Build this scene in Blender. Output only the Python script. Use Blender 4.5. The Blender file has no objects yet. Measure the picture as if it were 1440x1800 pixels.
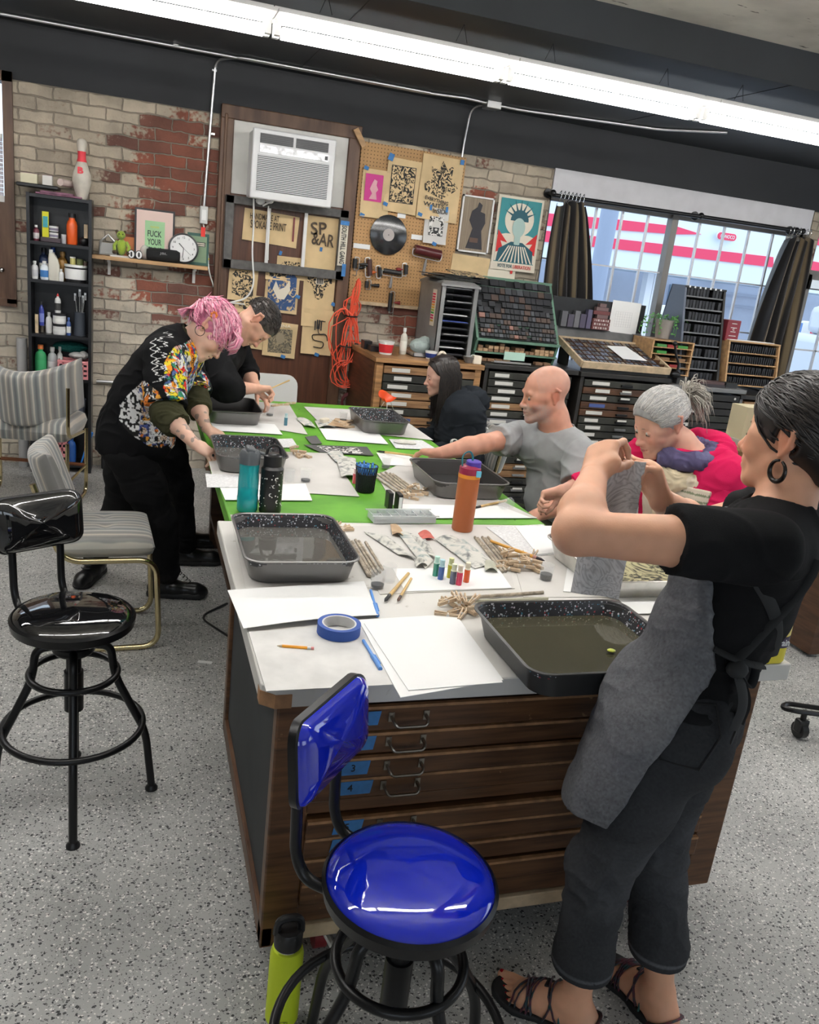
import bpy, math, random
import numpy as np
from mathutils import Vector, Matrix, Euler
from math import cos, sin, pi, radians as deg
MR, MT = Matrix.Rotation, Matrix.Translation
random.seed(7)
C = bpy.context.scene.collection
S = bpy.context.scene
# ---------------- camera
YAW, PITCH, ROLL, FPX, CAMZ = 0.3335231, 0.2931172, 0.1190407, 1465.774, 1.75
_f = Vector((sin(YAW)*cos(PITCH), cos(YAW)*cos(PITCH), -sin(PITCH)))
_r = Vector((cos(YAW), -sin(YAW), 0)); _u = _r.cross(_f)
RT = cos(ROLL)*_r + sin(ROLL)*_u
UP = -sin(ROLL)*_r + cos(ROLL)*_u
CAM = Vector((0, 0, CAMZ))
cd = bpy.data.cameras.new('camera'); cam = bpy.data.objects.new('camera', cd); C.objects.link(cam)
cd.sensor_fit = 'HORIZONTAL'; cd.sensor_width = 36; cd.lens = FPX/1440*36; cd.clip_start = .05; cd.clip_end = 400
cam.matrix_world = MT(CAM) @ Matrix((RT, UP, -_f)).transposed().to_4x4()
S.camera = cam
# ---------------- world, exposure
w = bpy.data.worlds.new('world'); S.world = w; w.use_nodes = True
bg = w.node_tree.nodes['Background']
sky = w.node_tree.nodes.new('ShaderNodeTexSky'); sky.sky_type = 'HOSEK_WILKIE'; sky.turbidity = 6; sky.ground_albedo = .5
sky.sun_direction = (-.3, -.6, .74)
mixs = w.node_tree.nodes.new('ShaderNodeMix'); mixs.data_type = 'RGBA'; mixs.inputs[0].default_value = .85
mixs.inputs[7].default_value = (.80, .90, 1.0, 1)
w.node_tree.links.new(sky.outputs[0], mixs.inputs[6]); w.node_tree.links.new(mixs.outputs[2], bg.inputs[0])
bg.inputs[1].default_value = 1.5
S.view_settings.view_transform = 'Standard'; S.view_settings.look = 'None'; S.view_settings.gamma = 1
S.view_settings.use_curve_mapping = False; S.view_settings.exposure = 0.62
TUBE_POWER = 19.0
def P(u, v, **k):                                  # the point of the sight line through pixel (u, v) on a plane of the room
    d = _f*FPX + RT*(u-720) - UP*(v-900)
    (a, val), = k.items(); i = 'xyz'.index(a)
    return CAM + d*((val-CAM[i])/d[i])
# ---------------- materials
MATS = {}
def mat(name, col=(.5, .5, .5), rough=.6, metal=0., bump=0., bscale=60., var=0., vscale=8., spec=None, alpha=None, trans=0., coat=0., emit=None, sub=0., sheen=0., col2=None, stretch=None):
    if name in MATS: return MATS[name]
    m = bpy.data.materials.new(name); m.use_nodes = True; MATS[name] = m
    nt = m.node_tree; b = nt.nodes['Principled BSDF']
    b.inputs['Base Color'].default_value = (*col, 1); b.inputs['Roughness'].default_value = rough; b.inputs['Metallic'].default_value = metal
    if spec is not None: b.inputs['Specular IOR Level'].default_value = spec
    b.inputs['Transmission Weight'].default_value = trans; b.inputs['Coat Weight'].default_value = coat; b.inputs['Coat Roughness'].default_value = .04
    b.inputs['Sheen Weight'].default_value = sheen
    if sub: b.inputs['Subsurface Weight'].default_value = sub; b.inputs['Subsurface Radius'].default_value = (.02, .008, .004)
    if alpha is not None: b.inputs['Alpha'].default_value = alpha
    if emit: b.inputs['Emission Color'].default_value = (*emit[:3], 1); b.inputs['Emission Strength'].default_value = emit[3]
    tc = nt.nodes.new('ShaderNodeTexCoord'); mp = nt.nodes.new('ShaderNodeMapping'); nt.links.new(tc.outputs['Object'], mp.inputs[0])
    if stretch: mp.inputs['Scale'].default_value = stretch
    if var or col2:
        n = nt.nodes.new('ShaderNodeTexNoise'); n.inputs['Scale'].default_value = vscale; n.inputs['Detail'].default_value = 5
        nt.links.new(mp.outputs[0], n.inputs[0])
        r = nt.nodes.new('ShaderNodeValToRGB'); nt.links.new(n.outputs[0], r.inputs[0])
        c2 = col2 or tuple(max(0, c*(1-var)) for c in col); c1 = col if col2 else tuple(min(1, c*(1+var*.6)) for c in col)
        r.color_ramp.elements[0].position = .35; r.color_ramp.elements[1].position = .65
        r.color_ramp.elements[0].color = (*c2, 1); r.color_ramp.elements[1].color = (*c1, 1)
        nt.links.new(r.outputs[0], b.inputs['Base Color'])
    if bump:
        n2 = nt.nodes.new('ShaderNodeTexNoise'); n2.inputs['Scale'].default_value = bscale; n2.inputs['Detail'].default_value = 4
        nt.links.new(mp.outputs[0], n2.inputs[0])
        bp_ = nt.nodes.new('ShaderNodeBump'); bp_.inputs['Strength'].default_value = bump; bp_.inputs['Distance'].default_value = .01
        nt.links.new(n2.outputs[0], bp_.inputs['Height']); nt.links.new(bp_.outputs[0], b.inputs['Normal'])
    return m
def nodes(name, rough=.7):
    m = mat(name, rough=rough); nt = m.node_tree
    def N(t, **k):
        n = nt.nodes.new('ShaderNode'+t)
        for a, b in k.items():
            if a[0] == 'i' and a[1:].isdigit(): n.inputs[int(a[1:])].default_value = b
            else: setattr(n, a, b)
        return n
    return m, nt, N, nt.nodes['Principled BSDF'], (lambda a, b: nt.links.new(a, b))
def ramp(N, stops, interp='LINEAR'):
    r = N('ValToRGB'); r.color_ramp.interpolation = interp
    e = r.color_ramp.elements
    while len(e) < len(stops): e.new(.5)
    for i, (p, c) in enumerate(stops): e[i].position = p; e[i].color = (*c, 1) if len(c) == 3 else c
    return r
# ---------------- objects
def tag(o, label=None, cat=None, group=None, kind=None):
    if label: o['label'] = label
    if cat: o['category'] = cat
    if group: o['group'] = group
    if kind: o['kind'] = kind
    return o
def thing(name, label, cat, loc=(0, 0, 0), rz=0, group=None, rot=None):
    o = bpy.data.objects.new(name, None); C.objects.link(o); o.empty_display_size = .05
    o.location = loc; o.rotation_euler = rot or (0, 0, rz)
    return tag(o, label, cat, group)
def copy_tree(o, loc=None, rz=None, label=None, parent=None, group=None, rot=None):
    c = o.copy(); C.objects.link(c)
    if parent: c.parent = parent
    if loc is not None: c.location = loc
    if rz is not None: c.rotation_euler = (0, 0, rz)
    if rot is not None: c.rotation_euler = rot
    if label: c['label'] = label
    if group: c['group'] = group
    for ch in list(o.children): copy_tree(ch, parent=c)
    return c
def rrect(w, h, r, n=5):
    pts = []
    for cx, cy, a0 in ((w/2-r, h/2-r, 0), (-w/2+r, h/2-r, 90), (-w/2+r, -h/2+r, 180), (w/2-r, -h/2+r, 270)):
        for i in range(n+1):
            a = deg(a0+90*i/n); pts.append((cx+r*cos(a), cy+r*sin(a)))
    return pts
def circ(r, n=24, sy=1, cx=0, cy=0): return [(cx+r*cos(2*pi*i/n), cy+r*sy*sin(2*pi*i/n)) for i in range(n)]
class MB:
    def __init__(s): s.v = []; s.f = []; s.m = []; s.cur = 0; s.M = None
    def add(s, vs, fs):
        o = len(s.v)
        for p in vs:
            p = Vector(p); s.v.append(s.M @ p if s.M else p)
        for f in fs: s.f.append([i+o for i in f]); s.m.append(s.cur)
        return s
    def box(s, c, d, rz=0, T=None):
        x, y, z = (t/2 for t in d); T = MT(c) @ (T or MR(rz, 4, 'Z'))
        return s.add([T @ Vector(p) for p in ((-x,-y,-z),(x,-y,-z),(x,y,-z),(-x,y,-z),(-x,-y,z),(x,-y,z),(x,y,z),(-x,y,z))],
            [(0,3,2,1),(4,5,6,7),(0,1,5,4),(1,2,6,5),(2,3,7,6),(3,0,4,7)])
    def bb(s, a, b): return s.box([(p+q)/2 for p, q in zip(a, b)], [abs(q-p) for p, q in zip(a, b)])
    def rings(s, R, cap=True, closed=False):
        n = len(R[0]); o = []
        for r in R: o += list(r)
        fs = [(i*n+j, i*n+(j+1) % n, (i+1)*n+(j+1) % n, (i+1)*n+j) for i in range(len(R)-1) for j in range(n)]
        if closed: fs += [((len(R)-1)*n+j, (len(R)-1)*n+(j+1) % n, (j+1) % n, j) for j in range(n)]
        elif cap: fs += [tuple(range(n))[::-1], tuple((len(R)-1)*n+j for j in range(n))]
        return s.add(o, fs)
    def tube(s, pts, r, n=8, closed=False, cap=True, flat=1):
        pts = [Vector(p) for p in pts]; k = len(pts); rs = r if isinstance(r, (list, tuple)) else [r]*k
        R = []; N = None
        for i, p in enumerate(pts):
            a = pts[i-1] if i or closed else p; b = pts[(i+1) % k] if i < k-1 or closed else p
            t = (b-a).normalized()
            if N is None: N = t.orthogonal().normalized() if abs(t.z) > .9 else t.cross(Vector((0, 0, 1))).normalized()
            N = (N - t*N.dot(t)).normalized(); B = t.cross(N)
            R.append([p+(N*cos(2*pi*j/n)+B*flat*sin(2*pi*j/n))*rs[i] for j in range(n)])
        return s.rings(R, cap, closed)
    def lathe(s, prof, n=24, c=(0, 0, 0), T=None):
        c = Vector(c); T = T or Matrix.Identity(4)
        return s.rings([[c+T @ Vector((r*cos(2*pi*j/n), r*sin(2*pi*j/n), z)) for j in range(n)] for r, z in prof])
    def cyl(s, a, b, r, n=16): return s.tube([a, b], r, n)
    def prism(s, poly, z0, z1, T=None):
        T = T or Matrix.Identity(4)
        return s.rings([[T @ Vector((x, y, z)) for x, y in poly] for z in (z0, z1)])
    def ball(s, c, r, n=12, T=None):
        r = r if isinstance(r, (tuple, list)) else (r, r, r); c = Vector(c); T = T or Matrix.Identity(4)
        return s.rings([[c+T @ Vector((r[0]*sin(t)*cos(a), r[1]*sin(t)*sin(a), r[2]*cos(t))) for a in [2*pi*j/n for j in range(n)]]
            for t in [pi*(i+.02)/(n//2+.04) for i in range(n//2+1)][::-1]])
    def sheet(s, a, b, d, nu=8, nv=8, t=.0015, fn=None):       # thin sheet spanned by a + u*b + v*d, with a real thickness
        a, b, d = Vector(a), Vector(b), Vector(d); n = b.cross(d).normalized(); vs = []
        for q in (0, t):
            for i in range(nu+1):
                for j in range(nv+1):
                    u, v = i/nu, j/nv; p = a+b*u+d*v
                    if fn: p = p+n*fn(u, v)
                    vs.append(p+n*q)
        k = (nu+1)*(nv+1); I = lambda i, j, q: q*k+i*(nv+1)+j; fs = []
        for i in range(nu):
            for j in range(nv):
                fs += [(I(i, j, 1), I(i+1, j, 1), I(i+1, j+1, 1), I(i, j+1, 1)), (I(i, j, 0), I(i, j+1, 0), I(i+1, j+1, 0), I(i+1, j, 0))]
        for i in range(nu): fs += [(I(i, 0, 0), I(i+1, 0, 0), I(i+1, 0, 1), I(i, 0, 1)), (I(i, nv, 1), I(i+1, nv, 1), I(i+1, nv, 0), I(i, nv, 0))]
        for j in range(nv): fs += [(I(0, j, 1), I(0, j+1, 1), I(0, j+1, 0), I(0, j, 0)), (I(nu, j, 0), I(nu, j+1, 0), I(nu, j+1, 1), I(nu, j, 1))]
        return s.add(vs, fs)
    def build(s, name, mats, parent=None, bevel=0, loc=None, sharp=38, rz=0, seg=2):
        me = bpy.data.meshes.new(name); off = Vector(loc) if loc is not None else None
        me.from_pydata([(p-off if off else p) for p in s.v] , [], s.f)
        for m in (mats if isinstance(mats, (list, tuple)) else [mats]): me.materials.append(m)
        me.polygons.foreach_set('material_index', s.m); me.update()
        me.shade_smooth(); me.set_sharp_from_angle(angle=deg(sharp))
        o = bpy.data.objects.new(name, me); C.objects.link(o)
        if off is not None: o.location = off
        if parent:
            o.parent = parent
        if bevel:
            b = o.modifiers.new('bevel', 'BEVEL'); b.width = bevel; b.segments = seg; b.limit_method = 'ANGLE'; b.angle_limit = deg(40)
        return o
def wpart(name, mb, mats, parent, **k):            # a part whose vertices were laid out in room coordinates
    o = mb.build(name, mats, parent, **k); pl = Matrix.LocRotScale(parent.location, parent.rotation_euler, None); q = parent.parent
    while q: pl = Matrix.LocRotScale(q.location, q.rotation_euler, None) @ pl @ Matrix.Identity(4); q = q.parent
    o.matrix_parent_inverse = pl.inverted(); return o
def one(name, mb, mats, label, cat, group=None, **k):       # a thing that is one mesh, origin at its base
    lo = [min(p[i] for p in mb.v) for i in range(3)]; hi = [max(p[i] for p in mb.v) for i in range(3)]
    return tag(mb.build(name, mats, loc=((lo[0]+hi[0])/2, (lo[1]+hi[1])/2, lo[2]), **k), label, cat, group)
def struct(name, mb, mats, **k): return tag(mb.build(name, mats, **k), kind='structure')
def text(name, s, size, m, M, parent=None, ext=.0006, fit=None, fonth=None, label=None, shear=0):
    cu = bpy.data.curves.new(name, 'FONT'); cu.body = s; cu.size = size; cu.extrude = ext; cu.align_x = 'CENTER'; cu.align_y = 'CENTER'; cu.shear = shear; cu.resolution_u = 3
    cu.offset = size*(fonth or 0)
    t = bpy.data.objects.new(name, cu); C.objects.link(t)
    dg = bpy.context.evaluated_depsgraph_get(); me = bpy.data.meshes.new_from_object(t.evaluated_get(dg)); C.objects.unlink(t); bpy.data.objects.remove(t)
    if fit and len(me.vertices):
        xs = [v.co.x for v in me.vertices]; ys = [v.co.y for v in me.vertices]; sx = fit[0]/(max(xs)-min(xs)); sy = fit[1]/(max(ys)-min(ys))
        cx = (max(xs)+min(xs))/2; cy = (max(ys)+min(ys))/2
        for v in me.vertices: v.co.x = (v.co.x-cx)*sx; v.co.y = (v.co.y-cy)*sy
    me.transform(M); me.materials.clear(); me.materials.append(m)
    o = bpy.data.objects.new(name, me); C.objects.link(o)
    if parent: o.parent = parent
    if label: o['label'] = label
    return o
RX = MR(pi/2, 4, 'X')            # upright, facing the room (towards -y)
def face(x, y, z, rz=0): return MT((x, y, z)) @ MR(rz, 4, 'Z') @ RX
def wtext(name, s, size, m, x, y, z, parent, **k):      # lettering on a vertical face, room coordinates
    roll = k.pop('roll', 0)
    o = text(name, s, size, m, face(x, y, z) @ MR(roll, 4, 'Z'), parent, **k)
    if parent: o.matrix_parent_inverse = Matrix.LocRotScale(parent.location, parent.rotation_euler, None).inverted()
    return o
# ================= materials used in many places
BLACK = mat('black_paint', (.012, .013, .015), .5, var=.3)
BLKMET = mat('black_metal', (.01, .01, .011), .32, metal=.3)
BLKPLA = mat('black_plastic', (.012, .012, .013), .35)
WHITE = mat('white_paint', (.78, .77, .75), .6, var=.06)
WHPLA = mat('white_plastic', (.8, .8, .78), .35)
GALV = mat('galvanised_steel', (.62, .62, .62), .3, metal=.9)
CHROME = mat('chrome', (.8, .8, .8), .12, metal=1)
BRASS = mat('brass', (.62, .52, .30), .2, metal=1)
WOOD = mat('oak_wood', (.40, .21, .085), .42, var=.45, vscale=3, stretch=(1, 1, 14), bump=.15, bscale=30)
OAKH = mat('oak_drawer_wood', (.36, .20, .09), .5, col2=(.17, .085, .035), vscale=5, stretch=(1, 1, 12))
DWOOD = mat('dark_wood', (.115, .052, .024), .45, col2=(.055, .024, .012), vscale=5, stretch=(1, 1, 9))
TRIMW = mat('brown_trim_wood', (.15, .08, .045), .5, col2=(.075, .035, .02), vscale=6, stretch=(3, 3, .5))
PANEL = mat('door_panel_wood', (.13, .05, .025), .4, col2=(.075, .028, .015), vscale=5, stretch=(8, 8, .6))
PINE = mat('pine_wood', (.50, .30, .14), .55, var=.25, vscale=4, stretch=(1, 8, 8))
BAREW = mat('bare_wood', (.60, .46, .30), .6, var=.2, vscale=20)
KRAFT = mat('kraft_paper', (.66, .49, .27), .8, var=.12, vscale=6)
CREAM = mat('cream_paper', (.72, .66, .54), .8)
PAPER = mat('white_paper', (.84, .84, .83), .75)
PAPERG = mat('grey_paper', (.62, .60, .57), .8, var=.05)
INK = mat('black_ink', (.02, .02, .022), .6)
BTAPE = mat('blue_tape', (.05, .20, .48), .7, var=.15, vscale=40)
GLASS = mat('clear_glass', (1, 1, 1), .02, trans=1, spec=.5); GLASS.node_tree.nodes['Principled BSDF'].inputs['IOR'].default_value = 1.45
# ================= the room
W = 6.5; CEIL = 2.9
m, nt, N, B, L = nodes('terrazzo_floor', .42)
tc = N('TexCoord'); base = N('TexNoise'); base.inputs['Scale'].default_value = 3; base.inputs['Detail'].default_value = 6
L(tc.outputs['Object'], base.inputs[0])
rb = ramp(N, [(.3, (.33, .33, .32)), (.7, (.46, .46, .445))]); L(base.outputs[0], rb.inputs[0]); prev = rb.outputs[0]
for sc, th, col in ((80, .19, (.03, .03, .032)), (100, .2, (.03, .03, .032)), (110, .21, (.8, .79, .76)), (75, .15, (.75, .73, .69)), (150, .2, (.14, .135, .13))):
    mp = N('Mapping'); mp.inputs['Location'].default_value = (sc*.37, sc*.11, 0); mp.inputs['Scale'].default_value = (1, 1.15, 1)
    nz = N('TexNoise'); nz.inputs['Scale'].default_value = sc*1.5; L(tc.outputs['Object'], nz.inputs[0])
    va = N('VectorMath', operation='MULTIPLY_ADD'); va.inputs[1].default_value = (.012, .012, .012); L(nz.outputs[1], va.inputs[0]); L(tc.outputs['Object'], va.inputs[2])
    L(va.outputs[0], mp.inputs[0]); vo = N('TexVoronoi'); vo.inputs['Scale'].default_value = sc; L(mp.outputs[0], vo.inputs[0])
    sep = N('SeparateColor'); L(vo.outputs['Color'], sep.inputs[0])
    lim = N('Math', operation='MULTIPLY'); L(sep.outputs[0], lim.inputs[0]); lim.inputs[1].default_value = th*2.1
    lt = N('Math', operation='LESS_THAN'); L(vo.outputs['Distance'], lt.inputs[0]); L(lim.outputs[0], lt.inputs[1])
    gt = N('Math', operation='GREATER_THAN'); L(sep.outputs[1], gt.inputs[0]); gt.inputs[1].default_value = .42
    mu = N('Math', operation='MULTIPLY'); L(lt.outputs[0], mu.inputs[0]); L(gt.outputs[0], mu.inputs[1])
    mx = N('Mix', data_type='RGBA'); L(mu.outputs[0], mx.inputs[0]); L(prev, mx.inputs[6]); mx.inputs[7].default_value = (*col, 1); prev = mx.outputs[2]
L(prev, B.inputs['Base Color'])
rr = N('TexNoise'); rr.inputs['Scale'].default_value = 1.3; L(tc.outputs['Object'], rr.inputs[0]); rp = ramp(N, [(.3, (.3, .3, .3)), (.7, (.55, .55, .55))]); L(rr.outputs[0], rp.inputs[0]); L(rp.outputs[0], B.inputs['Roughness'])
FLOORM = m
struct('floor', MB().bb((-4, -3, -.1), (8.2, 6.8, 0)), FLOORM)
# painted brick with bare red patches
m, nt, N, B, L = nodes('painted_brick', .85)
tc = N('TexCoord'); sx = N('SeparateXYZ'); L(tc.outputs['Object'], sx.inputs[0]); cx = N('CombineXYZ'); L(sx.outputs[0], cx.inputs[0]); L(sx.outputs[2], cx.inputs[1])
dn = N('TexNoise'); dn.inputs['Scale'].default_value = 9; L(cx.outputs[0], dn.inputs[0])
va = N('VectorMath', operation='MULTIPLY_ADD'); va.inputs[1].default_value = (.034, .034, 0); L(dn.outputs[1], va.inputs[0]); L(cx.outputs[0], va.inputs[2])
def brick(c1, c2, mo):
    b = N('TexBrick'); L(va.outputs[0], b.inputs[0]); b.inputs['Color1'].default_value = (*c1, 1); b.inputs['Color2'].default_value = (*c2, 1); b.inputs['Mortar'].default_value = (*mo, 1)
    b.inputs['Scale'].default_value = 1; b.inputs['Brick Width'].default_value = .215; b.inputs['Row Height'].default_value = .078; b.inputs['Mortar Size'].default_value = .006; b.inputs['Mortar Smooth'].default_value = .6; b.inputs['Bias'].default_value = 0
    return b
bw = brick((.56, .51, .43), (.42, .38, .32), (.34, .31, .27)); br = brick((.34, .105, .065), (.15, .075, .062), (.30, .275, .24)); bm = brick((0, 0, 0), (1, 1, 1), (.35, .35, .35))
big = N('TexNoise'); big.inputs['Scale'].default_value = 2.2; big.inputs['Detail'].default_value = 3; L(cx.outputs[0], big.inputs[0])
def blob(cx0, cz0, rx, rz_):
    v = N('VectorMath', operation='SUBTRACT'); L(cx.outputs[0], v.inputs[0]); v.inputs[1].default_value = (cx0, cz0, 0)
    d = N('VectorMath', operation='DIVIDE'); L(v.outputs[0], d.inputs[0]); d.inputs[1].default_value = (rx, rz_, 1)
    l = N('VectorMath', operation='LENGTH'); L(d.outputs[0], l.inputs[0]); s_ = N('Math', operation='SUBTRACT'); s_.inputs[0].default_value = 1; L(l.outputs['Value'], s_.inputs[1]); s_.use_clamp = True
    return s_.outputs[0]
acc = None
for bl in ((.26, 2.15, .6, .75), (.1, 1.75, .45, .4), (.42, 1.32, .4, .4), (2.1, 1.25, .4, .35), (2.52, 2.26, .22, .16), (2.75, 1.66, .15, .1), (.2, 1.3, .75, .25)):
    o_ = blob(*bl)
    if acc is None: acc = o_
    else: a = N('Math', operation='MAXIMUM'); L(acc, a.inputs[0]); L(o_, a.inputs[1]); acc = a.outputs[0]
m1 = N('Math', operation='MULTIPLY_ADD'); L(acc, m1.inputs[0]); m1.inputs[1].default_value = .85; L(big.outputs[0], m1.inputs[2])
sc_ = N('SeparateColor'); L(bm.outputs[0], sc_.inputs[0])
m2 = N('Math', operation='MULTIPLY_ADD'); L(sc_.outputs[0], m2.inputs[0]); m2.inputs[1].default_value = .62; L(m1.outputs[0], m2.inputs[2])
fine = N('TexNoise'); fine.inputs['Scale'].default_value = 34; fine.inputs['Detail'].default_value = 8; L(cx.outputs[0], fine.inputs[0])
m3 = N('Math', operation='MULTIPLY_ADD'); L(fine.outputs[0], m3.inputs[0]); m3.inputs[1].default_value = .75; L(m2.outputs[0], m3.inputs[2])
rk = ramp(N, [(0, (0, 0, 0)), (1, (1, 1, 1))]); mr = N('MapRange'); L(m3.outputs[0], mr.inputs[0]); mr.inputs[1].default_value = 1.46; mr.inputs[2].default_value = 1.6
mx = N('Mix', data_type='RGBA'); L(mr.outputs[0], mx.inputs[0]); L(bw.outputs[0], mx.inputs[6]); L(br.outputs[0], mx.inputs[7])
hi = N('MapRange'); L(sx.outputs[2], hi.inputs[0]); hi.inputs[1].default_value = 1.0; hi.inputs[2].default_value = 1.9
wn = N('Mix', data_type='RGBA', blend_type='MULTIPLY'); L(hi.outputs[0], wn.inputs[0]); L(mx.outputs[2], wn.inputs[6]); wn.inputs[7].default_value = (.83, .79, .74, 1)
pl = N('TexNoise'); pl.inputs['Scale'].default_value = 5; pl.inputs['Detail'].default_value = 9; L(cx.outputs[0], pl.inputs[0]); pr_ = ramp(N, [(.35, (.78, .77, .75)), (.6, (1.12, 1.1, 1.06))]); L(pl.outputs[0], pr_.inputs[0])
m5 = N('Mix', data_type='RGBA', blend_type='MULTIPLY'); m5.inputs[0].default_value = 1; L(wn.outputs[2], m5.inputs[6]); L(pr_.outputs[0], m5.inputs[7]); L(m5.outputs[2], B.inputs['Base Color'])
hb = N('Math', operation='MULTIPLY_ADD'); L(fine.outputs[0], hb.inputs[0]); hb.inputs[1].default_value = -.55; L(bw.outputs['Fac'], hb.inputs[2])
bu = N('Bump'); bu.invert = True; bu.inputs['Strength'].default_value = .9; bu.inputs['Distance'].default_value = .012; L(hb.outputs[0], bu.inputs['Height']); L(bu.outputs[0], B.inputs['Normal'])
BRICK = m
UPBLK = mat('upper_wall_black', (.010, .011, .014), .6, var=.25, vscale=2)
mb = MB()
for a, b in (((-.86, W, 0), (3.12, W+.3, 2.56)), ((-4, W, 0), (-.86, W+.3, 1.12)), ((-4, W, 1.12), (-2.3, W+.3, 2.56)),
             ((3.12, W, 0), (5.72, W+.3, .98)), ((5.72, W, 0), (5.82, W+.3, 2.56)), ((6.9, W, 0), (8.2, W+.3, 2.56))): mb.bb(a, b)
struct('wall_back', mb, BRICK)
struct('trim_1', MB().bb((-4, W-.004, 2.56), (8.2, W+.3, CEIL)), UPBLK)
struct('trim_2', MB().bb((3.125, W-.012, 2.36), (5.7, W+.12, 2.565)), mat('white_header', (.62, .61, .63), .6, var=.05))
m_ceil = mat('ceiling_black', (.022, .026, .03), .55, var=.25, vscale=1.5)
struct('trim_3', MB().bb((-4, 4.28, CEIL), (8.2, 6.8, CEIL+.24)), m_ceil)
m, nt, N, B, L = nodes('ceiling_board', .8); tc = N('TexCoord'); n1 = N('TexNoise'); n1.inputs['Scale'].default_value = 2.2; n1.inputs['Detail'].default_value = 7; L(tc.outputs['Object'], n1.inputs[0])
r1 = ramp(N, [(.3, (.42, .40, .36)), (.6, (.74, .71, .64))]); L(n1.outputs[0], r1.inputs[0])
mp = N('Mapping'); mp.inputs['Scale'].default_value = (1, 3, 1); L(tc.outputs['Object'], mp.inputs[0]); n2 = N('TexNoise'); n2.inputs['Scale'].default_value = 9; n2.inputs['Detail'].default_value = 8; L(mp.outputs[0], n2.inputs[0])
r2 = ramp(N, [(.66, (1, 1, 1)), (.71, (.1, .09, .08))]); L(n2.outputs[0], r2.inputs[0]); mm = N('Mix', data_type='RGBA', blend_type='MULTIPLY'); mm.inputs[0].default_value = 1; L(r1.outputs[0], mm.inputs[6]); L(r2.outputs[0], mm.inputs[7]); L(mm.outputs[2], B.inputs['Base Color'])
struct('ceiling', MB().bb((-4, -3, 3.08), (8.2, 4.3, 3.2)), m)
for i, (x, y0, y1) in enumerate(((1.02, 4.28, 6.3), (3.4, 4.28, 6.4), (5.6, 4.28, 6.4))):
    struct('trim_%d' % (4+i), MB().bb((x, y0, CEIL-.003), (x+.008, y1, CEIL+.002)), BLACK)
struct('wall_left', MB().bb((-4.2, -3, 0), (-4, 6.8, 3.2)), mat('left_wall_paint', (.30, .29, .27), .8))
mb = MB().bb((8.2, -3, 0), (8.4, 6.8, .9)).bb((8.2, -3, 2.3), (8.4, 6.8, 3.2)).bb((8.2, 5, .9), (8.4, 6.8, 2.3)).bb((8.2, -3, .9), (8.4, -2, 2.3))
struct('wall_right', mb, mat('right_wall_paint', (.42, .41, .38), .8))
mb = MB().bb((-4.2, -3.2, 0), (8.4, -3, .8)).bb((-4.2, -3.2, 2.4), (8.4, -3, 3.2)).bb((-4.2, -3.2, .8), (-2.5, -3, 2.4)).bb((.5, -3.2, .8), (2, -3, 2.4)).bb((5, -3.2, .8), (8.4, -3, 2.4))
struct('wall_front', mb, mat('front_wall_paint', (.42, .41, .38), .8))
# ---- windows
FRAME = mat('window_frame_metal', (.22, .205, .19), .5, metal=.2)
FRL = mat('window_bar_metal', (.62, .62, .64), .4, metal=.3)
PANE = mat('window_pane', (.9, .95, 1), .02, trans=1); PANE.node_tree.nodes['Principled BSDF'].inputs['IOR'].default_value = 1.02
def window(name, x0, x1, z0, z1, bars, hz, y=W+.09, mull=()):
    t = tag(MB().bb((x0, y-.03, z1-.04), (x1, y+.03, z1)).bb((x0, y-.03, z0), (x1, y+.03, z0+.04)).bb((x0, y-.03, z0), (x0+.04, y+.03, z1)).bb((x1-.04, y-.03, z0), (x1, y+.03, z1)).build(name, FRAME), kind='structure')
    for x in mull: MB().bb((x-.03, y-.05, z0), (x+.03, y+.03, z1)).build('mullion', FRAME, t)
    for x in bars: MB().bb((x-.008, y-.012, z0), (x+.008, y+.012, z1)).build('glazing_bar', FRL, t)
    for z in hz: MB().bb((x0, y-.010, z-.006), (x1, y+.010, z+.006)).build('glazing_bar', FRL, t)
    MB().bb((x0+.02, y-.003, z0+.02), (x1-.02, y+.003, z1-.02)).build('pane', PANE, t)
    return t
xm = 4.34
window('window_1', 3.12, 5.7, .98, 2.37, [3.35, 3.6, 3.85, 4.1, 4.62, 4.88, 5.14, 5.4], [1.88, 1.45], mull=(xm,))
window('window_2', 5.84, 6.88, 2.03, 2.54, [6.2, 6.55], [])
# a glazed door beside the curtain, its transom above
d = tag(MB().bb((5.82, W+.02, 0), (5.88, W+.1, 2.03)).bb((6.84, W+.02, 0), (6.9, W+.1, 2.03)).bb((5.82, W+.02, 1.9), (6.9, W+.1, 2.03)).bb((5.82, W+.02, 0), (6.9, W+.1, .12)).build('door_1', FRAME), kind='structure')
MB().bb((5.87, W+.055, .1), (6.85, W+.061, 1.92)).build('pane', PANE, d)
for x in (6.15, 6.5): MB().bb((x-.008, W+.045, .1), (x+.008, W+.07, 1.92)).build('glazing_bar', FRL, d)
for z in (.95, 1.35): MB().bb((5.87, W+.045, z-.008), (6.85, W+.07, z+.008)).build('glazing_bar', FRL, d)
MB().bb((5.86, W-.01, 1.91), (5.98, W+.03, 1.985)).build('door_closer', GALV, d)
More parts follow.
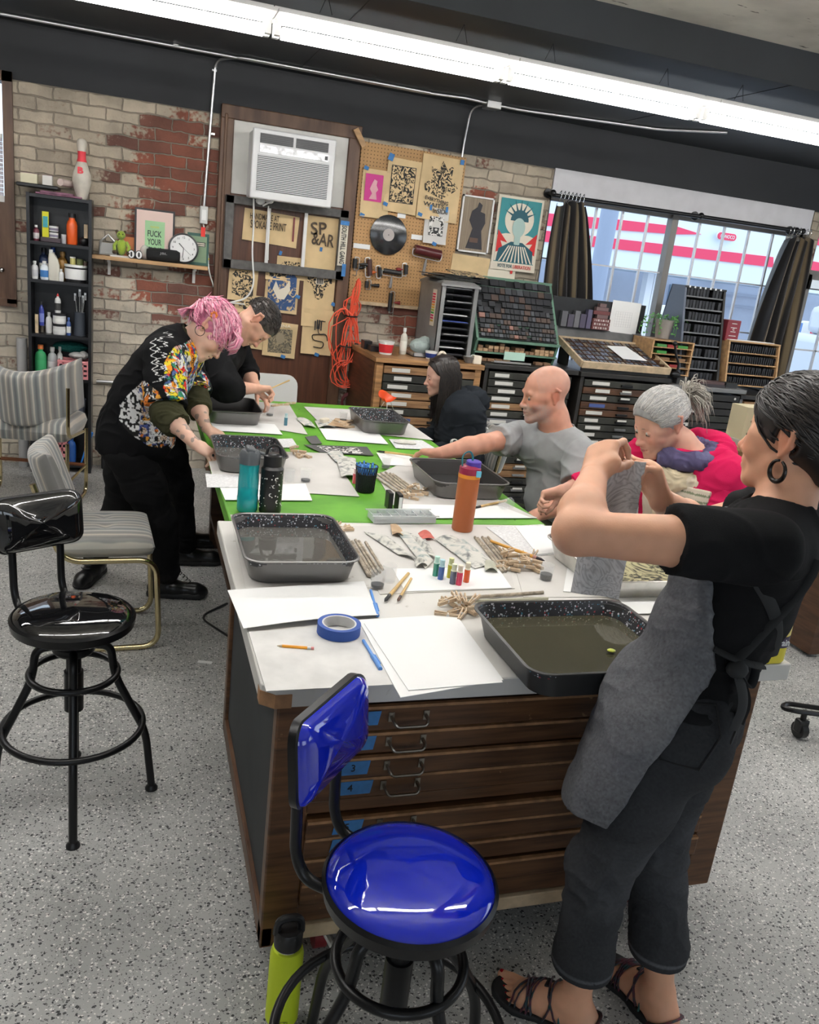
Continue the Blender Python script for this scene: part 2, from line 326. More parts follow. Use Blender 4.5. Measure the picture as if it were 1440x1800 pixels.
# left window with a wood frame and drawn blind
y = W-.02; BL = mat('cellular_blind', (.68, .66, .74), .8)
t = tag(MB().bb((-.86, W-.03, 1.14), (-.80, W+.1, 2.60)).bb((-2.3, W-.03, 2.54), (-.80, W+.1, 2.60)).bb((-2.3, W-.03, 1.12), (-.80, W+.1, 1.17)).build('window_3', TRIMW), kind='structure')
MB().bb((-2.3, W-.005, 1.17), (-.86, W+.03, 1.80)).build('window_panel', TRIMW, t)
MB().bb((-2.3, W+.0, 1.79), (-.86, W+.05, 1.84)).build('sash_rail', WHITE, t)
MB().bb((-2.3, W+.04, 1.84), (-.86, W+.046, 2.54)).build('pane', PANE, t)
mb = MB()
for k in range(14): mb.bb((-2.28, W+.005, 1.84+k*.026), (-.87, W+.02, 1.84+k*.026+.023))
mb.build('blind', BL, t); MB().bb((-2.28, W+.0, 2.2), (-.87, W+.025, 2.225)).build('blind_rail', WHPLA, t)
MB().ball((-.89, W-.02, 1.36), .018).build('knob', CHROME, t)
# ---- ceiling fixtures
TUBE = mat('fluorescent_tube', (1, 1, 1), .5, emit=(1, .985, .96, TUBE_POWER))
REFL = mat('fixture_enamel', (.80, .78, .76), .45)
def fixture(x, y, z, label, glen=1.2, wing=1):
    t = thing('strip_light', label, 'ceiling light', (x, y, z), group='fluorescent strip lights in two long rows')
    (MB().bb((0, -.20, .045), (glen-.006, .05, .06)) if wing else MB()).bb((0, -.05, .052), (glen-.006, .05, .10)).build('reflector', REFL, t)
    for dy in (-.021, .021):
        MB().cyl((.045, dy, 0), (glen-.045, dy, 0), .024, 12).build('tube', TUBE, t)
        for xx in (.02, glen-.026): MB().box((xx, dy*1.5, .01), (.03, .035, .06)).build('lamp_holder', WHPLA, t)
    for xx in (.25, .95):
        MB().tube([(xx-.03, 0, .12), (xx, -.01, CEIL-z)], .0015, 5).tube([(xx+.03, 0, .12), (xx, -.01, CEIL-z)], .0015, 5).build('hanger_wire', BLKMET, t)
    return t
for k in range(8):
    fixture(-3.1+1.2*k+.08, 4.48, 2.70, ['strip light out at the far left of the wall-side row', 'strip light beyond the left end of the wall-side row', 'strip light whose tubes leave the top left corner of the picture', 'strip light hanging above the pink-haired person, left of the first dark socket', 'strip light hanging between the first and second dark sockets', 'strip light between the second and third dark sockets, by the curtain rod', 'strip light at the right edge of the picture', 'strip light past the right end of the row'][k])
t0_ = None
for k in range(6):
    fixture(-2.2+1.2*k, 2.0, 2.84, 'strip light of the near row, overhead and outside the picture', wing=0)
# ---- conduits on the ceiling and wall
def conduit(label, pts, boxes=(), r=.0105, clips=()):
    t = thing('conduit', label, 'conduit', pts[0]); wpart('pipe', MB().tube(pts, r, 10), GALV, t)
    for c, d in boxes: wpart('junction_box', MB().box(c, d), GALV, t, bevel=.004)
    for c in clips: wpart('strap', MB().box(c, (.03, .03, .012)), GALV, t)
    return t
def arc(pts, n=5):                                  # rounds the inner corners of a polyline
    pts = [Vector(p) for p in pts]; o = [pts[0]]
    for a, b, c in zip(pts, pts[1:], pts[2:]):
        l = min(.08, (a-b).length/2, (c-b).length/2); p, q = b+(a-b).normalized()*l, b+(c-b).normalized()*l
        o += [p*(1-s)**2+b*2*s*(1-s)+q*s*s for s in [i/n for i in range(n+1)]]
    return o+[pts[-1]]
zc = CEIL-.012
j = P(865, 183, z=zc)
conduit('long steel conduit running across the ceiling to the junction box', [(-3.9, 6.28, zc), (1.9, 6.28, zc), (2.2, 6.2, zc), (j.x, j.y, zc)], clips=[(x, 6.28, zc+.004) for x in (-.9, .2, 1.3)], boxes=[((j.x, j.y, zc-.01), (.11, .11, .05))])
c2 = P(358, 378, y=W-.02)
conduit('steel conduit dropping down the bricks left of the air conditioner to a switch box', arc([(.95+1.0, 6.25, zc), (.6, 6.25, zc), (.47, W-.02, zc), (c2.x, W-.02, c2.z+.06)]), clips=[(.465, W-.012, 2.82), (.47, W-.012, 2.42)])
e = P(1235, 240, z=zc)
conduit('steel conduit leading right from the junction box to the window end', arc([(j.x, j.y, zc), (j.x+.25, j.y+.02, zc), (e.x-.35, e.y+.03, zc), (e.x, e.y-.3, zc)]))
conduit('thin steel conduit curving from the junction box down beside the pegboard', arc([(j.x, j.y, zc), (2.33, 6.42, zc-.01), (2.325, W-.02, 2.6), (2.335, W-.02, 1.55)]), r=.008)
t = thing('switch_box', 'pale switch box hanging at the foot of the conduit', 'electrical box', (c2.x, W-.03, c2.z-.03))
MB().box((0, 0, .03), (.055, .05, .12)).build('box', mat('box_grey', (.6, .6, .58), .5), t, bevel=.006); MB().box((0, -.028, .03), (.03, .006, .07)).build('cover', WHPLA, t)
q = [Vector((c2.x, W-.03, c2.z-.06)), P(366, 440, y=W-.03), P(366, 475, y=W-.04), P(385, 530, y=W-.06), P(430, 535, y=W-.1)]
t = thing('hanging_cable', 'white power cord with red and yellow tags hanging from the switch box', 'cord', q[0]); wpart('wire', MB().tube(arc(q), .005, 8), WHPLA, t)
wpart('warning_tag', MB().box(P(357, 409, y=W-.035), (.03, .02, .075)), mat('red_tag', (.75, .03, .02), .5), t); wpart('warning_tag', MB().box(P(359, 456, y=W-.035), (.055, .015, .05), T=MR(.5, 4, 'Y')), mat('yellow_tag', (.8, .7, .05), .5), t)
# ================= outside the windows
RED = mat('canopy_pink_red', (.80, .05, .13), .5); SKYW = mat('canopy_white', (.72, .80, .86), .5)
struct('ground', MB().bb((-30, 6.8, -.35), (70, 120, -.12)), mat('street', (.45, .48, .54), .8, var=.1, vscale=.5))
def strip(mb, pts, y, d=.2):                        # polygon seen through the window, laid at distance y with real depth
    q = [P(u, v, y=y) for u, v in pts]; return mb.rings([[p for p in q], [p+Vector((0, d, 0)) for p in q]])
Y1 = 24.0
t = thing('fuel_canopy', 'white fuel station canopy with two pink red bands seen through the window', 'canopy', P(1150, 560, y=Y1))
a, b = P(930, 355, y=Y1), P(1600, 520, y=Y1)
wpart('fascia', MB().bb((a.x-1, Y1, P(1150, 480, y=Y1).z), (b.x+2, Y1+3.4, a.z+1.5)), SKYW, t)
wpart('red_band', strip(MB(), [(930, 402), (1130, 425), (1360, 452), (1360, 470), (1130, 443), (930, 422)], Y1-.05, .1), RED, t)
wpart('red_band', strip(MB(), [(930, 372), (1080, 385), (1190, 398), (1234, 412), (1190, 412), (1080, 404), (930, 395)], Y1-.05, .1), RED, t)
wpart('red_band', strip(MB(), [(1412, 402), (1540, 425), (1540, 450), (1412, 426)], Y1-.05, .1), RED, t); wpart('red_band', strip(MB(), [(1412, 456), (1540, 480), (1540, 500), (1412, 474)], Y1-.05, .1), RED, t)
for u in (1158, 1146, 1400): p = P(u, 480, y=Y1+1); wpart('column', MB().bb((p.x-.12, Y1+1, -.3), (p.x+.12, Y1+1.3, p.z)), mat('column_white', (.85, .87, .9), .5), t)
p = P(1277, 416, y=Y1-.2)
wpart('sign_panel', MB().prism(rrect(.68, .21, .1), 0, .06, face(p.x, p.y, p.z)), RED, t); wpart('sign_rim', MB().prism(rrect(.72, .25, .12), 0, .05, face(p.x, p.y+.04, p.z)), WHPLA, t)
wtext('sign_letters', 'CONOCO', .2, WHPLA, p.x, p.y-.07, p.z, t, fit=(.54, .11), fonth=.01, roll=-.0)
p0, p1 = P(930, 470, y=28), P(1700, 640, y=28)
t = thing('station_building', 'pale grey station building across the street behind the canopy', 'building', ((p0.x+p1.x)/2, 28, -.3))
wpart('wall', MB().bb((p0.x-3, 28, -.3), (p1.x, 34, P(1150, 468, y=28).z)), mat('station_wall', (.60, .64, .74), .7, var=.12, vscale=.6), t)
for (u0, u1, v0, v1) in ((1062, 1100, 443, 462), (1105, 1150, 445, 466), (1180, 1215, 500, 560)): wpart('window', MB().bb(P(u0, v0, y=27.9), P(u1, v1, y=28.1)), mat('far_glass', (.25, .33, .42), .2), t)
for k in range(3): z = P(1150, 480+k*22, y=27.9).z; wpart('siding_strip', MB().bb((P(1190, 480, y=28).x, 27.92, z), (P(1420, 480, y=28).x, 28, z+.1)), mat('siding', (.5, .54, .64), .6), t)
p = P(1062, 420, y=14); one('utility_pole', MB().cyl((p.x, 14, -.2), (p.x+.05, 14, 7), .16, 14), mat('pole_grey', (.30, .36, .48), .6), 'dark blue grey utility pole across the street, seen left of the window mullion', 'pole')
for i, (u, v, c) in enumerate(((1190, 545, (.1, .25, .6)), (1432, 585, (.7, .05, .1)), (1380, 575, (.12, .25, .55)))):
    p = P(u, v, y=17); t = thing('fuel_pump', ['blue and white fuel pump seen between the mullion and tall type cabinet', 'red fuel pump at the right edge of the picture', 'blue fuel pump behind the right curtain edge'][i], 'pump', (p.x, 17, -.1))
    MB().bb((-.3, -.2, 0), (.3, .2, 1.5)).build('body', WHPLA, t, bevel=.03); MB().bb((-.31, -.22, .9), (.31, -.19, 1.45)).build('panel', mat('pump_col%d' % i, c, .5), t)
p = P(1418, 480, y=15); one('van', MB().bb((p.x-.3, 13, .1), (p.x+2.5, 15, 1.2)).bb((p.x+.2, 13.1, 1.2), (p.x+2.5, 14.9, 1.8)), mat('van_white', (.6, .64, .7), .4), 'pale vehicle parked in the road, glimpsed at the right edge', 'van', bevel=.15)
# curtains on a pipe rod
RY = W-.11
t = thing('curtain_rod', 'black iron pipe rod over the wide window', 'curtain rod', (3.15, W-.01, 2.34))
a, b = P(968, 342, y=RY), P(1412, 407, y=RY); wpart('pipe', MB().cyl((a.x+.02, RY, a.z), (b.x, RY, b.z), .016), BLKMET, t)
for x in (a.x+.02, (a.x+b.x)/2+.17, b.x-.07, b.x): wpart('bracket', MB().cyl((x, RY, 2.37), (x, W-.012, 2.37), .014).cyl((x, W-.025, 2.37), (x, W-.012, 2.37), .036).ball((x, RY, 2.37), .026), BLKMET, t)
m, nt, N, B, L = nodes('striped_curtain', .55); uv = N('Attribute', attribute_name='Col'); L(uv.outputs[0], B.inputs['Base Color']); B.inputs['Sheen Weight'].default_value = .3
CURT = m
def vcol(o, fn):
    me = o.data; at = me.color_attributes.new('Col', 'FLOAT_COLOR', 'POINT'); n = len(me.vertices); co = np.empty(n*3); me.vertices.foreach_get('co', co); co = co.reshape(-1, 3)
    c = np.ones((n, 4)); c[:, :3] = fn(co); at.data.foreach_set('color', c.ravel()); return o
def curtain(label, x0, x1, z0, waist, xtop, seed, lean=0):
    rnd = random.Random(seed); nu, nv = 120, 30; ph = rnd.random()*6; z1 = 2.33; vs = []; cols = []
    for q in (0, 1):
        for j in range(nv+1):
            v = j/nv
            for i in range(nu+1):
                u = i/nu; w_ = xtop*(1-v)**2+1*(1-(1-v)**2); xc = (x0+x1)/2+lean*v
                pinch = max(0, 1-v*9); x = xc+(u-.5)*(x1-x0)*w_; y = RY-.03+(.05+.015*v)*sin(u*6.283*4.5+ph+.5*sin(v*3+u*5))+.018*sin(u*19+v*2)
                z = z1-(z1-z0)*v-pinch*.05*(.5+.5*sin(u*6.283*3.5)); vs.append((x, y+q*.004, z))
                s = (u*8) % 1; cols.append((.24, .185, .11) if .40 < s < .62 else (.08, .06, .04) if .33 < s < .69 else (.010, .009, .010))
    k = (nu+1)*(nv+1); mb = MB(); fs = [(q*k+j*(nu+1)+i, q*k+j*(nu+1)+i+1, q*k+(j+1)*(nu+1)+i+1, q*k+(j+1)*(nu+1)+i)[::(1 if q else -1)] for q in (0, 1) for j in range(nv) for i in range(nu)]
    fs += [(i, i+1, k+i+1, k+i) for i in range(nu)]+[(j*(nu+1)+e, (j+1)*(nu+1)+e, k+(j+1)*(nu+1)+e, k+j*(nu+1)+e) for e in (0, nu) for j in range(nv)]
    mb.add(vs, fs); t = thing('curtain', label, 'curtain', (x0, RY, z0)); o = wpart('drape', mb, CURT, t); cc = np.array(cols); vcol(o, lambda co: cc)
    for i in range(7): x = (x0+x1)/2+(i/6-.5)*(x1-x0)*xtop*.9; wpart('hook', MB().tube([(x, RY+.018, 2.375), (x, RY-.01, 2.395), (x, RY-.02, 2.36), (x, RY, 2.31)], .003, 5), CHROME, t)
curtain('black and tan striped curtain hanging at the left side of the window', 3.05, 3.46, 1.40, 1, .55, 1, .13)
curtain('brown striped curtain gathered at the right side of the window', 5.26, 5.76, .95, 1, .5, 2, -.06)
# ================= door panel with air conditioner
t = thing('boarded_door', 'tall brown wood door panel carrying prints between the bricks and pegboard', 'panel', (1.02, W, 0))
wpart('board', MB().bb((.6, W-.04, 0), (1.46, W, 2.05)), PANEL, t)
wpart('frame', MB().bb((.52, W-.07, 0), (.61, W, 2.62)).bb((1.43, W-.07, 0), (1.52, W, 2.62)).bb((.52, W-.075, 2.53), (1.52, W, 2.62)).bb((.545, W-.085, 0), (.565, W-.06, 2.56)), TRIMW, t, bevel=.006)
wpart('infill_panel', MB().bb((.61, W-.05, 2.05), (1.43, W, 2.53)), mat('infill_white', (.66, .65, .61), .7, var=.12, vscale=5), t)
one('wood_block', MB().box((1.50, W-.1, 2.54), (.04, .02, .13), T=MR(-.6, 4, 'Y')), PINE, 'small tan wood block nailed at the top right corner of the door frame', 'block')
t = thing('air_conditioner', 'white window air conditioner with grey louvre grille', 'air conditioner', (1.0, 6.35, 2.03))
ACW = mat('ac_white', (.70, .70, .70), .4); GR = mat('ac_grey', (.10, .10, .105), .5)
wpart('housing', MB().bb((.72, 6.22, 2.03), (1.285, W-.04, 2.47)), ACW, t, bevel=.012)
wpart('front_panel', MB().bb((.715, 6.195, 2.025), (1.29, 6.225, 2.475)), ACW, t, bevel=.01)
wpart('grille_back', MB().bb((.755, 6.19, 2.08), (1.25, 6.197, 2.31)), GR, t)
for k in range(20): wpart('louvre', MB().box((1.0025, 6.187, 2.087+k*.0115), (.495, .006, .0052)), ACW, t)
for x0 in (.765, 1.01):
    wpart('vent_opening', MB().bb((x0, 6.188, 2.385), (x0+.225, 6.2, 2.445)), BLKPLA, t)
    for k in range(5): wpart('vane', MB().bb((x0, 6.184, 2.392+k*.0115), (x0+.225, 6.19, 2.395+k*.0115)), GR, t)
wpart('control_strip', MB().bb((.765, 6.188, 2.325), (1.24, 6.2, 2.37)), mat('ac_silver', (.62, .62, .63), .35, metal=.4, var=.5, vscale=30), t); wpart('badge', MB().bb((1.215, 6.184, 2.335), (1.235, 6.19, 2.36)), BLKPLA, t)
q = [P(446, 345, y=6.3), P(446, 400, y=6.38), P(443, 440, y=6.36), P(447, 500, y=6.36), P(435, 525, y=6.3), P(400, 533, y=6.3)]
t2 = thing('appliance_cord', 'white air conditioner cord hanging in a loop before the prints', 'cord', q[0]); wpart('wire', MB().tube(arc(q, 6), .006, 8), WHPLA, t2)
wpart('bundle', MB().ball(P(458, 353, y=6.33), (.035, .02, .028)).ball(P(474, 353, y=6.33), (.03, .02, .02)).tube(arc([P(452, 348, y=6.31), P(465, 340, y=6.3), P(480, 352, y=6.31), P(462, 362, y=6.31)]), .006, 6), WHPLA, t2)
wpart('wire', MB().tube([P(472, 362, y=6.35), P(471, 457, y=6.36)], .005, 6), WHPLA, t2)
SASH = mat('sash_charcoal', (.11, .105, .10), .6, var=.3, vscale=20)
t = thing('window_sash', 'old dark grey window sash hung in front of the paper prints', 'window sash', (1.02, 6.42, 1.53))
wpart('frame', MB().bb((.575, 6.40, 1.98), (1.47, 6.44, 2.035)).bb((.575, 6.40, 1.535), (1.47, 6.44, 1.60)).bb((.575, 6.40, 1.535), (.635, 6.44, 2.035)).bb((1.405, 6.40, 1.535), (1.47, 6.44, 2.035)), SASH, t, bevel=.004)
for x in (.885, 1.155): wpart('muntin', MB().bb((x-.012, 6.405, 1.60), (x+.012, 6.43, 1.98)), WHITE, t)
# ---- prints
def ink(name, col, paper, sc, det=6, th=.5, w=.03, dist=2.):
    m, nt, N, B, L = nodes(name, .8); tc = N('TexCoord'); n = N('TexNoise'); n.inputs['Scale'].default_value = sc; n.inputs['Detail'].default_value = det; n.inputs['Distortion'].default_value = dist
    L(tc.outputs['Object'], n.inputs[0]); r = ramp(N, [(th-w, col), (th+w, paper)]); L(n.outputs[0], r.inputs[0]); L(r.outputs[0], B.inputs['Base Color']); return m
KR = (.66, .49, .27); INKA = ink('linocut_ink', (.02, .02, .02), KR, 28); INKB = ink('linocut_blue', (.04, .09, .22), KR, 18, th=.56); INKG = ink('linocut_grey', (.05, .05, .045), (.36, .29, .18), 45, th=.5, w=.12)
INKM = mat('magenta_ink', (.60, .06, .27), .8); INKW = ink('linocut_black_white', (.02, .02, .02), (.75, .73, .7), 30); BROWN = mat('brown_ink', (.07, .05, .035), .8); BLUE_INK = mat('blue_ink', (.04, .10, .25), .8)
def sheetp(name, label, cat, x, z, w, h, m, y=W-.045, roll=0, curl=.004, group=None, seed=0):
    t = thing(name, label, cat, (x, y, z-h/2), group=group)
    rnd = random.Random(seed); a1 = rnd.random()*6
    T = MR(roll, 3, 'Y')
    o = MB().sheet(T @ Vector((-w/2, 0, -h/2)), T @ Vector((w, 0, 0)), T @ Vector((0, 0, h)), 8, 8, .001, lambda u, v: curl*(sin(u*4+a1)*sin(v*5+a1))+ (.01 if curl else 0)*abs(v-.5)**3*8*(v < .5)).build('sheet', m, t); o.location = (0, 0, h/2); t['w'] = w; t['h'] = h; del t['w']; del t['h']
    return t
def on(t, name, poly, m, cx=0, cz=None, d=-.008, T=None, th=.002):       # flat ink shape (local x, z) on a sheet
    h = [c for c in t.children if c.name.startswith('sheet')][0].location.z
    mb = MB(); mb.rings([[Vector((x+cx, d, z+(h if cz is None else h+cz))) for x, z in poly], [Vector((x+cx, d+th, z+(h if cz is None else h+cz))) for x, z in poly]]); return mb.build(name, m, t)
def tx(t, s, x, dz, w, h, m, d=-.015, roll=0, fh=.012, name='lettering'):
    hh = [c for c in t.children if c.name.startswith('sheet')][0].location.z
    return text(name, s, h, m, face(x, d, hh+dz) @ MR(roll, 4, 'Z'), t, fit=(w, h), fonth=fh)
def tape(t, x, dz, w=.035, h=.025, r=.3):
    hh = [c for c in t.children if c.name.startswith('sheet')][0].location.z
    return MB().box((x, -.012, hh+dz), (w, .003, h), T=MR(r, 4, 'Y')).build('blue_tape', BTAPE, t)
def blobp(w, h, n=26, j=.12, seed=1, p=2.5):
    r = random.Random(seed); o = []
    for i in range(n):
        a = 2*pi*i/n; c, s = cos(a), sin(a); k = (abs(c)**p+abs(s)**p)**(-1/p)*(1-j*r.random()); o.append((w/2*c*k, h/2*s*k))
    return o
y = W-.045
t = sheetp('print', 'kraft paper print lettered HANDMADE AT SPOKANE PRINT behind the sash', 'print', .91, 1.845, .40, .22, KRAFT, y, .05, seed=1)
tx(t, 'HANDMADE AT', -.05, .07, .21, .04, BROWN); tx(t, 'SPOKANE PRINT', -.02, .015, .26, .055, BROWN); MB().box((.165, -.012, .12), (.012, .003, .17)).build('red_tape', mat('maroon_tape', (.2, .04, .05), .7), t)
t = sheetp('print', 'kraft print with stacked blocky letters behind the right pane of the sash', 'print', 1.29, 1.77, .26, .40, KRAFT, y-.002, 0, seed=2)
tx(t, 'SP', -.03, .115, .12, .09, BROWN, roll=.1); tx(t, '&AR', .01, .04, .17, .09, BROWN, roll=-.05); tape(t, .0, -.03, .02, .03, .1)
t = sheetp('print', 'kraft print of a striped creature low behind the middle of the sash', 'print', 1.08, 1.58, .22, .16, KRAFT, y-.004, .0, seed=3); on(t, 'ink', blobp(.18, .11, seed=4), INKA); tape(t, -.09, .1, .02, .03)
t = sheetp('sign_strip', 'narrow vertical print reading SOUTH HILL GANG taped to the sash', 'sign', 1.44, 1.79, .062, .30, CREAM, 6.385, 0, 0, seed=4)
tx(t, 'SOUTH HILL GANG', 0, 0, .27, .038, INK, roll=-pi/2, d=-.006); tape(t, 0, .155, .065, .03, 0); tape(t, .02, -.18, .03, .09, .0)
t = sheetp('print', 'dark interlaced black linocut on kraft left of the white cord', 'print', .73, 1.43, .21, .24, KRAFT, y-.004, .04, seed=5); on(t, 'ink', rrect(.155, .19, .02), INKA)
t = sheetp('print', 'blue linocut of a figure among plants on kraft', 'print', 1.02, 1.40, .25, .30, KRAFT, y-.006, .03, seed=6); on(t, 'ink', rrect(.21, .26, .005), INKB)
on(t, 'ink', [(-.03, -.05), (.02, -.05), (.06, .02), (.05, .09), (.02, .04), (-.02, .02), (-.05, .08), (-.07, .02)], CREAM, d=-.010); on(t, 'ink', circ(.03, 16, 1, -.05, .085), BLUE_INK, d=-.0095); tape(t, .12, -.02)
t = sheetp('print', 'kraft print of an open toothed jaw right below the sash', 'print', 1.30, 1.40, .24, .46, KRAFT, y-.003, .0, seed=7)
on(t, 'ink', [(-.09, .2), (.09, .2), (.095, .12), (.05, .09), (.03, .01), (0, -.01), (-.03, .01), (-.05, .09), (-.095, .12)], INKA, cz=-.02); on(t, 'ink', rrect(.06, .05, .01), CREAM, cz=.11, d=-.011)
for k in range(4): on(t, 'ink', [(-.004, -.02), (.004, -.02), (.004, .02), (-.004, .02)], INK, cx=-.018+k*.012, cz=.11, d=-.013)
tape(t, .12, -.05)
t = sheetp('print', 'kraft print of a snake coiled round a raised hand', 'print', 1.32, 1.13, .25, .34, KRAFT, y-.007, .02, seed=8)
hh = t.children[0].location.z
MB().tube([(.03+.045*cos(a*.9)*(1-a*.06), -.012, hh-.06+a*.028+.02*sin(a*1.8)) for a in [k*.35 for k in range(18)]], .006, 6, flat=.4).build('ink', INK, t); MB().tube(arc([(-.03, -.012, hh-.11), (.04, -.012, hh-.12), (.05, -.012, hh-.07), (-.04, -.012, hh-.06), (-.05, -.012, hh-.02), (.03, -.012, hh-.01)]), .008, 6, flat=.4).build('ink', INK, t)
for k in range(4): MB().box((-.03+k*.016, -.012, hh+.05+.01*(k in (1, 2))), (.009, .002, .07)).build('ink', INK, t)
tape(t, .0, -.17)
t = sheetp('print', 'grey portrait print lettered MINA on kraft, lowest of the prints', 'print', 1.03, 1.05, .25, .26, KRAFT, y-.010, .05, seed=9); on(t, 'ink', rrect(.18, .18, .004), INKG, cz=-.01)
on(t, 'ink', circ(.033, 20, 1.25, 0, .01), mat('grey_ink', (.30, .25, .17), .8), d=-.010); tx(t, 'MINA', .02, .105, .11, .022, CREAM); tape(t, .03, -.125)
t = sheetp('print', 'kraft sheet with a grey shape half hidden behind the dark-haired man', 'print', .80, 1.12, .22, .30, KRAFT, y-.004, .08, seed=10); on(t, 'ink', blobp(.15, .2, seed=12), INKG)
t = sheetp('print', 'narrow kraft print with a black band under the sash middle', 'print', .97, 1.535, .16, .10, KRAFT, y-.009, .0, seed=11); on(t, 'ink', rrect(.15, .05, .004), INKA)
t = sheetp('print', 'kraft print with black swirls just above the dark-haired man', 'print', .79, 1.29, .22, .14, KRAFT, y-.003, .06, seed=13); on(t, 'ink', blobp(.18, .09, seed=3), INKA)
# ---- pegboard
m, nt, N, B, L = nodes('pegboard_brown', .75); tc = N('TexCoord'); mp = N('Mapping'); mp.inputs['Scale'].default_value = (39.4, 0, 39.4); L(tc.outputs['Object'], mp.inputs[0])
fr = N('VectorMath', operation='FRACTION'); L(mp.outputs[0], fr.inputs[0]); sb = N('VectorMath', operation='DISTANCE'); L(fr.outputs[0], sb.inputs[0]); sb.inputs[1].default_value = (.5, 0, .5)
r = ramp(N, [(.13, (.10, .055, .02)), (.17, (.50, .29, .125))]); L(sb.outputs['Value'], r.inputs[0])
nn = N('TexNoise'); nn.inputs['Scale'].default_value = 3; L(tc.outputs['Object'], nn.inputs[0]); r2 = ramp(N, [(.3, (.85, .85, .85)), (.7, (1.1, 1.1, 1.1))]); L(nn.outputs[0], r2.inputs[0]); mm = N('Mix', data_type='RGBA', blend_type='MULTIPLY'); mm.inputs[0].default_value = 1; L(r.outputs[0], mm.inputs[6]); L(r2.outputs[0], mm.inputs[7]); L(mm.outputs[2], B.inputs['Base Color'])
t = thing('pegboard', 'tan perforated pegboard on the bricks right of the door panel', 'pegboard', (1.94, W, 1.38))
wpart('board', MB().bb((1.535, W-.03, 1.38), (2.36, W-.005, 2.53)), m, t); wpart('rail', MB().bb((1.535, W-.045, 1.37), (2.36, W-.005, 1.395)), BAREW, t)
y = W-.045
t = sheetp('print', 'kraft print with a small magenta rectangle picture, on the pegboard', 'print', 1.67, 2.18, .22, .34, KRAFT, y, .0, seed=21)
on(t, 'ink', rrect(.135, .19, .002), INKM, cx=-.02, cz=.04); on(t, 'ink', [(-.03, -.07), (.03, -.07), (.02, -.02), (.035, .0), (.02, .03), (.025, .06), (0, .07), (-.015, .04), (-.03, 0), (-.01, -.03)], mat('pink_ink', (.70, .38, .42), .8), cx=-.02, cz=.03, d=-.011); tape(t, -.09, .17); tape(t, -.09, -.16)
t = sheetp('print', 'black framed linocut of a horned beast on kraft, on the pegboard', 'print', 1.87, 2.26, .26, .38, KRAFT, y-.002, .03, seed=22); on(t, 'ink', rrect(.19, .26, .002), INK, cz=.01); on(t, 'ink', rrect(.18, .25, .002), INKA, cz=.01, d=-.010); tape(t, -.11, .19, .04, .05)
tape(t, -.12, -.14)
t = sheetp('print', 'tall kraft poster with a black treasure heap and the words WAITS INSIDE', 'print', 2.17, 2.28, .33, .46, KRAFT, y-.004, .02, seed=23)
on(t, 'ink', [(-.13, .02), (-.07, .08), (-.09, .15), (-.02, .13), (0, .2), (.04, .14), (.09, .18), (.08, .09), (.14, .02), (.11, -.01), (.02, -.07), (-.02, -.06), (-.12, -.02)], INKA)
tx(t, 'EVERYTHING', -.02, -.085, .19, .028, INK, roll=-.15); tx(t, 'WAITS', -.04, -.12, .17, .03, INK, roll=-.05); tx(t, 'InSIDe', .02, -.16, .12, .035, INK); tape(t, .15, .21, .03, .035, 0); tape(t, -.14, -.2)
t = sheetp('print', 'small white print of a bearded face, taped low on the pegboard right', 'print', 2.17, 2.01, .19, .26, PAPERG, y-.008, .0, seed=24)
on(t, 'ink', rrect(.115, .14, .003), INKW, cz=.0); on(t, 'ink', circ(.035, 20, 1.3), PAPERG, d=-.011); on(t, 'ink', [(-.025, -.01), (.025, -.01), (.02, -.045), (-.02, -.045)], INK, d=-.014); on(t, 'ink', circ(.012, 12, .7), PAPERG, cz=-.025, d=-.017)
tape(t, -.06, .13, .018, .04, 0); tape(t, .07, .13, .018, .04, 0); tape(t, 0, -.13)
t = thing('record', 'black vinyl record with a pale centre hung on the pegboard', 'record', P(683, 413, y=W-.05))
MB().lathe([(0, 0), (.142, 0), (.145, .002), (.142, .004), (0, .004)], 48, T=RX).build('disc', mat('vinyl', (.02, .02, .022), .18, spec=.9), t); MB().lathe([(0, .004), (.045, .004), (.045, .006), (0, .006)], 30, T=RX).build('label_disc', mat('record_label', (.42, .38, .36), .5), t); MB().lathe([(0, .006), (.004, .006), (.004, .0075), (0, .0075)], 8, T=RX).build('centre_hole', INK, t)
vin = MATS['vinyl'];
for i, (u, v, w_) in enumerate(((706, 379, .065), (636, 433, .13), (733, 417, .09))):
    p = P(u, v, y=W-.04); tag(MB().box((0, 0, 0), (w_, .002, .035)).build('label_strip', PAPER, loc=None), ['white paper label above the record', 'white paper label left below the record', 'white paper label right of the record'][i], 'label').location = p
# ink rollers (brayers)
MAR = mat('burgundy_rubber', (.10, .02, .022), .3); RUB = mat('black_rubber', (.02, .02, .021), .4)
def brayer(label, u, v, rl, rr, hl, ang, m, hm=BLKPLA):
    p = P(u, v, y=W-.03-rr-.01); t = thing('ink_roller', label, 'roller', p, rot=(0, ang, 0))
    MB().cyl((-rl/2, 0, 0), (rl/2, 0, 0), rr, 20).build('roller_drum', m, t)
    MB().tube(arc([(-rl/2-.012, 0, 0), (-rl/2-.012, 0, -rr-.015), (rl/2+.012, 0, -rr-.015), (rl/2+.012, 0, 0)], 3), .0035, 6).cyl((-rl/2-.015, 0, 0), (rl/2+.015, 0, 0), .005, 8).build('frame', GALV, t)
    MB().lathe([(.004, 0), (.008, -.02), (.013, -.05), (.012, -hl*.7), (.015, -hl), (0, -hl-.004)], 12, (0, 0, -rr-.012)).build('handle', hm, t); return t
brayer('large burgundy ink roller high on the right of the pegboard', 752, 443, .215, .035, .13, .1, MAR, mat('grey_handle', (.22, .21, .2), .4))
brayer('small black ink roller with sideways handle, left upper on the pegboard', 624, 463, .07, .018, .08, pi/2*-1+3.3*0, RUB)
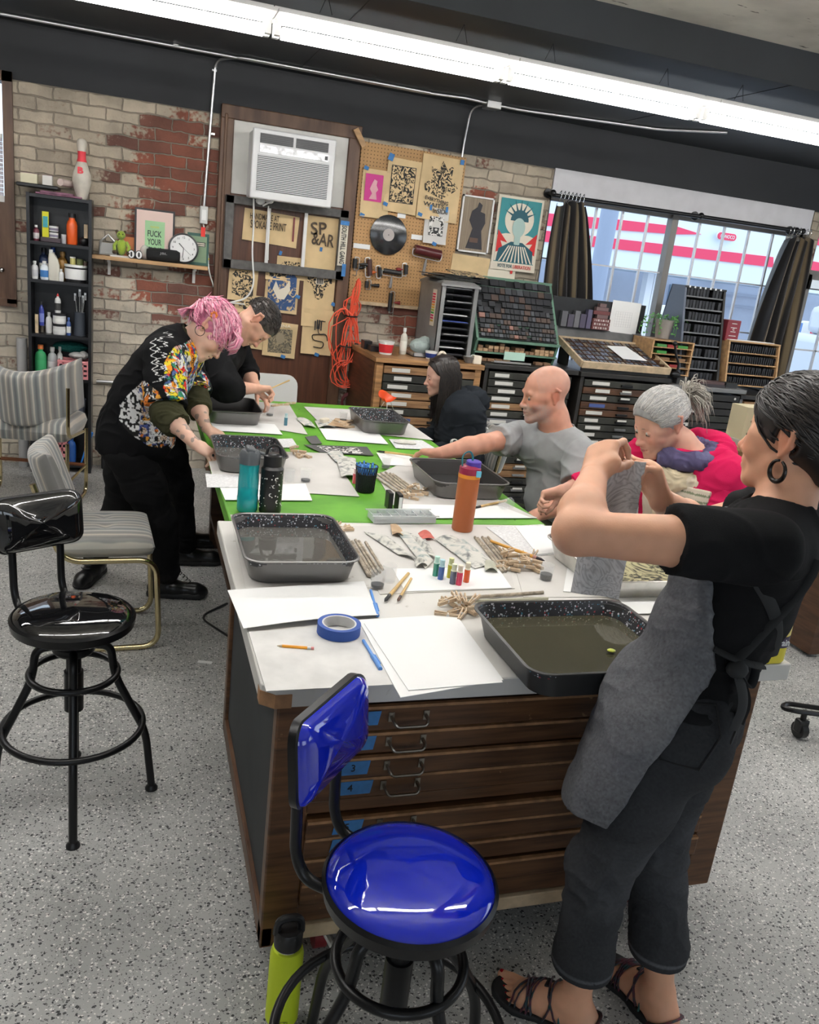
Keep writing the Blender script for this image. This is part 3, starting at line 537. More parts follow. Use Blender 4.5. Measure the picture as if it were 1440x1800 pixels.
brayer('dark brown roller hung upright beside the black roller', 650, 470, .12, .02, .03, 1.45, mat('brown_rubber', (.07, .03, .025), .35))
brayer('long black ink roller with a grey handle in the middle of the pegboard', 690, 478, .14, .018, .09, .05, RUB, mat('grey_handle', (.2, .2, .2), .4))
brayer('small black ink roller with red handle right of the long roller', 714, 474, .07, .016, .03, 1.5, RUB, mat('red_handle', (.25, .02, .02), .3))
brayer('smallest black ink roller, below the others on the left', 645, 500, .05, .016, .07, -pi/2, RUB)
brayer('narrow black roller with red handle hung lowest on the pegboard', 686, 531, .14, .016, .05, -pi/2, RUB, mat('red_handle'))
brayer('orange handled black roller between the brown and long rollers', 668, 478, .07, .015, .03, 1.4, RUB, mat('orange_handle', (.6, .12, .02), .4))
t = thing('wire_coil', 'small coil of green wire hung at the pegboard lower right', 'wire', P(746, 525, y=W-.06)); MB().tube([(.04*cos(a), -.004*a/6, .05*sin(a)) for a in [k*.4 for k in range(48)]], .004, 6).build('wire', mat('green_wire', (.12, .18, .13), .5), t)
t = thing('clamp_lamp', 'black clamp tool below the wire coil on the bricks', 'tool', P(748, 545, y=W-.06)); MB().box((0, 0, 0), (.12, .05, .045)).build('body', BLKPLA, t, bevel=.012); MB().cyl((.05, 0, 0), (.09, 0, .03), .012).build('handle', BLKPLA, t)
# orange extension cord coil
rnd = random.Random(5); q = []
for k in range(19):
    tp_, zc_, hz_, wz, xo = ((1.42, 1.42, .13, .022, .01), (1.38, 1.34, .09, .07, 0), (1.30, 1.12, .20, .10, -.06), (1.28, 1.02, .27, .05, .01), (1.1, .92, .16, .10, .03), (1.0, .84, .11, .085, -.01))[(k*5) % 6]
    for j in range(14): a = 2*pi*j/14+k*.7; q.append((1.555+xo+rnd.uniform(-.006, .006)+wz*(1+.3*sin(k*1.7))*cos(a)+.02*sin(a+k), W-.13-.04*sin(k*2.1)-.01*cos(a), zc_+hz_*sin(a)*(1+.12*sin(k*3.3))))
t = thing('extension_cord', 'coiled orange extension cord hanging beside the door panel', 'cord', (1.55, W-.1, .7))
wpart('cable', MB().tube(q, .0045, 6), mat('orange_cable', (.88, .11, .05), .45), t); wpart('cord_tie', MB().tube([(1.545+.05*cos(a), W-.13+.05*sin(a), 1.28) for a in [k*.5 for k in range(13)]], .006, 6).tube([(1.54+.06*cos(a), W-.13+.05*sin(a), 1.05) for a in [k*.5 for k in range(13)]], .006, 6), BLKPLA, t)
wpart('plug', MB().box((1.60, W-.18, 1.06), (.03, .03, .05)), BLKPLA, t, bevel=.006); wpart('hook', MB().tube(arc([(1.555, W-.03, 1.58), (1.555, W-.15, 1.58), (1.555, W-.15, 1.62)]), .004), GALV, t)
t = thing('maroon_hose', 'dark maroon hose loop lying on the floor below the orange cord', 'hose', (1.6, W-.2, .6)); wpart('tube', MB().tube([(1.60+.06*cos(a), W-.12, .60+.07*sin(a)+.002*a) for a in [k*.4 for k in range(32)]], .011, 8), mat('maroon_hose', (.12, .02, .025), .4), t)
# ---- posters right of the pegboard
y = W-.03
t = sheetp('framed_poster', 'white framed poster of a dark robed silhouette on tan', 'poster', 2.50, 2.06, .25, .40, mat('tan_print', (.30, .235, .165), .7, col2=(.22, .17, .12), vscale=6, stretch=(20, 1, .6)), y, 0, 0, seed=31)
hh = t.children[0].location.z; MB().bb((-.132, -.016, hh-.21), (.132, .0, hh-.198)).bb((-.132, -.016, hh+.198), (.132, .0, hh+.21)).bb((-.132, -.016, hh-.21), (-.12, 0, hh+.21)).bb((.12, -.016, hh-.21), (.132, 0, hh+.21)).build('picture_frame', WHITE, t)
on(t, 'silhouette', [(-.07, -.18), (.07, -.18), (.045, -.04), (.07, .02), (.06, .09), (.02, .10), (.03, .15), (.0, .17), (-.01, .13), (-.05, .10), (-.065, .03), (-.03, -.03)], mat('robe_ink', (.035, .033, .04), .7), cx=.01, d=-.006); on(t, 'caption_block', rrect(.07, .035, .004), mat('brown_caption', (.12, .07, .05), .7), cx=.0, cz=-.115, d=-.009)
t = sheetp('poster', 'teal and red poster of a crowned figure lettered VOTE FOR LIBERATION', 'poster', 2.865, 2.03, .39, .56, CREAM, y-.004, .0, .002, seed=32)
TEAL = mat('teal_ink', (.045, .27, .29), .7); DTEAL = mat('dark_teal_ink', (.02, .10, .13), .7); SKIN2 = mat('pale_teal_ink', (.38, .52, .48), .7); PRED = mat('poster_red', (.62, .03, .03), .7)
on(t, 'print_field', [(-.175, -.22), (.175, -.22), (.175, .26), (-.175, .26)], TEAL); on(t, 'sun_disc', circ(.125, 32, 1, 0, .11), CREAM, d=-.010)
on(t, 'lower_field', [(-.175, -.215), (.175, -.215), (.175, -.02), (.1, .0), (-.1, .0), (-.175, -.02)], CREAM, d=-.0098)
on(t, 'red_ray', [(-.17, -.15), (-.11, -.12), (-.14, -.06), (-.08, -.07), (-.17, .02)], PRED, d=-.0125); on(t, 'red_ray', [(.17, -.15), (.11, -.12), (.14, -.06), (.08, -.07), (.17, .02)], PRED, d=-.0125)
for k in range(7):
    a = deg(25+k*21.7); c, s = cos(a), sin(a); on(t, 'crown_ray', [(.07*c-.008*s, .11+.07*s+.008*c), (.15*c, .11+.15*s), (.07*c+.008*s, .11+.07*s-.008*c)], DTEAL, d=-.0125)
on(t, 'crown_band', [(.078*cos(a), .1+.085*sin(a)) for a in [pi*k/12 for k in range(13)]], DTEAL, d=-.014); on(t, 'figure_head', circ(.055, 24, 1.35, 0, .05), SKIN2, d=-.0165)
on(t, 'figure_shoulders', [(-.16, -.215), (-.15, -.12), (-.05, -.06), (.05, -.06), (.15, -.12), (.16, -.215)], DTEAL, d=-.0155); on(t, 'figure_neck', rrect(.05, .08, .01), SKIN2, cz=-.04, d=-.016)
for k in range(9): on(t, 'robe_stripe', [(-.14+k*.035, -.215), (-.128+k*.035, -.215), (-.06+k*.017, -.09), (-.07+k*.017, -.09)], CREAM, d=-.018)
tx(t, 'VOTE FOR', -.075, -.247, .13, .028, DTEAL); tx(t, 'LIBERATION', .075, -.247, .155, .028, PRED)
t = sheetp('print', 'blank kraft sheet under the framed poster', 'print', 2.50, 1.74, .32, .17, KRAFT, y-.006, .03, seed=33)
t = sheetp('print', 'cream sheet showing a red corner beneath the teal poster', 'print', 2.78, 1.74, .24, .12, CREAM, y-.0005, .02, seed=34); on(t, 'ink', rrect(.02, .03, .005), PRED, cx=.08)
# ================= wall shelf and things on it
t = thing('wall_shelf', 'pine board shelf on white brackets on the brick wall', 'shelf', (.08, 6.43, 1.51)); wpart('board', MB().bb((-.31, 6.33, 1.505), (.465, W, 1.53)), PINE, t);
for x in (-.2, .38): wpart('bracket', MB().bb((x-.01, W-.02, 1.4), (x+.01, W, 1.505)).bb((x-.01, W-.14, 1.49), (x+.01, W, 1.505)), WHITE, t)
SZ = 1.53
t = thing('framed_poster', 'black framed pink and green poster reading FUCK YOUR GUNS on the wall shelf', 'poster', (.10, W-.06, SZ), rot=(-.08, 0, 0))
MB().bb((-.135, -.008, 0), (.135, .008, .345)).build('picture_frame', BLACK, t); MB().bb((-.122, -.0105, .013), (.122, -.008, .332)).build('mount', mat('pink_paper', (.74, .56, .50), .8), t); MB().bb((-.065, -.0125, .04), (.068, -.0105, .265)).build('green_field', mat('mint_paper', (.36, .60, .33), .8), t)
for k, s in enumerate(('WHATEVER', 'FUCK', 'YOUR', 'GUNS')): text('lettering', s, .05, mat('yellow_ink', (.62, .6, .1), .7) if k == 0 else mat('dark_green_ink', (.05, .07, .06), .7), face(0, -.0135, (.225, .18, .125, .07)[k]), t, fit=(.095 if k else .06, .042 if k else .012), fonth=.02)
p = P(323, 436, y=6.38)
t = thing('wall_clock', 'round white wall clock with black rim leaning on the wall shelf', 'clock', (p.x, 6.40, SZ+.001), rot=(-.12, 0, 0)); T = MT((0, 0, .105)) @ RX
MB().lathe([(0, -.015), (.1, -.015), (.105, 0), (.103, .012), (.094, .014), (.092, .004), (0, .004)], 40, T=T).build('rim', BLKPLA, t); MB().lathe([(0, .0042), (.092, .0042), (.092, .006), (0, .006)], 40, T=T).build('dial', PAPER, t)
for k in range(12):
    a = deg(90-30*(k+1)); text('numeral', str(k+1), .02, INK, face(.073*cos(a), -.0075, .105+.073*sin(a)), t, fonth=.01)
for a, l, w_ in ((135, .045, .005), (-95, .065, .004), (-40, .07, .0015)): a = deg(a); MB().box((l/2*cos(a), -.009, .105+l/2*sin(a)), (l, .002, w_), T=MR(-a, 4, 'Y')).build('hand', INK, t)
p = P(282, 443, y=6.36)
t = thing('portable_speaker', 'black fabric portable speaker lettered JBL in front of the clock', 'speaker', (p.x+.02, 6.37, SZ)); MB().lathe([(0, -.115), (.03, -.113), (.042, -.09), (.044, 0), (.042, .09), (.03, .113), (0, .115)], 24, (0, 0, .045), MR(pi/2, 4, 'Y')).build('body', mat('speaker_fabric', (.012, .012, .013), .9, bump=.3, bscale=500), t); text('lettering', 'JBL', .025, mat('grey_ink2', (.3, .3, .3), .5), face(0, -.046, .055), t, fit=(.05, .018))
t = thing('green_book', 'green framed print standing behind the clock', 'framed print', (.40, W-.05, SZ), rot=(-.06, 0, 0)); MB().bb((-.075, -.006, 0), (.075, .006, .22)).build('picture_frame', mat('dark_green', (.03, .10, .08), .6), t); MB().bb((-.06, -.008, .02), (.06, -.006, .2)).build('print', mat('sage', (.22, .32, .2), .7), t); MB().bb((-.04, -.010, .13), (.05, -.008, .16)).build('title_band', INK, t); [MB().bb((-.03, -.0108, z), (.045, -.010, z+.008)).build('lettering_line', CREAM, t) for z in (.134, .147)]
for i, dx in enumerate((0, .05)):
    p = P(231, 443, y=6.35); t = thing('sticker_stand', ['oval white badge with a black figure, left of the pair', 'oval white badge with a black bird, right of the pair'][i], 'badge', (p.x+dx, 6.35, SZ)); MB().prism(circ(.024, 20, 1.25), 0, .008, face(0, 0, .03)).build('body', INK, t); MB().prism(circ(.020, 20, 1.25), 0, .002, face(0, -.008, .03)).build('face', PAPER, t); MB().prism(blobp(.014, .035, seed=i+2), 0, .001, face(0, -.010, .03)).build('figure', INK, t)
p = P(214, 430, y=6.4)
GRN = mat('green_plush', (.30, .42, .04), .9, bump=.5, bscale=120, sheen=.5); BRN = mat('brown_plush', (.10, .07, .04), .9)
t = thing('plush_toy', 'small green plush toy with brown paws sitting on the wall shelf', 'toy', (p.x, 6.40, SZ+.012))
MB().ball((0, 0, .055), (.035, .03, .055)).build('body', GRN, t); MB().ball((-.005, -.005, .135), (.03, .027, .03)).ball((-.005, -.03, .125), (.014, .012, .01)).build('head', GRN, t)
for s in (-1, 1): MB().ball((s*.026-.005, 0, .158), .01).build('ear', BRN, t); MB().tube([(s*.03, -.005, .09), (s*.05, -.03, .06), (s*.045, -.045, .03)], [.012, .011, .012], 8).build('arm', GRN, t); MB().ball((s*.045, -.045, .02), (.016, .02, .014)).build('paw', BRN, t); MB().ball((s*.012-.005, -.029, .142), .004).build('eye', INK, t)
MB().box((0, 0, -.006), (.15, .08, .012)).build('base_plate', PAPERG, t)
p = P(190, 432, y=6.42); t = thing('picture_stand', 'small pale pentagon frame at the left end of the wall shelf', 'frame', (p.x, 6.41, SZ))
MB().tube([(-.055, 0, .008), (.055, 0, .008), (.05, 0, .09), (0, 0, .14), (-.05, 0, .09)], .008, 8, closed=True).build('rim', GALV, t); MB().bb((-.05, .005, .01), (.05, .009, .085)).build('back', mat('silver_card', (.4, .4, .38), .3), t)
t = thing('orange_card', 'orange notebook standing behind the green plush toy', 'book', (-.06, 6.46, SZ), rot=(-.1, 0, 0)); MB().bb((-.05, -.004, 0), (.05, .004, .14)).build('cover', mat('orange_card', (.65, .22, .08), .7), t)
p = P(255, 432, y=6.4); t = thing('crumpled_bag', 'crumpled clear plastic bag beside the speaker', 'bag', (p.x, 6.42, SZ)); MB().ball((0, 0, .05), (.035, .03, .05), 14).build('film', mat('clear_film', (.8, .8, .8), .15, alpha=.35, bump=1, bscale=30), t)
# ================= black bookshelf
t = thing('bookcase', 'tall narrow black bookcase against the painted bricks', 'bookcase', (-.51, 6.37, 0))
BC = mat('bookcase_black', (.010, .010, .012), .35)
wpart('side_panel', MB().bb((-.705, 6.25, 0), (-.685, 6.48, 1.88)), BC, t); wpart('side_panel', MB().bb((-.325, 6.25, 0), (-.305, 6.48, 1.88)), BC, t); wpart('back_panel', MB().bb((-.705, 6.475, 0), (-.305, 6.485, 1.88)), BC, t)
SH = [1.58, 1.335, .975, .68, .40, .06]
for z in SH+[1.875]: wpart('shelf', MB().bb((-.69, 6.255, z-.02), (-.32, 6.478, z)), BC, t)
BOT = {}
def bottle(label, x, y, z, h, r, col, cap=(.8, .8, .78), lab=None, shape='round', neck=.4, cat='bottle', glassy=False, name=None, labtxt=None):
    nm = name or {'round': 'bottle', 'jar': 'jar', 'can': 'can', 'spray': 'spray_bottle', 'dropper': 'glue_bottle'}[shape]
    t = thing(nm, label, cat, (x, y, z)); m = mat('plastic_%02d%02d%02d' % tuple(int(c*99) for c in col), col, .35)
    if shape in ('round', 'dropper'): pr = [(r*.9, 0), (r, .01), (r, h*.62), (r*.8, h*.74), (r*neck, h*.8), (r*neck, h*.86)]; cz, ch, cr = h*.86, h*.14, r*neck*1.2
    elif shape in ('jar', 'can'): pr = [(r*.95, 0), (r, .006), (r, h*.82), (r*.95, h*.84)]; cz, ch, cr = h*.82, h*.18, r*1.04
    else: pr = [(r*.9, 0), (r, .01), (r, h*.55), (r*.5, h*.7), (r*.35, h*.82)]; cz, ch, cr = h*.82, h*.1, r*.5
    MB().lathe([(0, 0)]+pr+[(0, pr[-1][1])], 18).build('body', m, t)
    mc = mat('plastic_%02d%02d%02d' % tuple(int(c*99) for c in cap), cap, .35); MB().lathe([(0, cz), (cr, cz), (cr if shape != 'dropper' else cr*.25, cz+ch), (0, cz+ch)], 14).build('cap', mc, t)
    if shape == 'spray': MB().box((0, -.012, cz+ch+.008), (.018, .05, .02)).build('nozzle', mc, t, bevel=.004)
    if lab: MB().lathe([(r*1.012, h*.14), (r*1.02, h*.15), (r*1.02, h*.5), (r*1.012, h*.51)], 18).build('paper_label', mat('plastic_%02d%02d%02d' % tuple(int(c*99) for c in lab), lab, .6), t)
    return t
W_, K_ = (.78, .78, .76), (.02, .02, .022)
z = SH[0]
bottle('small maroon bottle with white cap on the top bookcase shelf', -.655, 6.33, z, .10, .019, (.15, .03, .05), W_, (.7, .65, .65))
t = thing('marker_pack', 'yellow and teal hang card standing on the top bookcase shelf', 'packet', (-.60, 6.36, z+.002)); MB().bb((-.02, -.006, 0), (.02, .006, .19)).build('card', mat('yellow_card', (.75, .72, .03), .6), t); MB().bb((-.015, -.012, .09), (.015, -.006, .16)).build('print', mat('teal_card', (.05, .35, .4), .5), t)
for k in range(2): bottle(['white jar with dark lid, lower of the pair on the top shelf', 'white jar with dark lid, upper of the pair on the top shelf'][k], -.548, 6.35, z+.03+k*.042, .041, .03, W_, K_, (.25, .22, .3), 'jar', cat='jar')
one('plastic_tray', MB().bb((-.625, 6.29, z), (-.5, 6.42, z+.03)), mat('dark_tray', (.06, .04, .05), .4), 'low dark tray under the white jars', 'tray', bevel=.004)
bottle('orange bottle with a black flip cap on the top bookcase shelf', -.435, 6.36, z, .20, .035, (.80, .12, .02), K_, neck=.55)
bottle('small grey glass cup beside the orange bottle', -.485, 6.33, z, .06, .016, (.4, .4, .42), (.5, .5, .5), None, 'jar', cat='cup', name='cup')
t = thing('wood_block', 'upright pale wood block at the right of the top shelf', 'block', (-.345, 6.33, z+.05)); MB().bb((-.012, -.02, 0), (.012, .02, .09)).build('body', BAREW, t, bevel=.002)
one('tape_dispenser', MB().ball((-.36, 6.36, z+.03), (.035, .04, .03)), BLKPLA, 'black lump tape dispenser on the top shelf right', 'dispenser')
z = SH[1]
for a in (('white bottle at the left front of the second shelf', -.665, 6.31, .115, .022, W_, W_, (.6, .6, .62)), ('white tub bottle with blue label on the second shelf', -.605, 6.31, .12, .027, (.7, .75, .8), W_, (.05, .2, .5)), ('small white bottle beside the jug', -.50, 6.30, .08, .016, W_, W_, None),
          ('dark blue bottle at the back of the second shelf', -.62, 6.42, .2, .03, (.03, .05, .12), K_, W_), ('bright blue capped bottle behind the jug', -.56, 6.42, .21, .03, (.7, .7, .72), (.02, .1, .5), None), ('amber jar behind the white jug', -.50, 6.42, .19, .036, (.35, .18, .04), (.5, .3, .1), None)):
    bottle(a[0], a[1], a[2], z, *a[3:])
t = thing('glue_jug', 'milky white angled jug with a handle on the second shelf', 'jug', (-.545, 6.31, z)); MB().rings([[Vector((x*w_+dx, y_*.6*w_, zz)) for x, y_ in rrect(.07, .07, .02)] for w_, dx, zz in ((.9, 0, 0), (1, 0, .01), (1, 0, .1), (.85, -.005, .14), (.45, -.015, .175), (.3, -.018, .18))]).build('body', mat('milky', (.62, .60, .52), .4), t); MB().cyl((-.018, 0, .178), (-.018, 0, .2), .013).build('cap', WHPLA, t)
t = thing('white_tub', 'black tub with white lid and paper label on the second shelf', 'tub', (-.41, 6.34, z)); MB().lathe([(0, 0), (.062, 0), (.068, .10), (0, .10)], 24).build('tub', BLKPLA, t); MB().lathe([(0, .10), (.074, .10), (.074, .115), (0, .115)], 24).build('lid', WHPLA, t); MB().lathe([(.069, .02), (.07, .021), (.0725, .088), (.0715, .089)], 24).build('paper_label', PAPER, t)
for i, x in enumerate((-.43, -.385, -.35)): bottle(['yellow labelled jar on the white lid', 'olive jar on the right of the white lid', 'dark flat jar on the white lid edge'][i], x, 6.35, z+.115, (.05, .04, .03)[i], (.018, .022, .014)[i], ((.6, .55, .2), (.12, .14, .05), (.08, .05, .04))[i], W_ if i == 0 else (.1, .12, .05), None, 'jar', cat='jar')
z = SH[2]
bottle('tall blue tube standing on the third shelf', -.63, 6.34, z+.05, .16, .017, (.04, .06, .35), K_, (.2, .25, .6)); bottle('white squeeze tube on the third shelf', -.585, 6.36, z, .14, .022, W_, (.6, .6, .6), None)
t = thing('wood_strip', 'upright yellow wood stick at the left of the third shelf', 'stick', (-.658, 6.31, z)); MB().bb((-.01, -.008, 0), (.01, .008, .125)).build('body', BAREW, t)
for k in range(2): bottle(['white ink jar with black lid, bottom of its stack', 'white ink jar with black lid, top of its stack'][k], -.515, 6.33, z+k*.072, .068, .043, W_, K_, (.82, .82, .8), 'jar', cat='jar')
bottle('glue bottle with a pointed red nozzle on the stacked jars', -.525, 6.33, z+.144, .13, .02, W_, (.6, .02, .02), (.05, .05, .05), 'dropper'); bottle('small dark blue bottle with white base on the third shelf', -.455, 6.31, z, .12, .015, (.05, .1, .3), (.1, .2, .5), W_)
t = thing('tool_cup', 'dark slate pot holding brushes and palette knives', 'tool pot', (-.385, 6.34, z)); MB().lathe([(0, 0), (.04, 0), (.036, .16), (0, .155)], 20).build('pot', mat('slate', (.05, .06, .08), .6), t)
for k, (dx, hh_) in enumerate(((-.03, .27), (0, .3), (.02, .26), (.035, .28))): tag(MB().cyl((-.385+dx*.5, 6.34, z+.14), (-.385+dx, 6.34, z+hh_), .005).box((-.385+dx, 6.34, z+hh_-.01), (.014, .006, .05)).build('palette_knife', CHROME), 'steel handled tool sticking out of the dark slate pot', 'tool', 'tools in the slate pot')
for k in range(3): bottle('small murky glass jar low on the third shelf behind the wood stick', -.63+k*.028, 6.38+.01*k, z, .05, .013, (.15, .13, .10), (.3, .3, .3), None, 'jar', cat='jar')['group'] = 'small jars on the third shelf'
z = SH[3]
for a in (('green detergent bottle with orange cap on the fourth shelf', -.64, 6.35, .21, .038, (.04, .33, .12), (.85, .25, .08), (.05, .4, .15)), ('clear grey bottle on the fourth shelf middle', -.565, 6.35, .2, .032, (.35, .37, .38), (.5, .5, .5), (.6, .6, .6)), ('small clear jar in front on the fourth shelf', -.575, 6.29, .07, .02, (.3, .33, .33), (.2, .2, .2), None), ('white squeeze bottle leaning over the pink crate', -.52, 6.40, .2, .02, W_, W_, None)):
    bottle(a[0], a[1], a[2], z, *a[3:])
one('teal_cloth', MB().ball((-.45, 6.43, z+.20), (.12, .04, .04)), mat('teal_cloth', (.01, .15, .13), .9, bump=1), 'teal cloth heaped at the back of the fourth shelf', 'cloth')
PINK = mat('pink_plastic', (.80, .30, .32), .5)
def crate(label, x, y, z, w_, d_, h_, sc=1):
    t = thing('plastic_crate', label, 'crate', (x, y, z)); mb = MB()
    mb.bb((-w_/2, -d_/2, 0), (w_/2, d_/2, .006)); n = 6
    for s in (-1, 1):
        for k in range(4): zz = h_*(k/3.4); mb.bb((-w_/2, s*d_/2-.003, zz), (w_/2, s*d_/2+.003, zz+h_*.16)); mb.bb((s*w_/2-.003, -d_/2, zz), (s*w_/2+.003, d_/2, zz+h_*.16))
        for k in range(n+1): xx = -w_/2+w_*k/n; mb.bb((xx-.005, s*d_/2-.003, 0), (xx+.005, s*d_/2+.003, h_)); mb.bb((s*w_/2-.003, xx*d_/w_-.005, 0), (s*w_/2+.003, xx*d_/w_+.005, h_))
    mb.build('basket', PINK, t); MB().bb((-w_/2-.006, -d_/2-.006, h_), (w_/2+.006, -d_/2+.004, h_+.012)).bb((-w_/2-.006, d_/2-.004, h_), (w_/2+.006, d_/2+.006, h_+.012)).build('rim', PINK, t); MB().bb((-w_/2+.01, -d_/2+.01, .01), (w_/2-.01, d_/2-.01, h_*.8)).build('contents', mat('crate_dark', (.05, .04, .05), .9), t)
    return t
crate('pink perforated plastic crate on the fourth shelf of the bookcase', -.425, 6.34, z, .19, .15, .115)
one('plastic_bag', MB().ball((-.40, 6.34, z+.155), (.06, .05, .025)).ball((-.36, 6.33, z+.16), (.035, .03, .03)), mat('grey_film', (.45, .45, .44), .2, bump=1, bscale=40), 'crumpled clear bag on top of the pink crate', 'bag')
z = SH[4]; bottle('dark bottle in the grey tub below the crate', -.42, 6.36, z, .22, .03, (.04, .05, .12), (.15, .15, .2)); t = thing('grey_tub', 'translucent grey tub on the fifth shelf', 'tub', (-.41, 6.33, z)); MB().lathe([(0, 0), (.055, 0), (.065, .13), (.068, .13), (.06, .0)], 20).build('tub', mat('smoky', (.12, .13, .17), .3), t)
z = SH[5]; crate('lower pink crate on the bottom shelf of the bookcase', -.55, 6.36, z, .15, .16, .16)
bottle('blue spray bottle on the bottom shelf', -.44, 6.33, z, .2, .03, (.03, .12, .4), (.03, .06, .15)); t = thing('dustpan', 'bright blue plastic dustpan leaning on the bottom shelf', 'dustpan', (-.37, 6.32, z), rot=(0, .28, 0)); MB().sheet((-.01, -.05, 0), (0, .1, 0), (0, 0, .2), 4, 4, .01).build('pan', mat('bright_blue', (.02, .2, .65), .4), t); MB().bb((-.012, -.01, .2), (.012, .012, .24)).build('handle', mat('bright_blue'), t)
# on top of the bookcase
z = 1.876; t = thing('bowling_pin', 'worn white bowling pin with red neck bands on the bookcase', 'bowling pin', (P(143, 345, y=6.36).x+.003, 6.36, z))
prof = [(0, 0), (.026, 0), (.032, .01), (.048, .06), (.060, .115), (.057, .16), (.038, .215), (.0245, .255), (.0232, .28), (.028, .32), (.0325, .345), (.030, .365), (.018, .378), (0, .381)]
def lin(p0, z):
    for (r0, a), (r1, b) in zip(p0, p0[1:]):
        if a <= z <= b and b > a: return r0+(r1-r0)*(z-a)/(b-a)
    return 0
PINW = mat('pin_ivory', (.60, .56, .48), .4, var=.2, vscale=12); MB().lathe(prof, 28).build('body', PINW, t); RB = mat('pin_red', (.75, .04, .06), .5)
MB().lathe([(lin(prof, a)+.0012, a) for a in (.235, .255, .27, .285, .3)], 28).build('red_band', RB, t)
text('letter', 'B', .06, RB, face(-.005, -.056, .18) , t, fit=(.036, .042), fonth=.04)
t = thing('black_tray', 'black tray of small boxes overhanging the top of the bookcase', 'tray', (-.61, 6.33, 1.90)); MB().bb((-.15, -.09, .012), (.10, .1, .035)).build('tray', BLKPLA, t, bevel=.006)
for i, (x, w_, c) in enumerate(((-.08, .10, (.62, .58, .42)), (0.03, .06, (.7, .68, .64)))): MB().bb((x-w_/2, -.04, .036), (x+w_/2, .04, .036+.06)).build('paper_box', mat('box%d' % i, c, .7), t, bevel=.002); MB().bb((x-w_/2, -.04, .0965), (x+w_/2, .04, .099)).build('box_top', mat('mauve_box', (.35, .22, .23), .7), t)
one('paper_roll', MB().cyl((-.50, 6.28, 1.965), (-.44, 6.42, 1.965), .022), mat('pale_pink_roll', (.62, .5, .46), .8), 'pale pink paper roll on the bookcase beside the tray', 'roll')
one('magazine_stack', MB().bb((-.65, 6.26, 1.878), (-.37, 6.44, 1.888)).bb((-.62, 6.25, 1.888), (-.42, 6.42, 1.9)), mat('magazines', (.25, .10, .16), .6, var=.5, vscale=20), 'thin stack of pink magazines under the black tray', 'magazines')
one('paper_tube', MB().cyl((-.765, 6.40, 0), (-.765, 6.40, .92), .035), mat('grey_roll', (.42, .42, .42), .6), 'upright pale grey tube beside the bookcase', 'tube')
one('power_adapter', MB().bb((-.24, 6.38, 0), (-.11, 6.47, .10)), BLKPLA, 'small black box on the floor right of the bookcase', 'box', bevel=.008)
t = thing('wall_pipe', 'thin grey pipe running along the bricks at knee height', 'pipe', (.1, W-.03, .62)); wpart('pipe', MB().cyl((-.28, W-.03, .64), (.5, W-.03, .64), .012), GALV, t)
t = thing('plastic_sack', 'white plastic sack slumped on the floor behind the bookcase corner', 'bag', (-.05, 6.42, 0)); MB().ball((0, 0, .09), (.09, .06, .1)).build('sack', mat('grey_film'), t)
# ================= type cabinets along the wall
DRK = mat('cabinet_black', (.022, .020, .018), .45, var=.4, vscale=6); DRK2 = mat('drawer_dark_green_black', (.035, .035, .028), .4, var=.4, vscale=8); GREYM = mat('cabinet_grey_metal', (.20, .20, .20), .4, metal=.3, var=.25, vscale=6)
LAB = mat('label_card', (.62, .61, .57), .7); BLUEL = mat('label_blue', (.06, .10, .30), .6)
def cabinet(label, x0, x1, yf, yb, top, n, z_lo, body, fronts, topm, seed, mid=.52, side_inset=.03, toph=.035):
    r = random.Random(seed); t = thing('type_cabinet', label, 'cabinet', ((x0+x1)/2, (yf+yb)/2, 0))
    X = lambda *a, **k: wpart(*a, t, **k)
    X('side_panel', MB().bb((x0, yf, 0), (x0+side_inset, yb, top-toph)), body, bevel=.003)
    if body is WOOD: X('side_board', MB().bb((x0-.004, yf+.05, .05), (x0+.01, yb-.02, top-toph-.01)), DWOOD); X('side_panel', MB().bb((x1-side_inset, yf, 0), (x1, yb, top-toph)), body, bevel=.003)
    X('back_panel', MB().bb((x0+side_inset, yb-.02, .05), (x1-side_inset, yb, top-toph)), body); X('base', MB().bb((x0+side_inset, yf+.03, 0), (x1-side_inset, yb-.02, .06)), body)
    X('cabinet_top', MB().bb((x0-.015, yf-.02, top-toph), (x1+.015, yb, top)), topm, bevel=.004)
    zt = top-toph-.02; p = (zt-z_lo)/n
    for k in range(n):
        z1 = zt-k*p; z0 = z1-p*.86; m = fronts[r.choice(range(len(fronts)))]; pull = r.random()*.02
        d = wpart('drawer', MB().bb((x0+side_inset+.004, yf-.004-pull, z0), (x1-side_inset-.004, yb-.05, z1)), m, t, bevel=.002)
        yy = yf-.006-pull; xc = x0+(x1-x0)*mid
        def sub(nm, mb, mm, **kw): return mb.build(nm, mm, d, **kw)
        o = sub('handle', MB().bb((xc-.05, yy-.018, z0+p*.2), (xc+.05, yy, z0+p*.5)), GREYM if r.random() < .5 else BLKMET, bevel=.003)
        if r.random() < .93: q = x0+(x1-x0)*(.1+.08*r.random()); sub('label_holder', MB().bb((q, yy-.003, z0+p*.22), (q+.11+.04*r.random(), yy, z0+p*.68)), LAB if r.random() < .85 else BLUEL)
        if r.random() < .4: sub('label_holder', MB().bb((xc-.04, yy-.022, z0+p*.5), (xc+.04, yy-.018, z0+p*.75)), LAB)
        if r.random() < .45: sub('round_tag', MB().prism(circ(.010, 10), 0, .002, face(x1-side_inset-.05, yy, z0+p*.45)), LAB)
    return t
cabinet('oak type cabinet with many shallow drawers beside the orange cord', 1.585, 2.375, 5.64, 6.44, 1.075, 16, .08, WOOD, [OAKH, OAKH, OAKH, DRK2, DRK2, DWOOD], WOOD, 3, .58, .05)
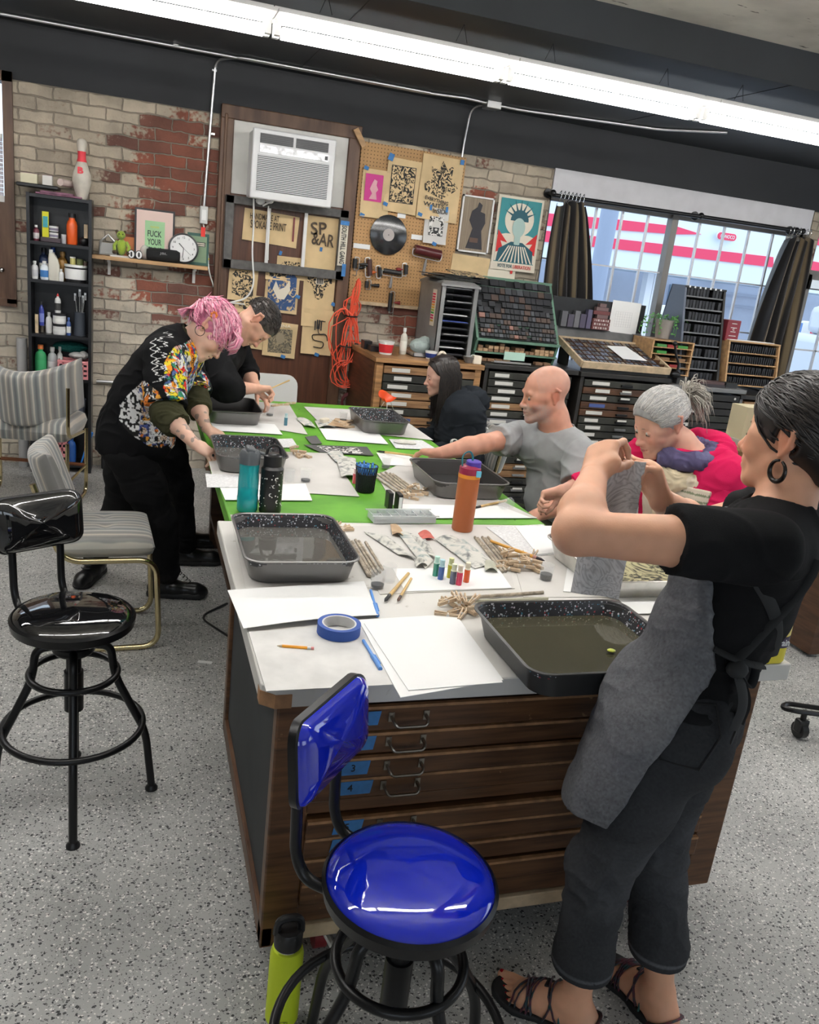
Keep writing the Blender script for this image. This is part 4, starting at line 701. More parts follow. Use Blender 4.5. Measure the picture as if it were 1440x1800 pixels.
cabinet('black type cabinet under the green slanted type rack', 2.41, 3.15, 5.66, 6.44, 1.09, 17, .06, DRK, [DRK2, DRK2, DRK2, DRK2, OAKH, mat('drawer_grey', (.16, .16, .17), .5)], DRK, 8)
cabinet('black type cabinet under the slanted lead type case', 3.20, 3.97, 5.66, 6.44, 1.085, 17, .06, DRK, [DRK2, DRK2, DRK2, DRK2, DWOOD], DRK, 12)
cabinet('black type cabinet with a grey metal rim behind the ponytailed person', 4.02, 4.72, 5.68, 6.44, 1.04, 16, .06, GREYM, [DRK, DRK, DRK, DRK2], GREYM, 21, .2, .03)
cabinet('brown drawer cabinet at the right, behind the standing woman', 4.76, 5.5, 5.75, 6.44, .99, 10, .06, GREYM, [OAKH, OAKH, DRK2], DRK, 25)
# grey metal paper rack
t = thing('paper_rack', 'grey metal rack of flat paper trays standing on the oak cabinet', 'rack', (2.18, 6.05, 1.075))
GM = mat('rack_grey', (.26, .26, .255), .4, metal=.25, var=.2, vscale=5)
x0, x1, yf, yb, z0, z1 = 2.055, 2.335, 5.80, 6.3, 1.076, 1.595
for x in (x0, x1-.03): wpart('side_panel', MB().bb((x if x == x0 else x+.02, yf, z0), (x+.01 if x == x0 else x+.03, yb, z1)).bb((x, yf, z0), (x+.03, yf+.02, z1)), GM, t)
wpart('cap', MB().rings([[Vector(p) for p in ((x0-.012, yf-.012, z1), (x1+.012, yf-.012, z1), (x1+.012, yb, z1), (x0-.012, yb, z1))], [Vector(p) for p in ((x0-.012, yf-.012, z1+.015), (x1+.012, yf-.012, z1+.015), (x1+.012, yb, z1+.015), (x0-.012, yb, z1+.015))], [Vector(p) for p in ((x0+.03, yf+.03, z1+.04), (x1-.03, yf+.03, z1+.04), (x1-.03, yb-.03, z1+.04), (x0+.03, yb-.03, z1+.04))]]), GM, t); wpart('back_panel', MB().bb((x0, yb-.01, z0), (x1, yb, z1)), GM, t)
rnd = random.Random(4)
for k in range(11):
    z = z0+.03+k*.047; wpart('tray', MB().bb((x0+.03, yf+.012, z), (x1-.03, yb-.02, z+.004)), BLKMET, t)
    tag(MB().box((0, 0, .004), (.20, .3, .006), rz=rnd.uniform(-.08, .08)).build('paper_stack', mat(*[('rp_dark', (.04, .04, .045)), ('rp_white', (.7, .7, .7)), ('rp_grey', (.3, .3, .3)), ('rp_blue', (.06, .1, .35))][[0, 1, 0, 2, 0, 3, 1, 0, 2, 0, 1][k]])), 'thin stack of papers on a tray of the grey metal rack', 'paper', 'papers in the metal rack').location = (2.195+rnd.uniform(-.01, .01), yf+.17, z+.005)
t2 = thing('color_chart', 'cream colour bar chart taped to the side of the grey rack', 'chart', (x0-.004, 5.93, 1.30)); MB().bb((-.002, -.045, 0), (0, .045, .26)).build('sheet', CREAM, t2)
for k, c in enumerate(((.55, .35, .05), (.6, .02, .1), (.6, .02, .12), (.03, .35, .05), (.4, .5, .04), (.75, .45, .03), (.8, .3, .03), (.8, .12, .05), (.75, .04, .1), (.75, .04, .1), (.75, .04, .1))): MB().bb((-.004, -.025, .03+k*.019), (-.002, .035, .042+k*.019)).build('color_bar', mat('bar%d' % k, c, .6), t2)
for k in range(5): one('cardboard_sheet', MB().box((2.2+.02*k*(-1)**k, 6.03, 1.642+k*.008), (.34, .3, .005), rz=.05*k*(-1)**k), DRK2, ['lowest', 'second', 'middle', 'fourth', 'topmost'][k]+' dark card of the pile on the grey rack', 'card')
one('print_sheet', MB().box((2.30, 6.0, 1.69), (.24, .26, .006), rz=.05, T=MR(.1, 4, 'X')), INKA, 'patterned black and tan print lying on top of the dark cards', 'print')
# green slanted rack with rows of type
GRE = mat('green_enamel', (.115, .22, .155), .4, var=.15, vscale=8)
t = thing('slanted_rack', 'pale green slanted rack full of dark printing type', 'rack', (2.70, 6.0, 1.09)); gx0, gx1 = 2.37, 3.05
A_, B_ = Vector((0, 5.80, 1.245)), Vector((0, 6.10, 1.685))          # lower and upper edge of the face
for x in (gx0, gx1-.018): wpart('side_panel', MB().rings([[Vector((x+d, *p)) for p in ((5.80, 1.245), (6.10, 1.685), (6.36, 1.685), (6.36, 1.091), (5.86, 1.091))] for d in (0, .018)]), GRE, t)
wpart('rim', MB().bb((gx0, 6.085, 1.67), (gx1, 6.12, 1.69)).bb((gx0, 5.79, 1.235), (gx1, 5.82, 1.255)).bb((gx0, 5.81, 1.145), (gx1, 6.3, 1.157)), GRE, t); wpart('back_panel', MB().bb((gx0, 6.34, 1.1), (gx1, 6.36, 1.68)), GRE, t)
dirv = (B_-A_).normalized(); nrm = Vector((0, -dirv.z, dirv.y)); wpart('face_panel', MB().rings([[Vector((x, A_.y, A_.z))+nrm*0, Vector((x, A_.y, A_.z))+nrm*.006-nrm*.03, Vector((x, B_.y, B_.z))-nrm*.024, Vector((x, B_.y, B_.z))] for x in (gx0+.018, gx1-.018)]), BLACK, t)
ang = math.atan2(dirv.z, dirv.y); RR = MR(ang, 4, 'X')
tms = [mat('type_dark', (.035, .036, .04), .4, metal=.2), mat('type_brown', (.07, .045, .035), .5), mat('type_lead', (.10, .105, .115), .35, metal=.5), mat('type_green', (.16, .30, .22), .5), mat('type_pinkish', (.28, .14, .11), .6)]
protos = {}
def block(name, size, m, lab, cat, grp, loc, rot=None, rz=0):
    k = (name, size, m.name)
    if k not in protos:
        protos[k] = MB().box((0, 0, size[2]/2), size).build(name, m, bevel=min(size)*.08, seg=1); o = protos[k]
    else: o = protos[k].copy(); C.objects.link(o)
    tag(o, lab, cat, grp); o.location = loc
    if rot is not None: o.rotation_euler = rot
    else: o.rotation_euler = (0, 0, rz)
    return o
rnd = random.Random(11); L_ = (B_-A_).length; row = 0; s = .02; hs = [.035, .035, .04, .045, .048, .05, .052, .06, .065, .07]
for h_ in hs:
    wpart('ledge', MB().box(Vector(((gx0+gx1)/2, A_.y, A_.z))+dirv*(s-.006)+nrm*.006, (gx1-gx0-.04, .004, .012), T=RR), GRE if rnd.random() < .35 else BLACK, t)
    x = gx0+.03; wd = h_*.62
    while x < gx1-.03-wd:
        w_ = round(rnd.choice((.6, .8, 1.0))*h_*1.0, 3); r_ = rnd.random()
        if r_ > .06: block('type_block', (w_, round(h_*.8, 3), .018), tms[0 if r_ < .52 else 1 if r_ < .74 else 2 if r_ < .93 else 3 if r_ < .97 else 4], 'small dark printing type block standing in a row on the green slanted rack', 'type block', 'type blocks on the green slanted rack', Vector((x+w_/2, A_.y, A_.z))+dirv*(s+h_*.42)+nrm*.002, (ang, 0, 0))
        x += w_+.003
    s += h_
for i in range(15):
    x = gx0+.05+.042*i+rnd.uniform(-.003, .003)
    for k in range(rnd.choice((1, 2, 2, 3))): block('wood_type', (.036, .08, .022), [mat('wood_type_tan', (.42, .27, .15), .6), mat('wood_type_brown', (.20, .11, .06), .6)][rnd.random() < .4], 'wooden type block stacked in the lower shelf of the green rack', 'type block', 'wood type in the lower green shelf', (x, 5.86, 1.158+k*.0225), rz=rnd.uniform(-.06, .06))
for i in range(9):
    x = gx0+.06+.066*i
    if i not in (4, 5, 6): block('wood_type', (.055, .06, .02), mat('wood_type_brown'), 'brown type block lying under the green rack on the black cabinet', 'type block', 'type blocks under the green rack', (x, 5.80, 1.0915), rz=rnd.uniform(-.3, .3))
t = thing('file_tray', 'flat grey metal tray lying beneath the green rack', 'tray', (2.66, 5.74, 1.0915)); MB().bb((-.18, -.06, 0), (.12, .0, .006)).bb((-.18, -.06, 0), (.12, -.055, .02)).build('body', GALV, t)
one('card', MB().box((2.68, 5.775, 1.143), (.17, .006, .06)), mat('mint_card', (.42, .62, .52), .6), 'mint green card clipped to the lower shelf of the green rack', 'card')
# slanted lead type case
t = thing('type_case', 'open slanted case of lead type with a wooden rim', 'case', (3.6, 5.9, 1.09)); T0 = MT((3.60, 5.68, 1.135)) @ MR(.30, 4, 'X')
def tp(mb): mb.M = T0; return mb
wpart('tray_floor', tp(MB()).bb((-.40, 0, -.012), (.38, .46, 0)), DRK, t); [wpart('rim', tp(MB()).bb(*q_), BAREW, t) for q_ in (((-.40, -.015, -.02), (.38, .01, .03)), ((-.40, .45, -.02), (.38, .47, .03)), ((-.41, 0, -.02), (-.39, .46, .03)), ((.37, 0, -.02), (.39, .46, .03)))]
wpart('leg', MB().bb((3.21, 5.95, 1.087), (3.23, 6.1, 1.22)).bb((3.96, 5.95, 1.087), (3.98, 6.1, 1.22)).bb((3.21, 5.69, 1.087), (3.98, 5.71, 1.13)), DRK, t)
for i in range(10): wpart('divider', tp(MB()).bb((-.39+.078*i-.002, 0, 0), (-.39+.078*i+.002, .46, .024)), DWOOD, t)
for j in range(6): wpart('divider', tp(MB()).bb((-.39, .077*j-.002, 0), (.37, .077*j+.002, .024)), DWOOD, t)
e0 = T0.to_euler()
for i in range(9):
    for j in range(6):
        for q in range(2): block('lead_type', (.03, .058, .02), [tms[2], mat('type_blue_grey', (.10, .12, .17), .4), tms[0], mat('type_tan2', (.22, .17, .12), .5)][rnd.choice((0, 0, 1, 1, 2, 3))], 'lead type lying in a cell of the slanted type case', 'type', 'type in the slanted case', T0 @ Vector((-.37+.078*i+.036*q, .04+.077*j, .001)), tuple(e0))
one('paper_sheet', MB().rings([[T0 @ Vector((x, y, zz)) for x, y in ((.0, .10), (.22, .10), (.16, .36), (-.03, .34))] for zz in (.031, .0325)]), PAPER, 'white sheet lying on the slanted type case', 'paper')
# dark backboard behind it
t = thing('backboard', 'black backboard over a grey sloping ledge behind the type case', 'board', (3.65, 6.2, 1.25))
wpart('board', MB().bb((3.16, 6.24, 1.36), (4.02, 6.27, 1.60)), BLACK, t); wpart('sloping_ledge', MB().rings([[Vector((x, 6.12, 1.25)), Vector((x, 6.24, 1.37)), Vector((x, 6.28, 1.37)), Vector((x, 6.16, 1.22))] for x in (3.16, 4.02)]), GREYM, t); wpart('upright', MB().bb((3.18, 6.28, 1.09), (3.22, 6.31, 1.6)).bb((3.96, 6.28, 1.09), (4.0, 6.31, 1.6)), GREYM, t)
for k, (x, w_, h_, c) in enumerate(((3.26, .05, .12, (.12, .12, .13)), (3.32, .05, .1, (.09, .08, .11)), (3.375, .045, .13, (.14, .14, .15)), (3.43, .05, .11, (.08, .07, .11)), (3.485, .04, .15, (.10, .09, .15)))): one('metal_cut', MB().bb((x-w_/2, 6.19, 1.372), (x+w_/2, 6.235, 1.372+h_)), mat('cut%d' % k, c, .5), ['square grey', 'narrow purple-grey', 'tall pale grey', 'short dark violet', 'tallest dark violet'][k]+' printing block standing on the ledge of the backboard', 'printing block')
for k in range(7):
    o = thing('wood_letter_line', ['bottom', 'second', 'third', 'fourth', 'fifth', 'sixth', 'topmost'][k]+' reddish block in the stack of letter lines against the backboard', 'printing block', (3.60-.01*(k > 3), 6.21, 1.372+k*.03)); ww = (.16, .16, .16, .10, .15, .11, .06)[k]
    MB().bb((-ww/2, -.02, 0), (ww/2, .02, .028)).build('block', mat('letter_red', (.15, .045, .045), .6) if k < 3 or k == 4 else mat('letter_mauve', (.16, .10, .10), .6), o)
    if k < 3:
        for i in range(9): MB().bb((-.065+i*.015, -.0212, .006), (-.065+i*.015+(.005, .009, .003)[(i+k) % 3], -.02, .022)).build('raised_letter', LAB, o)
for k, (dx, dz) in enumerate(((0, 0), (.03, -.03))): one('pinned_sheet', MB().box((3.83+dx*.5-.02*k, 6.232-.003*k, 1.49+dz), (.27-.06*k, .002, .25-.05*k), T=MR(.02, 4, 'Y')), PAPER, ['back white sheet pinned to the black backboard', 'front white table sheet pinned to the black backboard'][k], 'paper')
t = thing('printed_grid', 'faint grey chart printed on the front pinned sheet', 'chart', (3.82, 6.2275, 1.43))
mb = MB()
for i in range(8): mb.bb((-.08+i*.022, -.0005, -.02), (-.079+i*.022, 0, .1))
for j in range(7): mb.bb((-.08, -.0005, -.02+j*.02), (.075, 0, -.0192+j*.02))
mb.build('grid_lines', mat('grey_lines', (.45, .45, .48), .8), t)
# small drawers, tall type cabinet, slug rack
t = thing('furniture_rack', 'small open pine rack with coloured slips beside the type case', 'rack', (4.08, 6.0, 1.08)); x0, x1 = 3.90, 4.29
for x in (x0, x1-.015): wpart('side_panel', MB().bb((x, 5.86, 1.087), (x+.015, 6.16, 1.36)), PINE, t)
wpart('back_panel', MB().bb((x0, 6.15, 1.087), (x1, 6.165, 1.36)), DWOOD, t)
for k in range(6): wpart('shelf', MB().bb((x0, 5.855, 1.092+k*.052), (x1, 6.15, 1.098+k*.052)), PINE, t)
for k, (i, x, c) in enumerate(((4, .05, (.06, .22, .06)), (3, .06, (.05, .25, .05)), (4, .15, (.3, .03, .03)), (4, .25, (.06, .25, .05)), (1, .2, (.3, .03, .03)), (2, .1, (.25, .14, .07)), (2, .25, (.25, .14, .07)))): one('wood_slip', MB().bb((x0+x, 5.87, 1.099+i*.052), (x0+x+.09, 5.95, 1.099+i*.052+.022)), mat('slip%d' % k, c, .6), ['green slip high left in the pine rack', 'lower green slip at the left of the pine rack', 'red slip high in the middle of the pine rack', 'green slip high right in the pine rack', 'red slip low in the pine rack', 'brown slip at the left of the third shelf of the pine rack', 'brown slip at the right of the third shelf of the pine rack'][k], 'slip')
t = thing('potted_plant', 'trailing green plant in a pale grey pot on the pine rack', 'plant', (4.10, 6.05, 1.362))
MB().lathe([(0, 0), (.055, 0), (.075, .14), (.08, .15), (.07, .15), (.06, .12), (0, .12)], 24).build('pot', mat('pot_grey', (.30, .28, .26), .6), t); LEAF = mat('leaf', (.10, .28, .07), .5)
mb = MB(); ms = MB(); rnd = random.Random(2)
for k in range(11):
    a = rnd.uniform(0, 6.28); d = rnd.uniform(.1, .24); pts = [Vector((.03*cos(a), .03*sin(a), .13)), Vector((d*.5*cos(a), d*.5*sin(a), .2)), Vector((d*cos(a), d*.6*sin(a), .13)), Vector((d*1.05*cos(a), d*.6*sin(a), .02+.05*rnd.random()))]; pts = arc(pts, 3); ms.tube(pts, .002, 5)
    for p_ in pts[3:]:
        for s_ in range(2): v = Vector((rnd.uniform(-1, 1), rnd.uniform(-1, 1), rnd.uniform(-.6, .6))).normalized()*.024; n_ = v.orthogonal()*.35; mb.add([p_, p_+v*.5+n_, p_+v, p_+v*.5-n_, p_+v*.5+Vector((0, 0, .003))], [(0, 1, 4), (1, 2, 4), (2, 3, 4), (3, 0, 4)])
ms.build('stem', LEAF, t); mb.build('foliage', LEAF, t)
t = thing('slug_cabinet', 'tall black slotted cabinet of metal slugs in front of the window', 'cabinet', (4.32, 6.1, 1.045)); SL = mat('slate_paint', (.10, .12, .16), .5)
x0, x1, zb, zt = 4.20, 4.60, 1.045, 1.80; yb = 6.36
for x in (x0, x1-.02): wpart('side_panel', MB().rings([[Vector((x+d, *p)) for p in ((5.86, zb), (6.02, zt), (6.2, zt), (yb, zb))] for d in (0, .02)]), SL if x == x0 else DRK, t)
wpart('cap', MB().bb((x0, 6.01, zt-.015), (x1, 6.2, zt)), DRK, t); wpart('back_panel', MB().rings([[Vector((x, 6.19, zt)), Vector((x, 6.2, zt)), Vector((x, yb, zb)), Vector((x, yb-.01, zb))] for x in (x0, x1)]), DRK, t)
for k in range(8):
    s_ = k/8; y_ = 5.87+.16*s_; z = zb+.01+(zt-zb)*s_; wpart('shelf', MB().bb((x0+.02, y_, z), (x1-.02, y_+.16, z+.006)), BLKMET, t)
    if k: wpart('shelf_lip', MB().bb((x0+.02, y_-.002, z-.002), (x1-.02, y_, z+.009)), GREYM, t)
    for i in range(11):
        if (i*7+k*3) % 11 != 4: block('metal_slug', (.026, .10, .066), [tms[0], mat('slug_black', (.02, .02, .022), .4, metal=.3)][(i+k) % 2] , 'dark metal slug standing in a slot of the tall black cabinet', 'slug', 'slugs in the tall black cabinet', (x0+.045+.031*i, y_+.06, z+.0065))
for i in range(7): block('paper_tag', (.016, .003, .016), PAPER, 'white tag on the top edge of the tall black cabinet', 'tag', 'white tags on the tall cabinet', (x0+.04+.05*i, 6.007, zt-.014))
t = thing('tin', 'dark red tin with white lettering standing on the slug rack', 'tin', (4.70, 6.0, 1.40)); MB().bb((-.065, -.05, 0), (.065, .05, .17)).build('body', mat('tin_red', (.22, .02, .03), .4), t, bevel=.006)
for k, w_ in enumerate((.07, .05, .06, .05)): MB().bb((-w_/2, -.0515, .04+k*.033), (w_/2, -.05, .046+k*.033)).build('lettering_line', LAB, t)
text('lettering', 'c', .05, LAB, face(0, -.0515, .095), t, fit=(.02, .018), fonth=.02)
t = thing('slug_rack', 'low wooden rack of black line slugs at the foot of the right curtain', 'rack', (4.92, 6.0, 1.04)); x0, x1 = 4.645, 5.17
for x in (x0, x1-.015): wpart('side_panel', MB().rings([[Vector((x+d, *p)) for p in ((5.84, 1.045), (5.90, 1.40), (6.1, 1.40), (6.2, 1.045))] for d in (0, .015)]), PINE, t)
wpart('top_board', MB().bb((x0, 5.90, 1.40), (x1, 6.1, 1.412)), PINE, t); wpart('back_panel', MB().bb((x0, 6.09, 1.05), (x1, 6.1, 1.4)), DWOOD, t)
for k in range(4):
    z = 1.048+k*.088; y_ = 5.85+.015*k; wpart('shelf', MB().bb((x0+.01, y_, z), (x1-.01, y_+.15, z+.008)), PINE, t)
    for i in range(22): block('line_slug', (.013, .10, .06), mat('slug_black'), 'thin black slug upright in the low wooden rack', 'slug', 'slugs in the low wooden rack', (x0+.035+.0222*i, y_+.07, z+.0085), (0, rnd.uniform(-.1, .1), 0))
one('white_strip', MB().bb((4.66, 5.92, 1.4125), (5.12, 5.97, 1.417)), PAPER, 'white paper strip on top of the low slug rack', 'paper')
rnd = random.Random(9)                              # clutter along the front of the grey rimmed cabinet
for k, (x, w_, d_, h_, c) in enumerate(((4.15, .1, .06, .05, (.03, .03, .03)), (4.42, .25, .12, .02, (.05, .04, .045)), (4.43, .22, .10, .02, (.10, .06, .06)), (4.62, .12, .08, .04, (.02, .02, .02)))):
    one('metal_tool_box', MB().box((x, 5.76, 1.041+h_/2+(.021 if k == 2 else 0)), (w_, d_, h_), rz=rnd.uniform(-.1, .1)), mat('clut%d' % k, c, .5), ['black composing stick left on the grey rimmed cabinet', 'lower flat dark tray before the tall cabinet', 'upper flat maroon tray before the tall cabinet', 'black metal block right on the grey rimmed cabinet'][k], 'tool')
t = thing('desk_clamp', 'black articulated clamp arm standing before the pine rack', 'tool', (4.08, 5.74, 1.09)); MB().tube(arc([(0, 0, 0), (.02, 0, .1), (-.03, 0, .17), (-.06, 0, .26)]), .01).ball((.0, 0, .02), (.05, .03, .03)).ball((-.06, 0, .26), .02).build('arm', BLKMET, t)
t = thing('composing_bench', 'low black table with metal pieces under the window, right end', 'table', (5.6, 6.1, 0)); wpart('table_top', MB().bb((5.2, 5.86, 1.0), (6.2, 6.4, 1.03)), DRK, t);
for x in (5.54, 6.15): wpart('leg', MB().bb((x-.02, 5.88, 0), (x+.02, 5.92, 1)).bb((x-.02, 6.3, 0), (x+.02, 6.34, 1)), DRK, t)
t = thing('clear_cup', 'clear plastic cup with a dark band on the window-side table', 'cup', (5.52, 6.05, 1.031)); MB().lathe([(.03, 0), (.04, .11), (.038, .11), (.028, .004)], 20).build('cup', mat('smoke_clear', (.5, .52, .58), .1, alpha=.5), t); MB().lathe([(.0385, .09), (.0405, .09), (.0412, .11), (.039, .11)], 20).build('dark_band', BLKPLA, t)
one('stacked_trays', MB().bb((5.24, 5.9, 1.031), (5.48, 6.15, 1.046)).bb((5.26, 5.92, 1.046), (5.5, 6.15, 1.06)).bb((5.25, 5.9, 1.06), (5.45, 6.1, 1.073)), mat('silver_trays', (.35, .36, .4), .3, metal=.5), 'stack of thin silver trays beside the clear cup', 'trays')
# things on the oak cabinet
zo = 1.076
t = thing('ink_tub', 'red and white lettered plastic tub on the oak cabinet', 'tub', (1.70, 5.85, zo)); MB().lathe([(0, 0), (.044, 0), (.056, .085), (.059, .085), (.059, .092), (0, .09)], 24).build('tub', WHPLA, t); MB().lathe([(.046, .012), (.0475, .013), (.0555, .07), (.0545, .071)], 24).build('red_band', mat('tub_red', (.65, .03, .04), .4), t)
bottle('tall clear bottle with white cap on the oak cabinet', 1.85, 5.92, zo, .19, .026, (.6, .58, .5), W_, (.75, .74, .66))
t = thing('supply_tray', 'silver tray under a crumpled grey bag on the oak cabinet', 'tray', (1.99, 5.90, zo)); MB().bb((-.09, -.09, 0), (.10, .1, .006)).bb((-.09, -.09, 0), (.10, -.085, .03)).bb((-.09, -.09, 0), (-.085, .1, .03)).build('tray', GALV, t)
one('plastic_bag', MB().ball((1.98, 5.93, zo+.07), (.08, .06, .055)).ball((2.03, 5.98, zo+.08), (.06, .05, .06)), mat('teal_film', (.35, .42, .40), .3, bump=1, bscale=35), 'crumpled grey green bag in the silver tray', 'bag')
t = thing('yogurt_cup', 'white cup with a navy band in front of the crumpled bag', 'cup', (2.02, 5.77, zo)); MB().lathe([(0, 0), (.035, 0), (.045, .055), (0, .05)], 20).build('cup', WHPLA, t); MB().lathe([(.0375, .01), (.0385, .011), (.0435, .04), (.0425, .041)], 20).build('blue_band', mat('navy', (.02, .05, .25), .5), t)
t = thing('tape_roll', 'roll of cream tape standing beside the navy banded cup', 'tape', (2.09, 5.73, zo+.035)); MB().tube([(.025*cos(a), 0, .025*sin(a)) for a in [k*.5 for k in range(13)][:-1]], .01, 8, closed=True).build('tape', CREAM, t)
t = thing('foil_bowl', 'small grey bowl near the right end of the oak cabinet', 'bowl', (2.30, 5.72, zo)); MB().lathe([(0, 0), (.03, 0), (.05, .045), (.047, .045), (.028, .005)], 20).build('bowl', GREYM, t)
one('small_box', MB().box((2.345, 5.69, zo+.03), (.06, .05, .06)), CREAM, 'small cream box at the right end of the oak cabinet', 'box', bevel=.003)
one('black_box', MB().box((1.66, 6.0, zo+.02), (.10, .14, .04)).box((1.62, 6.1, zo+.03), (.06, .1, .06)), BLKPLA, 'black plastic box at the left end of the oak cabinet', 'box')
t = thing('light_bulb', 'small white bulb lying beside the rack foot on the oak cabinet', 'bulb', (2.36, 5.80, zo+.03)); MB().ball((0, 0, 0), .025).cyl((.02, 0, 0), (.045, 0, 0), .012).build('bulb', WHPLA, t)
# right end furniture: wooden stool frame with papers, far bench, caster base
t = thing('wooden_stand', 'pale wooden leg and shelf stand behind the standing woman', 'stand', (3.3, 4.35, 0)); p = P(1300, 780, y=4.3)
wpart('shelf', MB().bb((p.x-.10, 4.15, p.z-.02), (p.x+.5, 4.6, p.z)), PINE, t)
for dx, dy in ((0, 0), (.42, 0), (0, .38), (.42, .38)): wpart('leg', MB().bb((p.x-.06+dx, 4.17+dy, 0), (p.x-.01+dx, 4.22+dy, p.z-.02)), PINE, t)
t2 = thing('magazine_box', 'cream boxed paper stack with a round crest on the wooden stand', 'box', (p.x+.06, 4.3, p.z)); MB().bb((-.10, -.05, .035), (.12, .1, .24)).build('box', mat('cream_box', (.56, .49, .32), .7), t2); MB().bb((-.12, -.07, 0), (.14, .12, .034)).build('paper_pile', mat('pile', (.42, .40, .35), .8), t2)
MB().tube([(-.01+.022*cos(a), -.051, .2+.022*sin(a)) for a in [k*.5 for k in range(12)]], .0015, 5, closed=True).build('crest', INK, t2); MB().prism(blobp(.025, .03, seed=2), 0, .001, face(-.01, -.0505, .2)).build('crest', INK, t2)
for k, w_ in enumerate((.11, .08)): MB().bb((-w_/2, -.0515, .155-k*.012), (w_/2, -.05, .159-k*.012)).build('lettering_line', INK, t2)
for k in range(3): MB().bb((-.06, -.0515, .08-k*.01), (.03, -.05, .083-k*.01)).build('lettering_line', INK, t2)
a, b, c_, d_ = P(1352, 1120, z=0), P(1400, 880, z=.75), P(1430, 1000, z=.0), P(1440, 1180, z=0)
t = thing('wood_trestle', 'brown wooden bench leg at the right edge of the picture', 'bench', (3.35, 3.3, 0))
wpart('leg', MB().bb((3.36, 3.1, .02), (3.44, 3.4, .82)), DWOOD, t); wpart('leg', MB().bb((4.4, 3.1, .02), (4.48, 3.4, .82)), DWOOD, t); wpart('bench_top', MB().bb((3.3, 3.0, .82), (4.6, 3.6, .87)), WOOD, t); wpart('foot', MB().ball((3.4, 3.15, .015), (.03, .03, .015)).ball((3.4, 3.35, .015), (.03, .03, .015)), BLKPLA, t)
for k, x in enumerate((3.5, 3.68)): bottle(['purple squeeze bottle on the bench behind the woman', 'brown glass bottle on the bench behind the woman'][k], x, 3.15, .87, .22, .035, ((.12, .05, .12), (.12, .04, .02))[k], K_, (.3, .28, .3))
p = P(1406, 1250, z=.13); t = thing('rolling_base', 'black tubular rolling base with a caster on the floor at the right', 'caster base', (p.x, p.y, 0))
MB().tube(arc([(.6, -.22, .13), (-.02, .0, .13), (-.05, .05, .12), (.0, .08, .12), (.6, -.12, .10)]), .011, 8).build('frame', BLKMET, t); MB().cyl((.03, .0, .09), (.03, 0, .13), .012).build('stem', BLKMET, t); MB().cyl((.015, 0, .04), (.045, 0, .04), .036, 20).build('wheel', BLKPLA, t); MB().bb((.005, -.02, .03), (.055, .02, .09)).build('fork', BLKPLA, t, bevel=.008)
MB().cyl((.56, -.2, .04), (.59, -.2, .04), .036, 20).bb((.55, -.22, .05), (.6, -.18, .12)).build('wheel', BLKPLA, t)
# ================= the two work tables
ZT = .86
m, nt, N, B, L = nodes('table_white', .55); tc = N('TexCoord'); n = N('TexNoise'); n.inputs['Scale'].default_value = 2.5; n.inputs['Detail'].default_value = 9; L(tc.outputs['Object'], n.inputs[0]); r = ramp(N, [(.3, (.56, .54, .50)), (.55, (.66, .645, .61))]); L(n.outputs[0], r.inputs[0])
n2 = N('TexNoise'); n2.inputs['Scale'].default_value = 22; n2.inputs['Detail'].default_value = 9; n2.inputs['Distortion'].default_value = 1; L(tc.outputs['Object'], n2.inputs[0]); r2 = ramp(N, [(.66, (1, 1, 1)), (.74, (.7, .68, .64))]); L(n2.outputs[0], r2.inputs[0]); mm = N('Mix', data_type='RGBA', blend_type='MULTIPLY'); mm.inputs[0].default_value = 1; L(r.outputs[0], mm.inputs[6]); L(r2.outputs[0], mm.inputs[7]); L(mm.outputs[2], B.inputs['Base Color'])
TW = m
m, nt, N, B, L = nodes('flat_file_wood', .42); tc = N('TexCoord'); mp = N('Mapping'); mp.inputs['Scale'].default_value = (1.2, 1.2, 16); L(tc.outputs['Object'], mp.inputs[0]); n = N('TexNoise'); n.inputs['Scale'].default_value = 4; n.inputs['Detail'].default_value = 8; L(mp.outputs[0], n.inputs[0])
r = ramp(N, [(.3, (.055, .022, .009)), (.65, (.15, .066, .026))]); L(n.outputs[0], r.inputs[0]); n2 = N('TexNoise'); n2.inputs['Scale'].default_value = 26; n2.inputs['Detail'].default_value = 10; L(tc.outputs['Object'], n2.inputs[0]); r2 = ramp(N, [(.69, (0, 0, 0)), (.72, (1, 1, 1))]); L(n2.outputs[0], r2.inputs[0])
mx = N('Mix', data_type='RGBA'); L(r2.outputs[0], mx.inputs[0]); L(r.outputs[0], mx.inputs[6]); mx.inputs[7].default_value = (.30, .17, .08, 1); L(mx.outputs[2], B.inputs['Base Color'])
FF = m; EDGE = mat('worn_edge_wood', (.38, .20, .095), .6, var=.3, vscale=30)
t = thing('flat_file', 'large dark wood flat file cabinet with many wide drawers under the white table', 'cabinet', (.97, 2.1, 0)); cx0, cx1, cy0, cy1 = .31, 1.625, 1.625, 2.62
F_ = lambda *a, **k: wpart(*a, t, **k)
for x in (cx0, cx1-.09): [F_('corner_post', MB().bb((x, y_, .10), (x+.09, y_+.045, .81)), FF, bevel=.005) for y_ in (cy0, cy1-.045)]
F_('side_panel', MB().bb((cx0+.012, cy0+.03, .14), (cx0+.03, cy1-.04, .81)), mat('slate_board', (.022, .025, .028), .7, var=.2, vscale=5)); F_('side_panel', MB().bb((cx1-.03, cy0+.03, .14), (cx1-.012, cy1-.04, .81)), FF)
F_('side_rail', MB().bb((cx0, cy0, .10), (cx0+.03, cy1, .16)), FF, bevel=.003); F_('back_panel', MB().bb((cx0, cy1-.02, .12), (cx1, cy1, .81)), FF); F_('base_strip', MB().bb((cx0+.09, cy0-.004, .115), (cx1-.09, cy0+.02, .155)), BAREW, bevel=.003); F_('base_board', MB().bb((cx0+.02, cy0+.02, .12), (cx1-.02, cy1-.02, .14)), DWOOD)
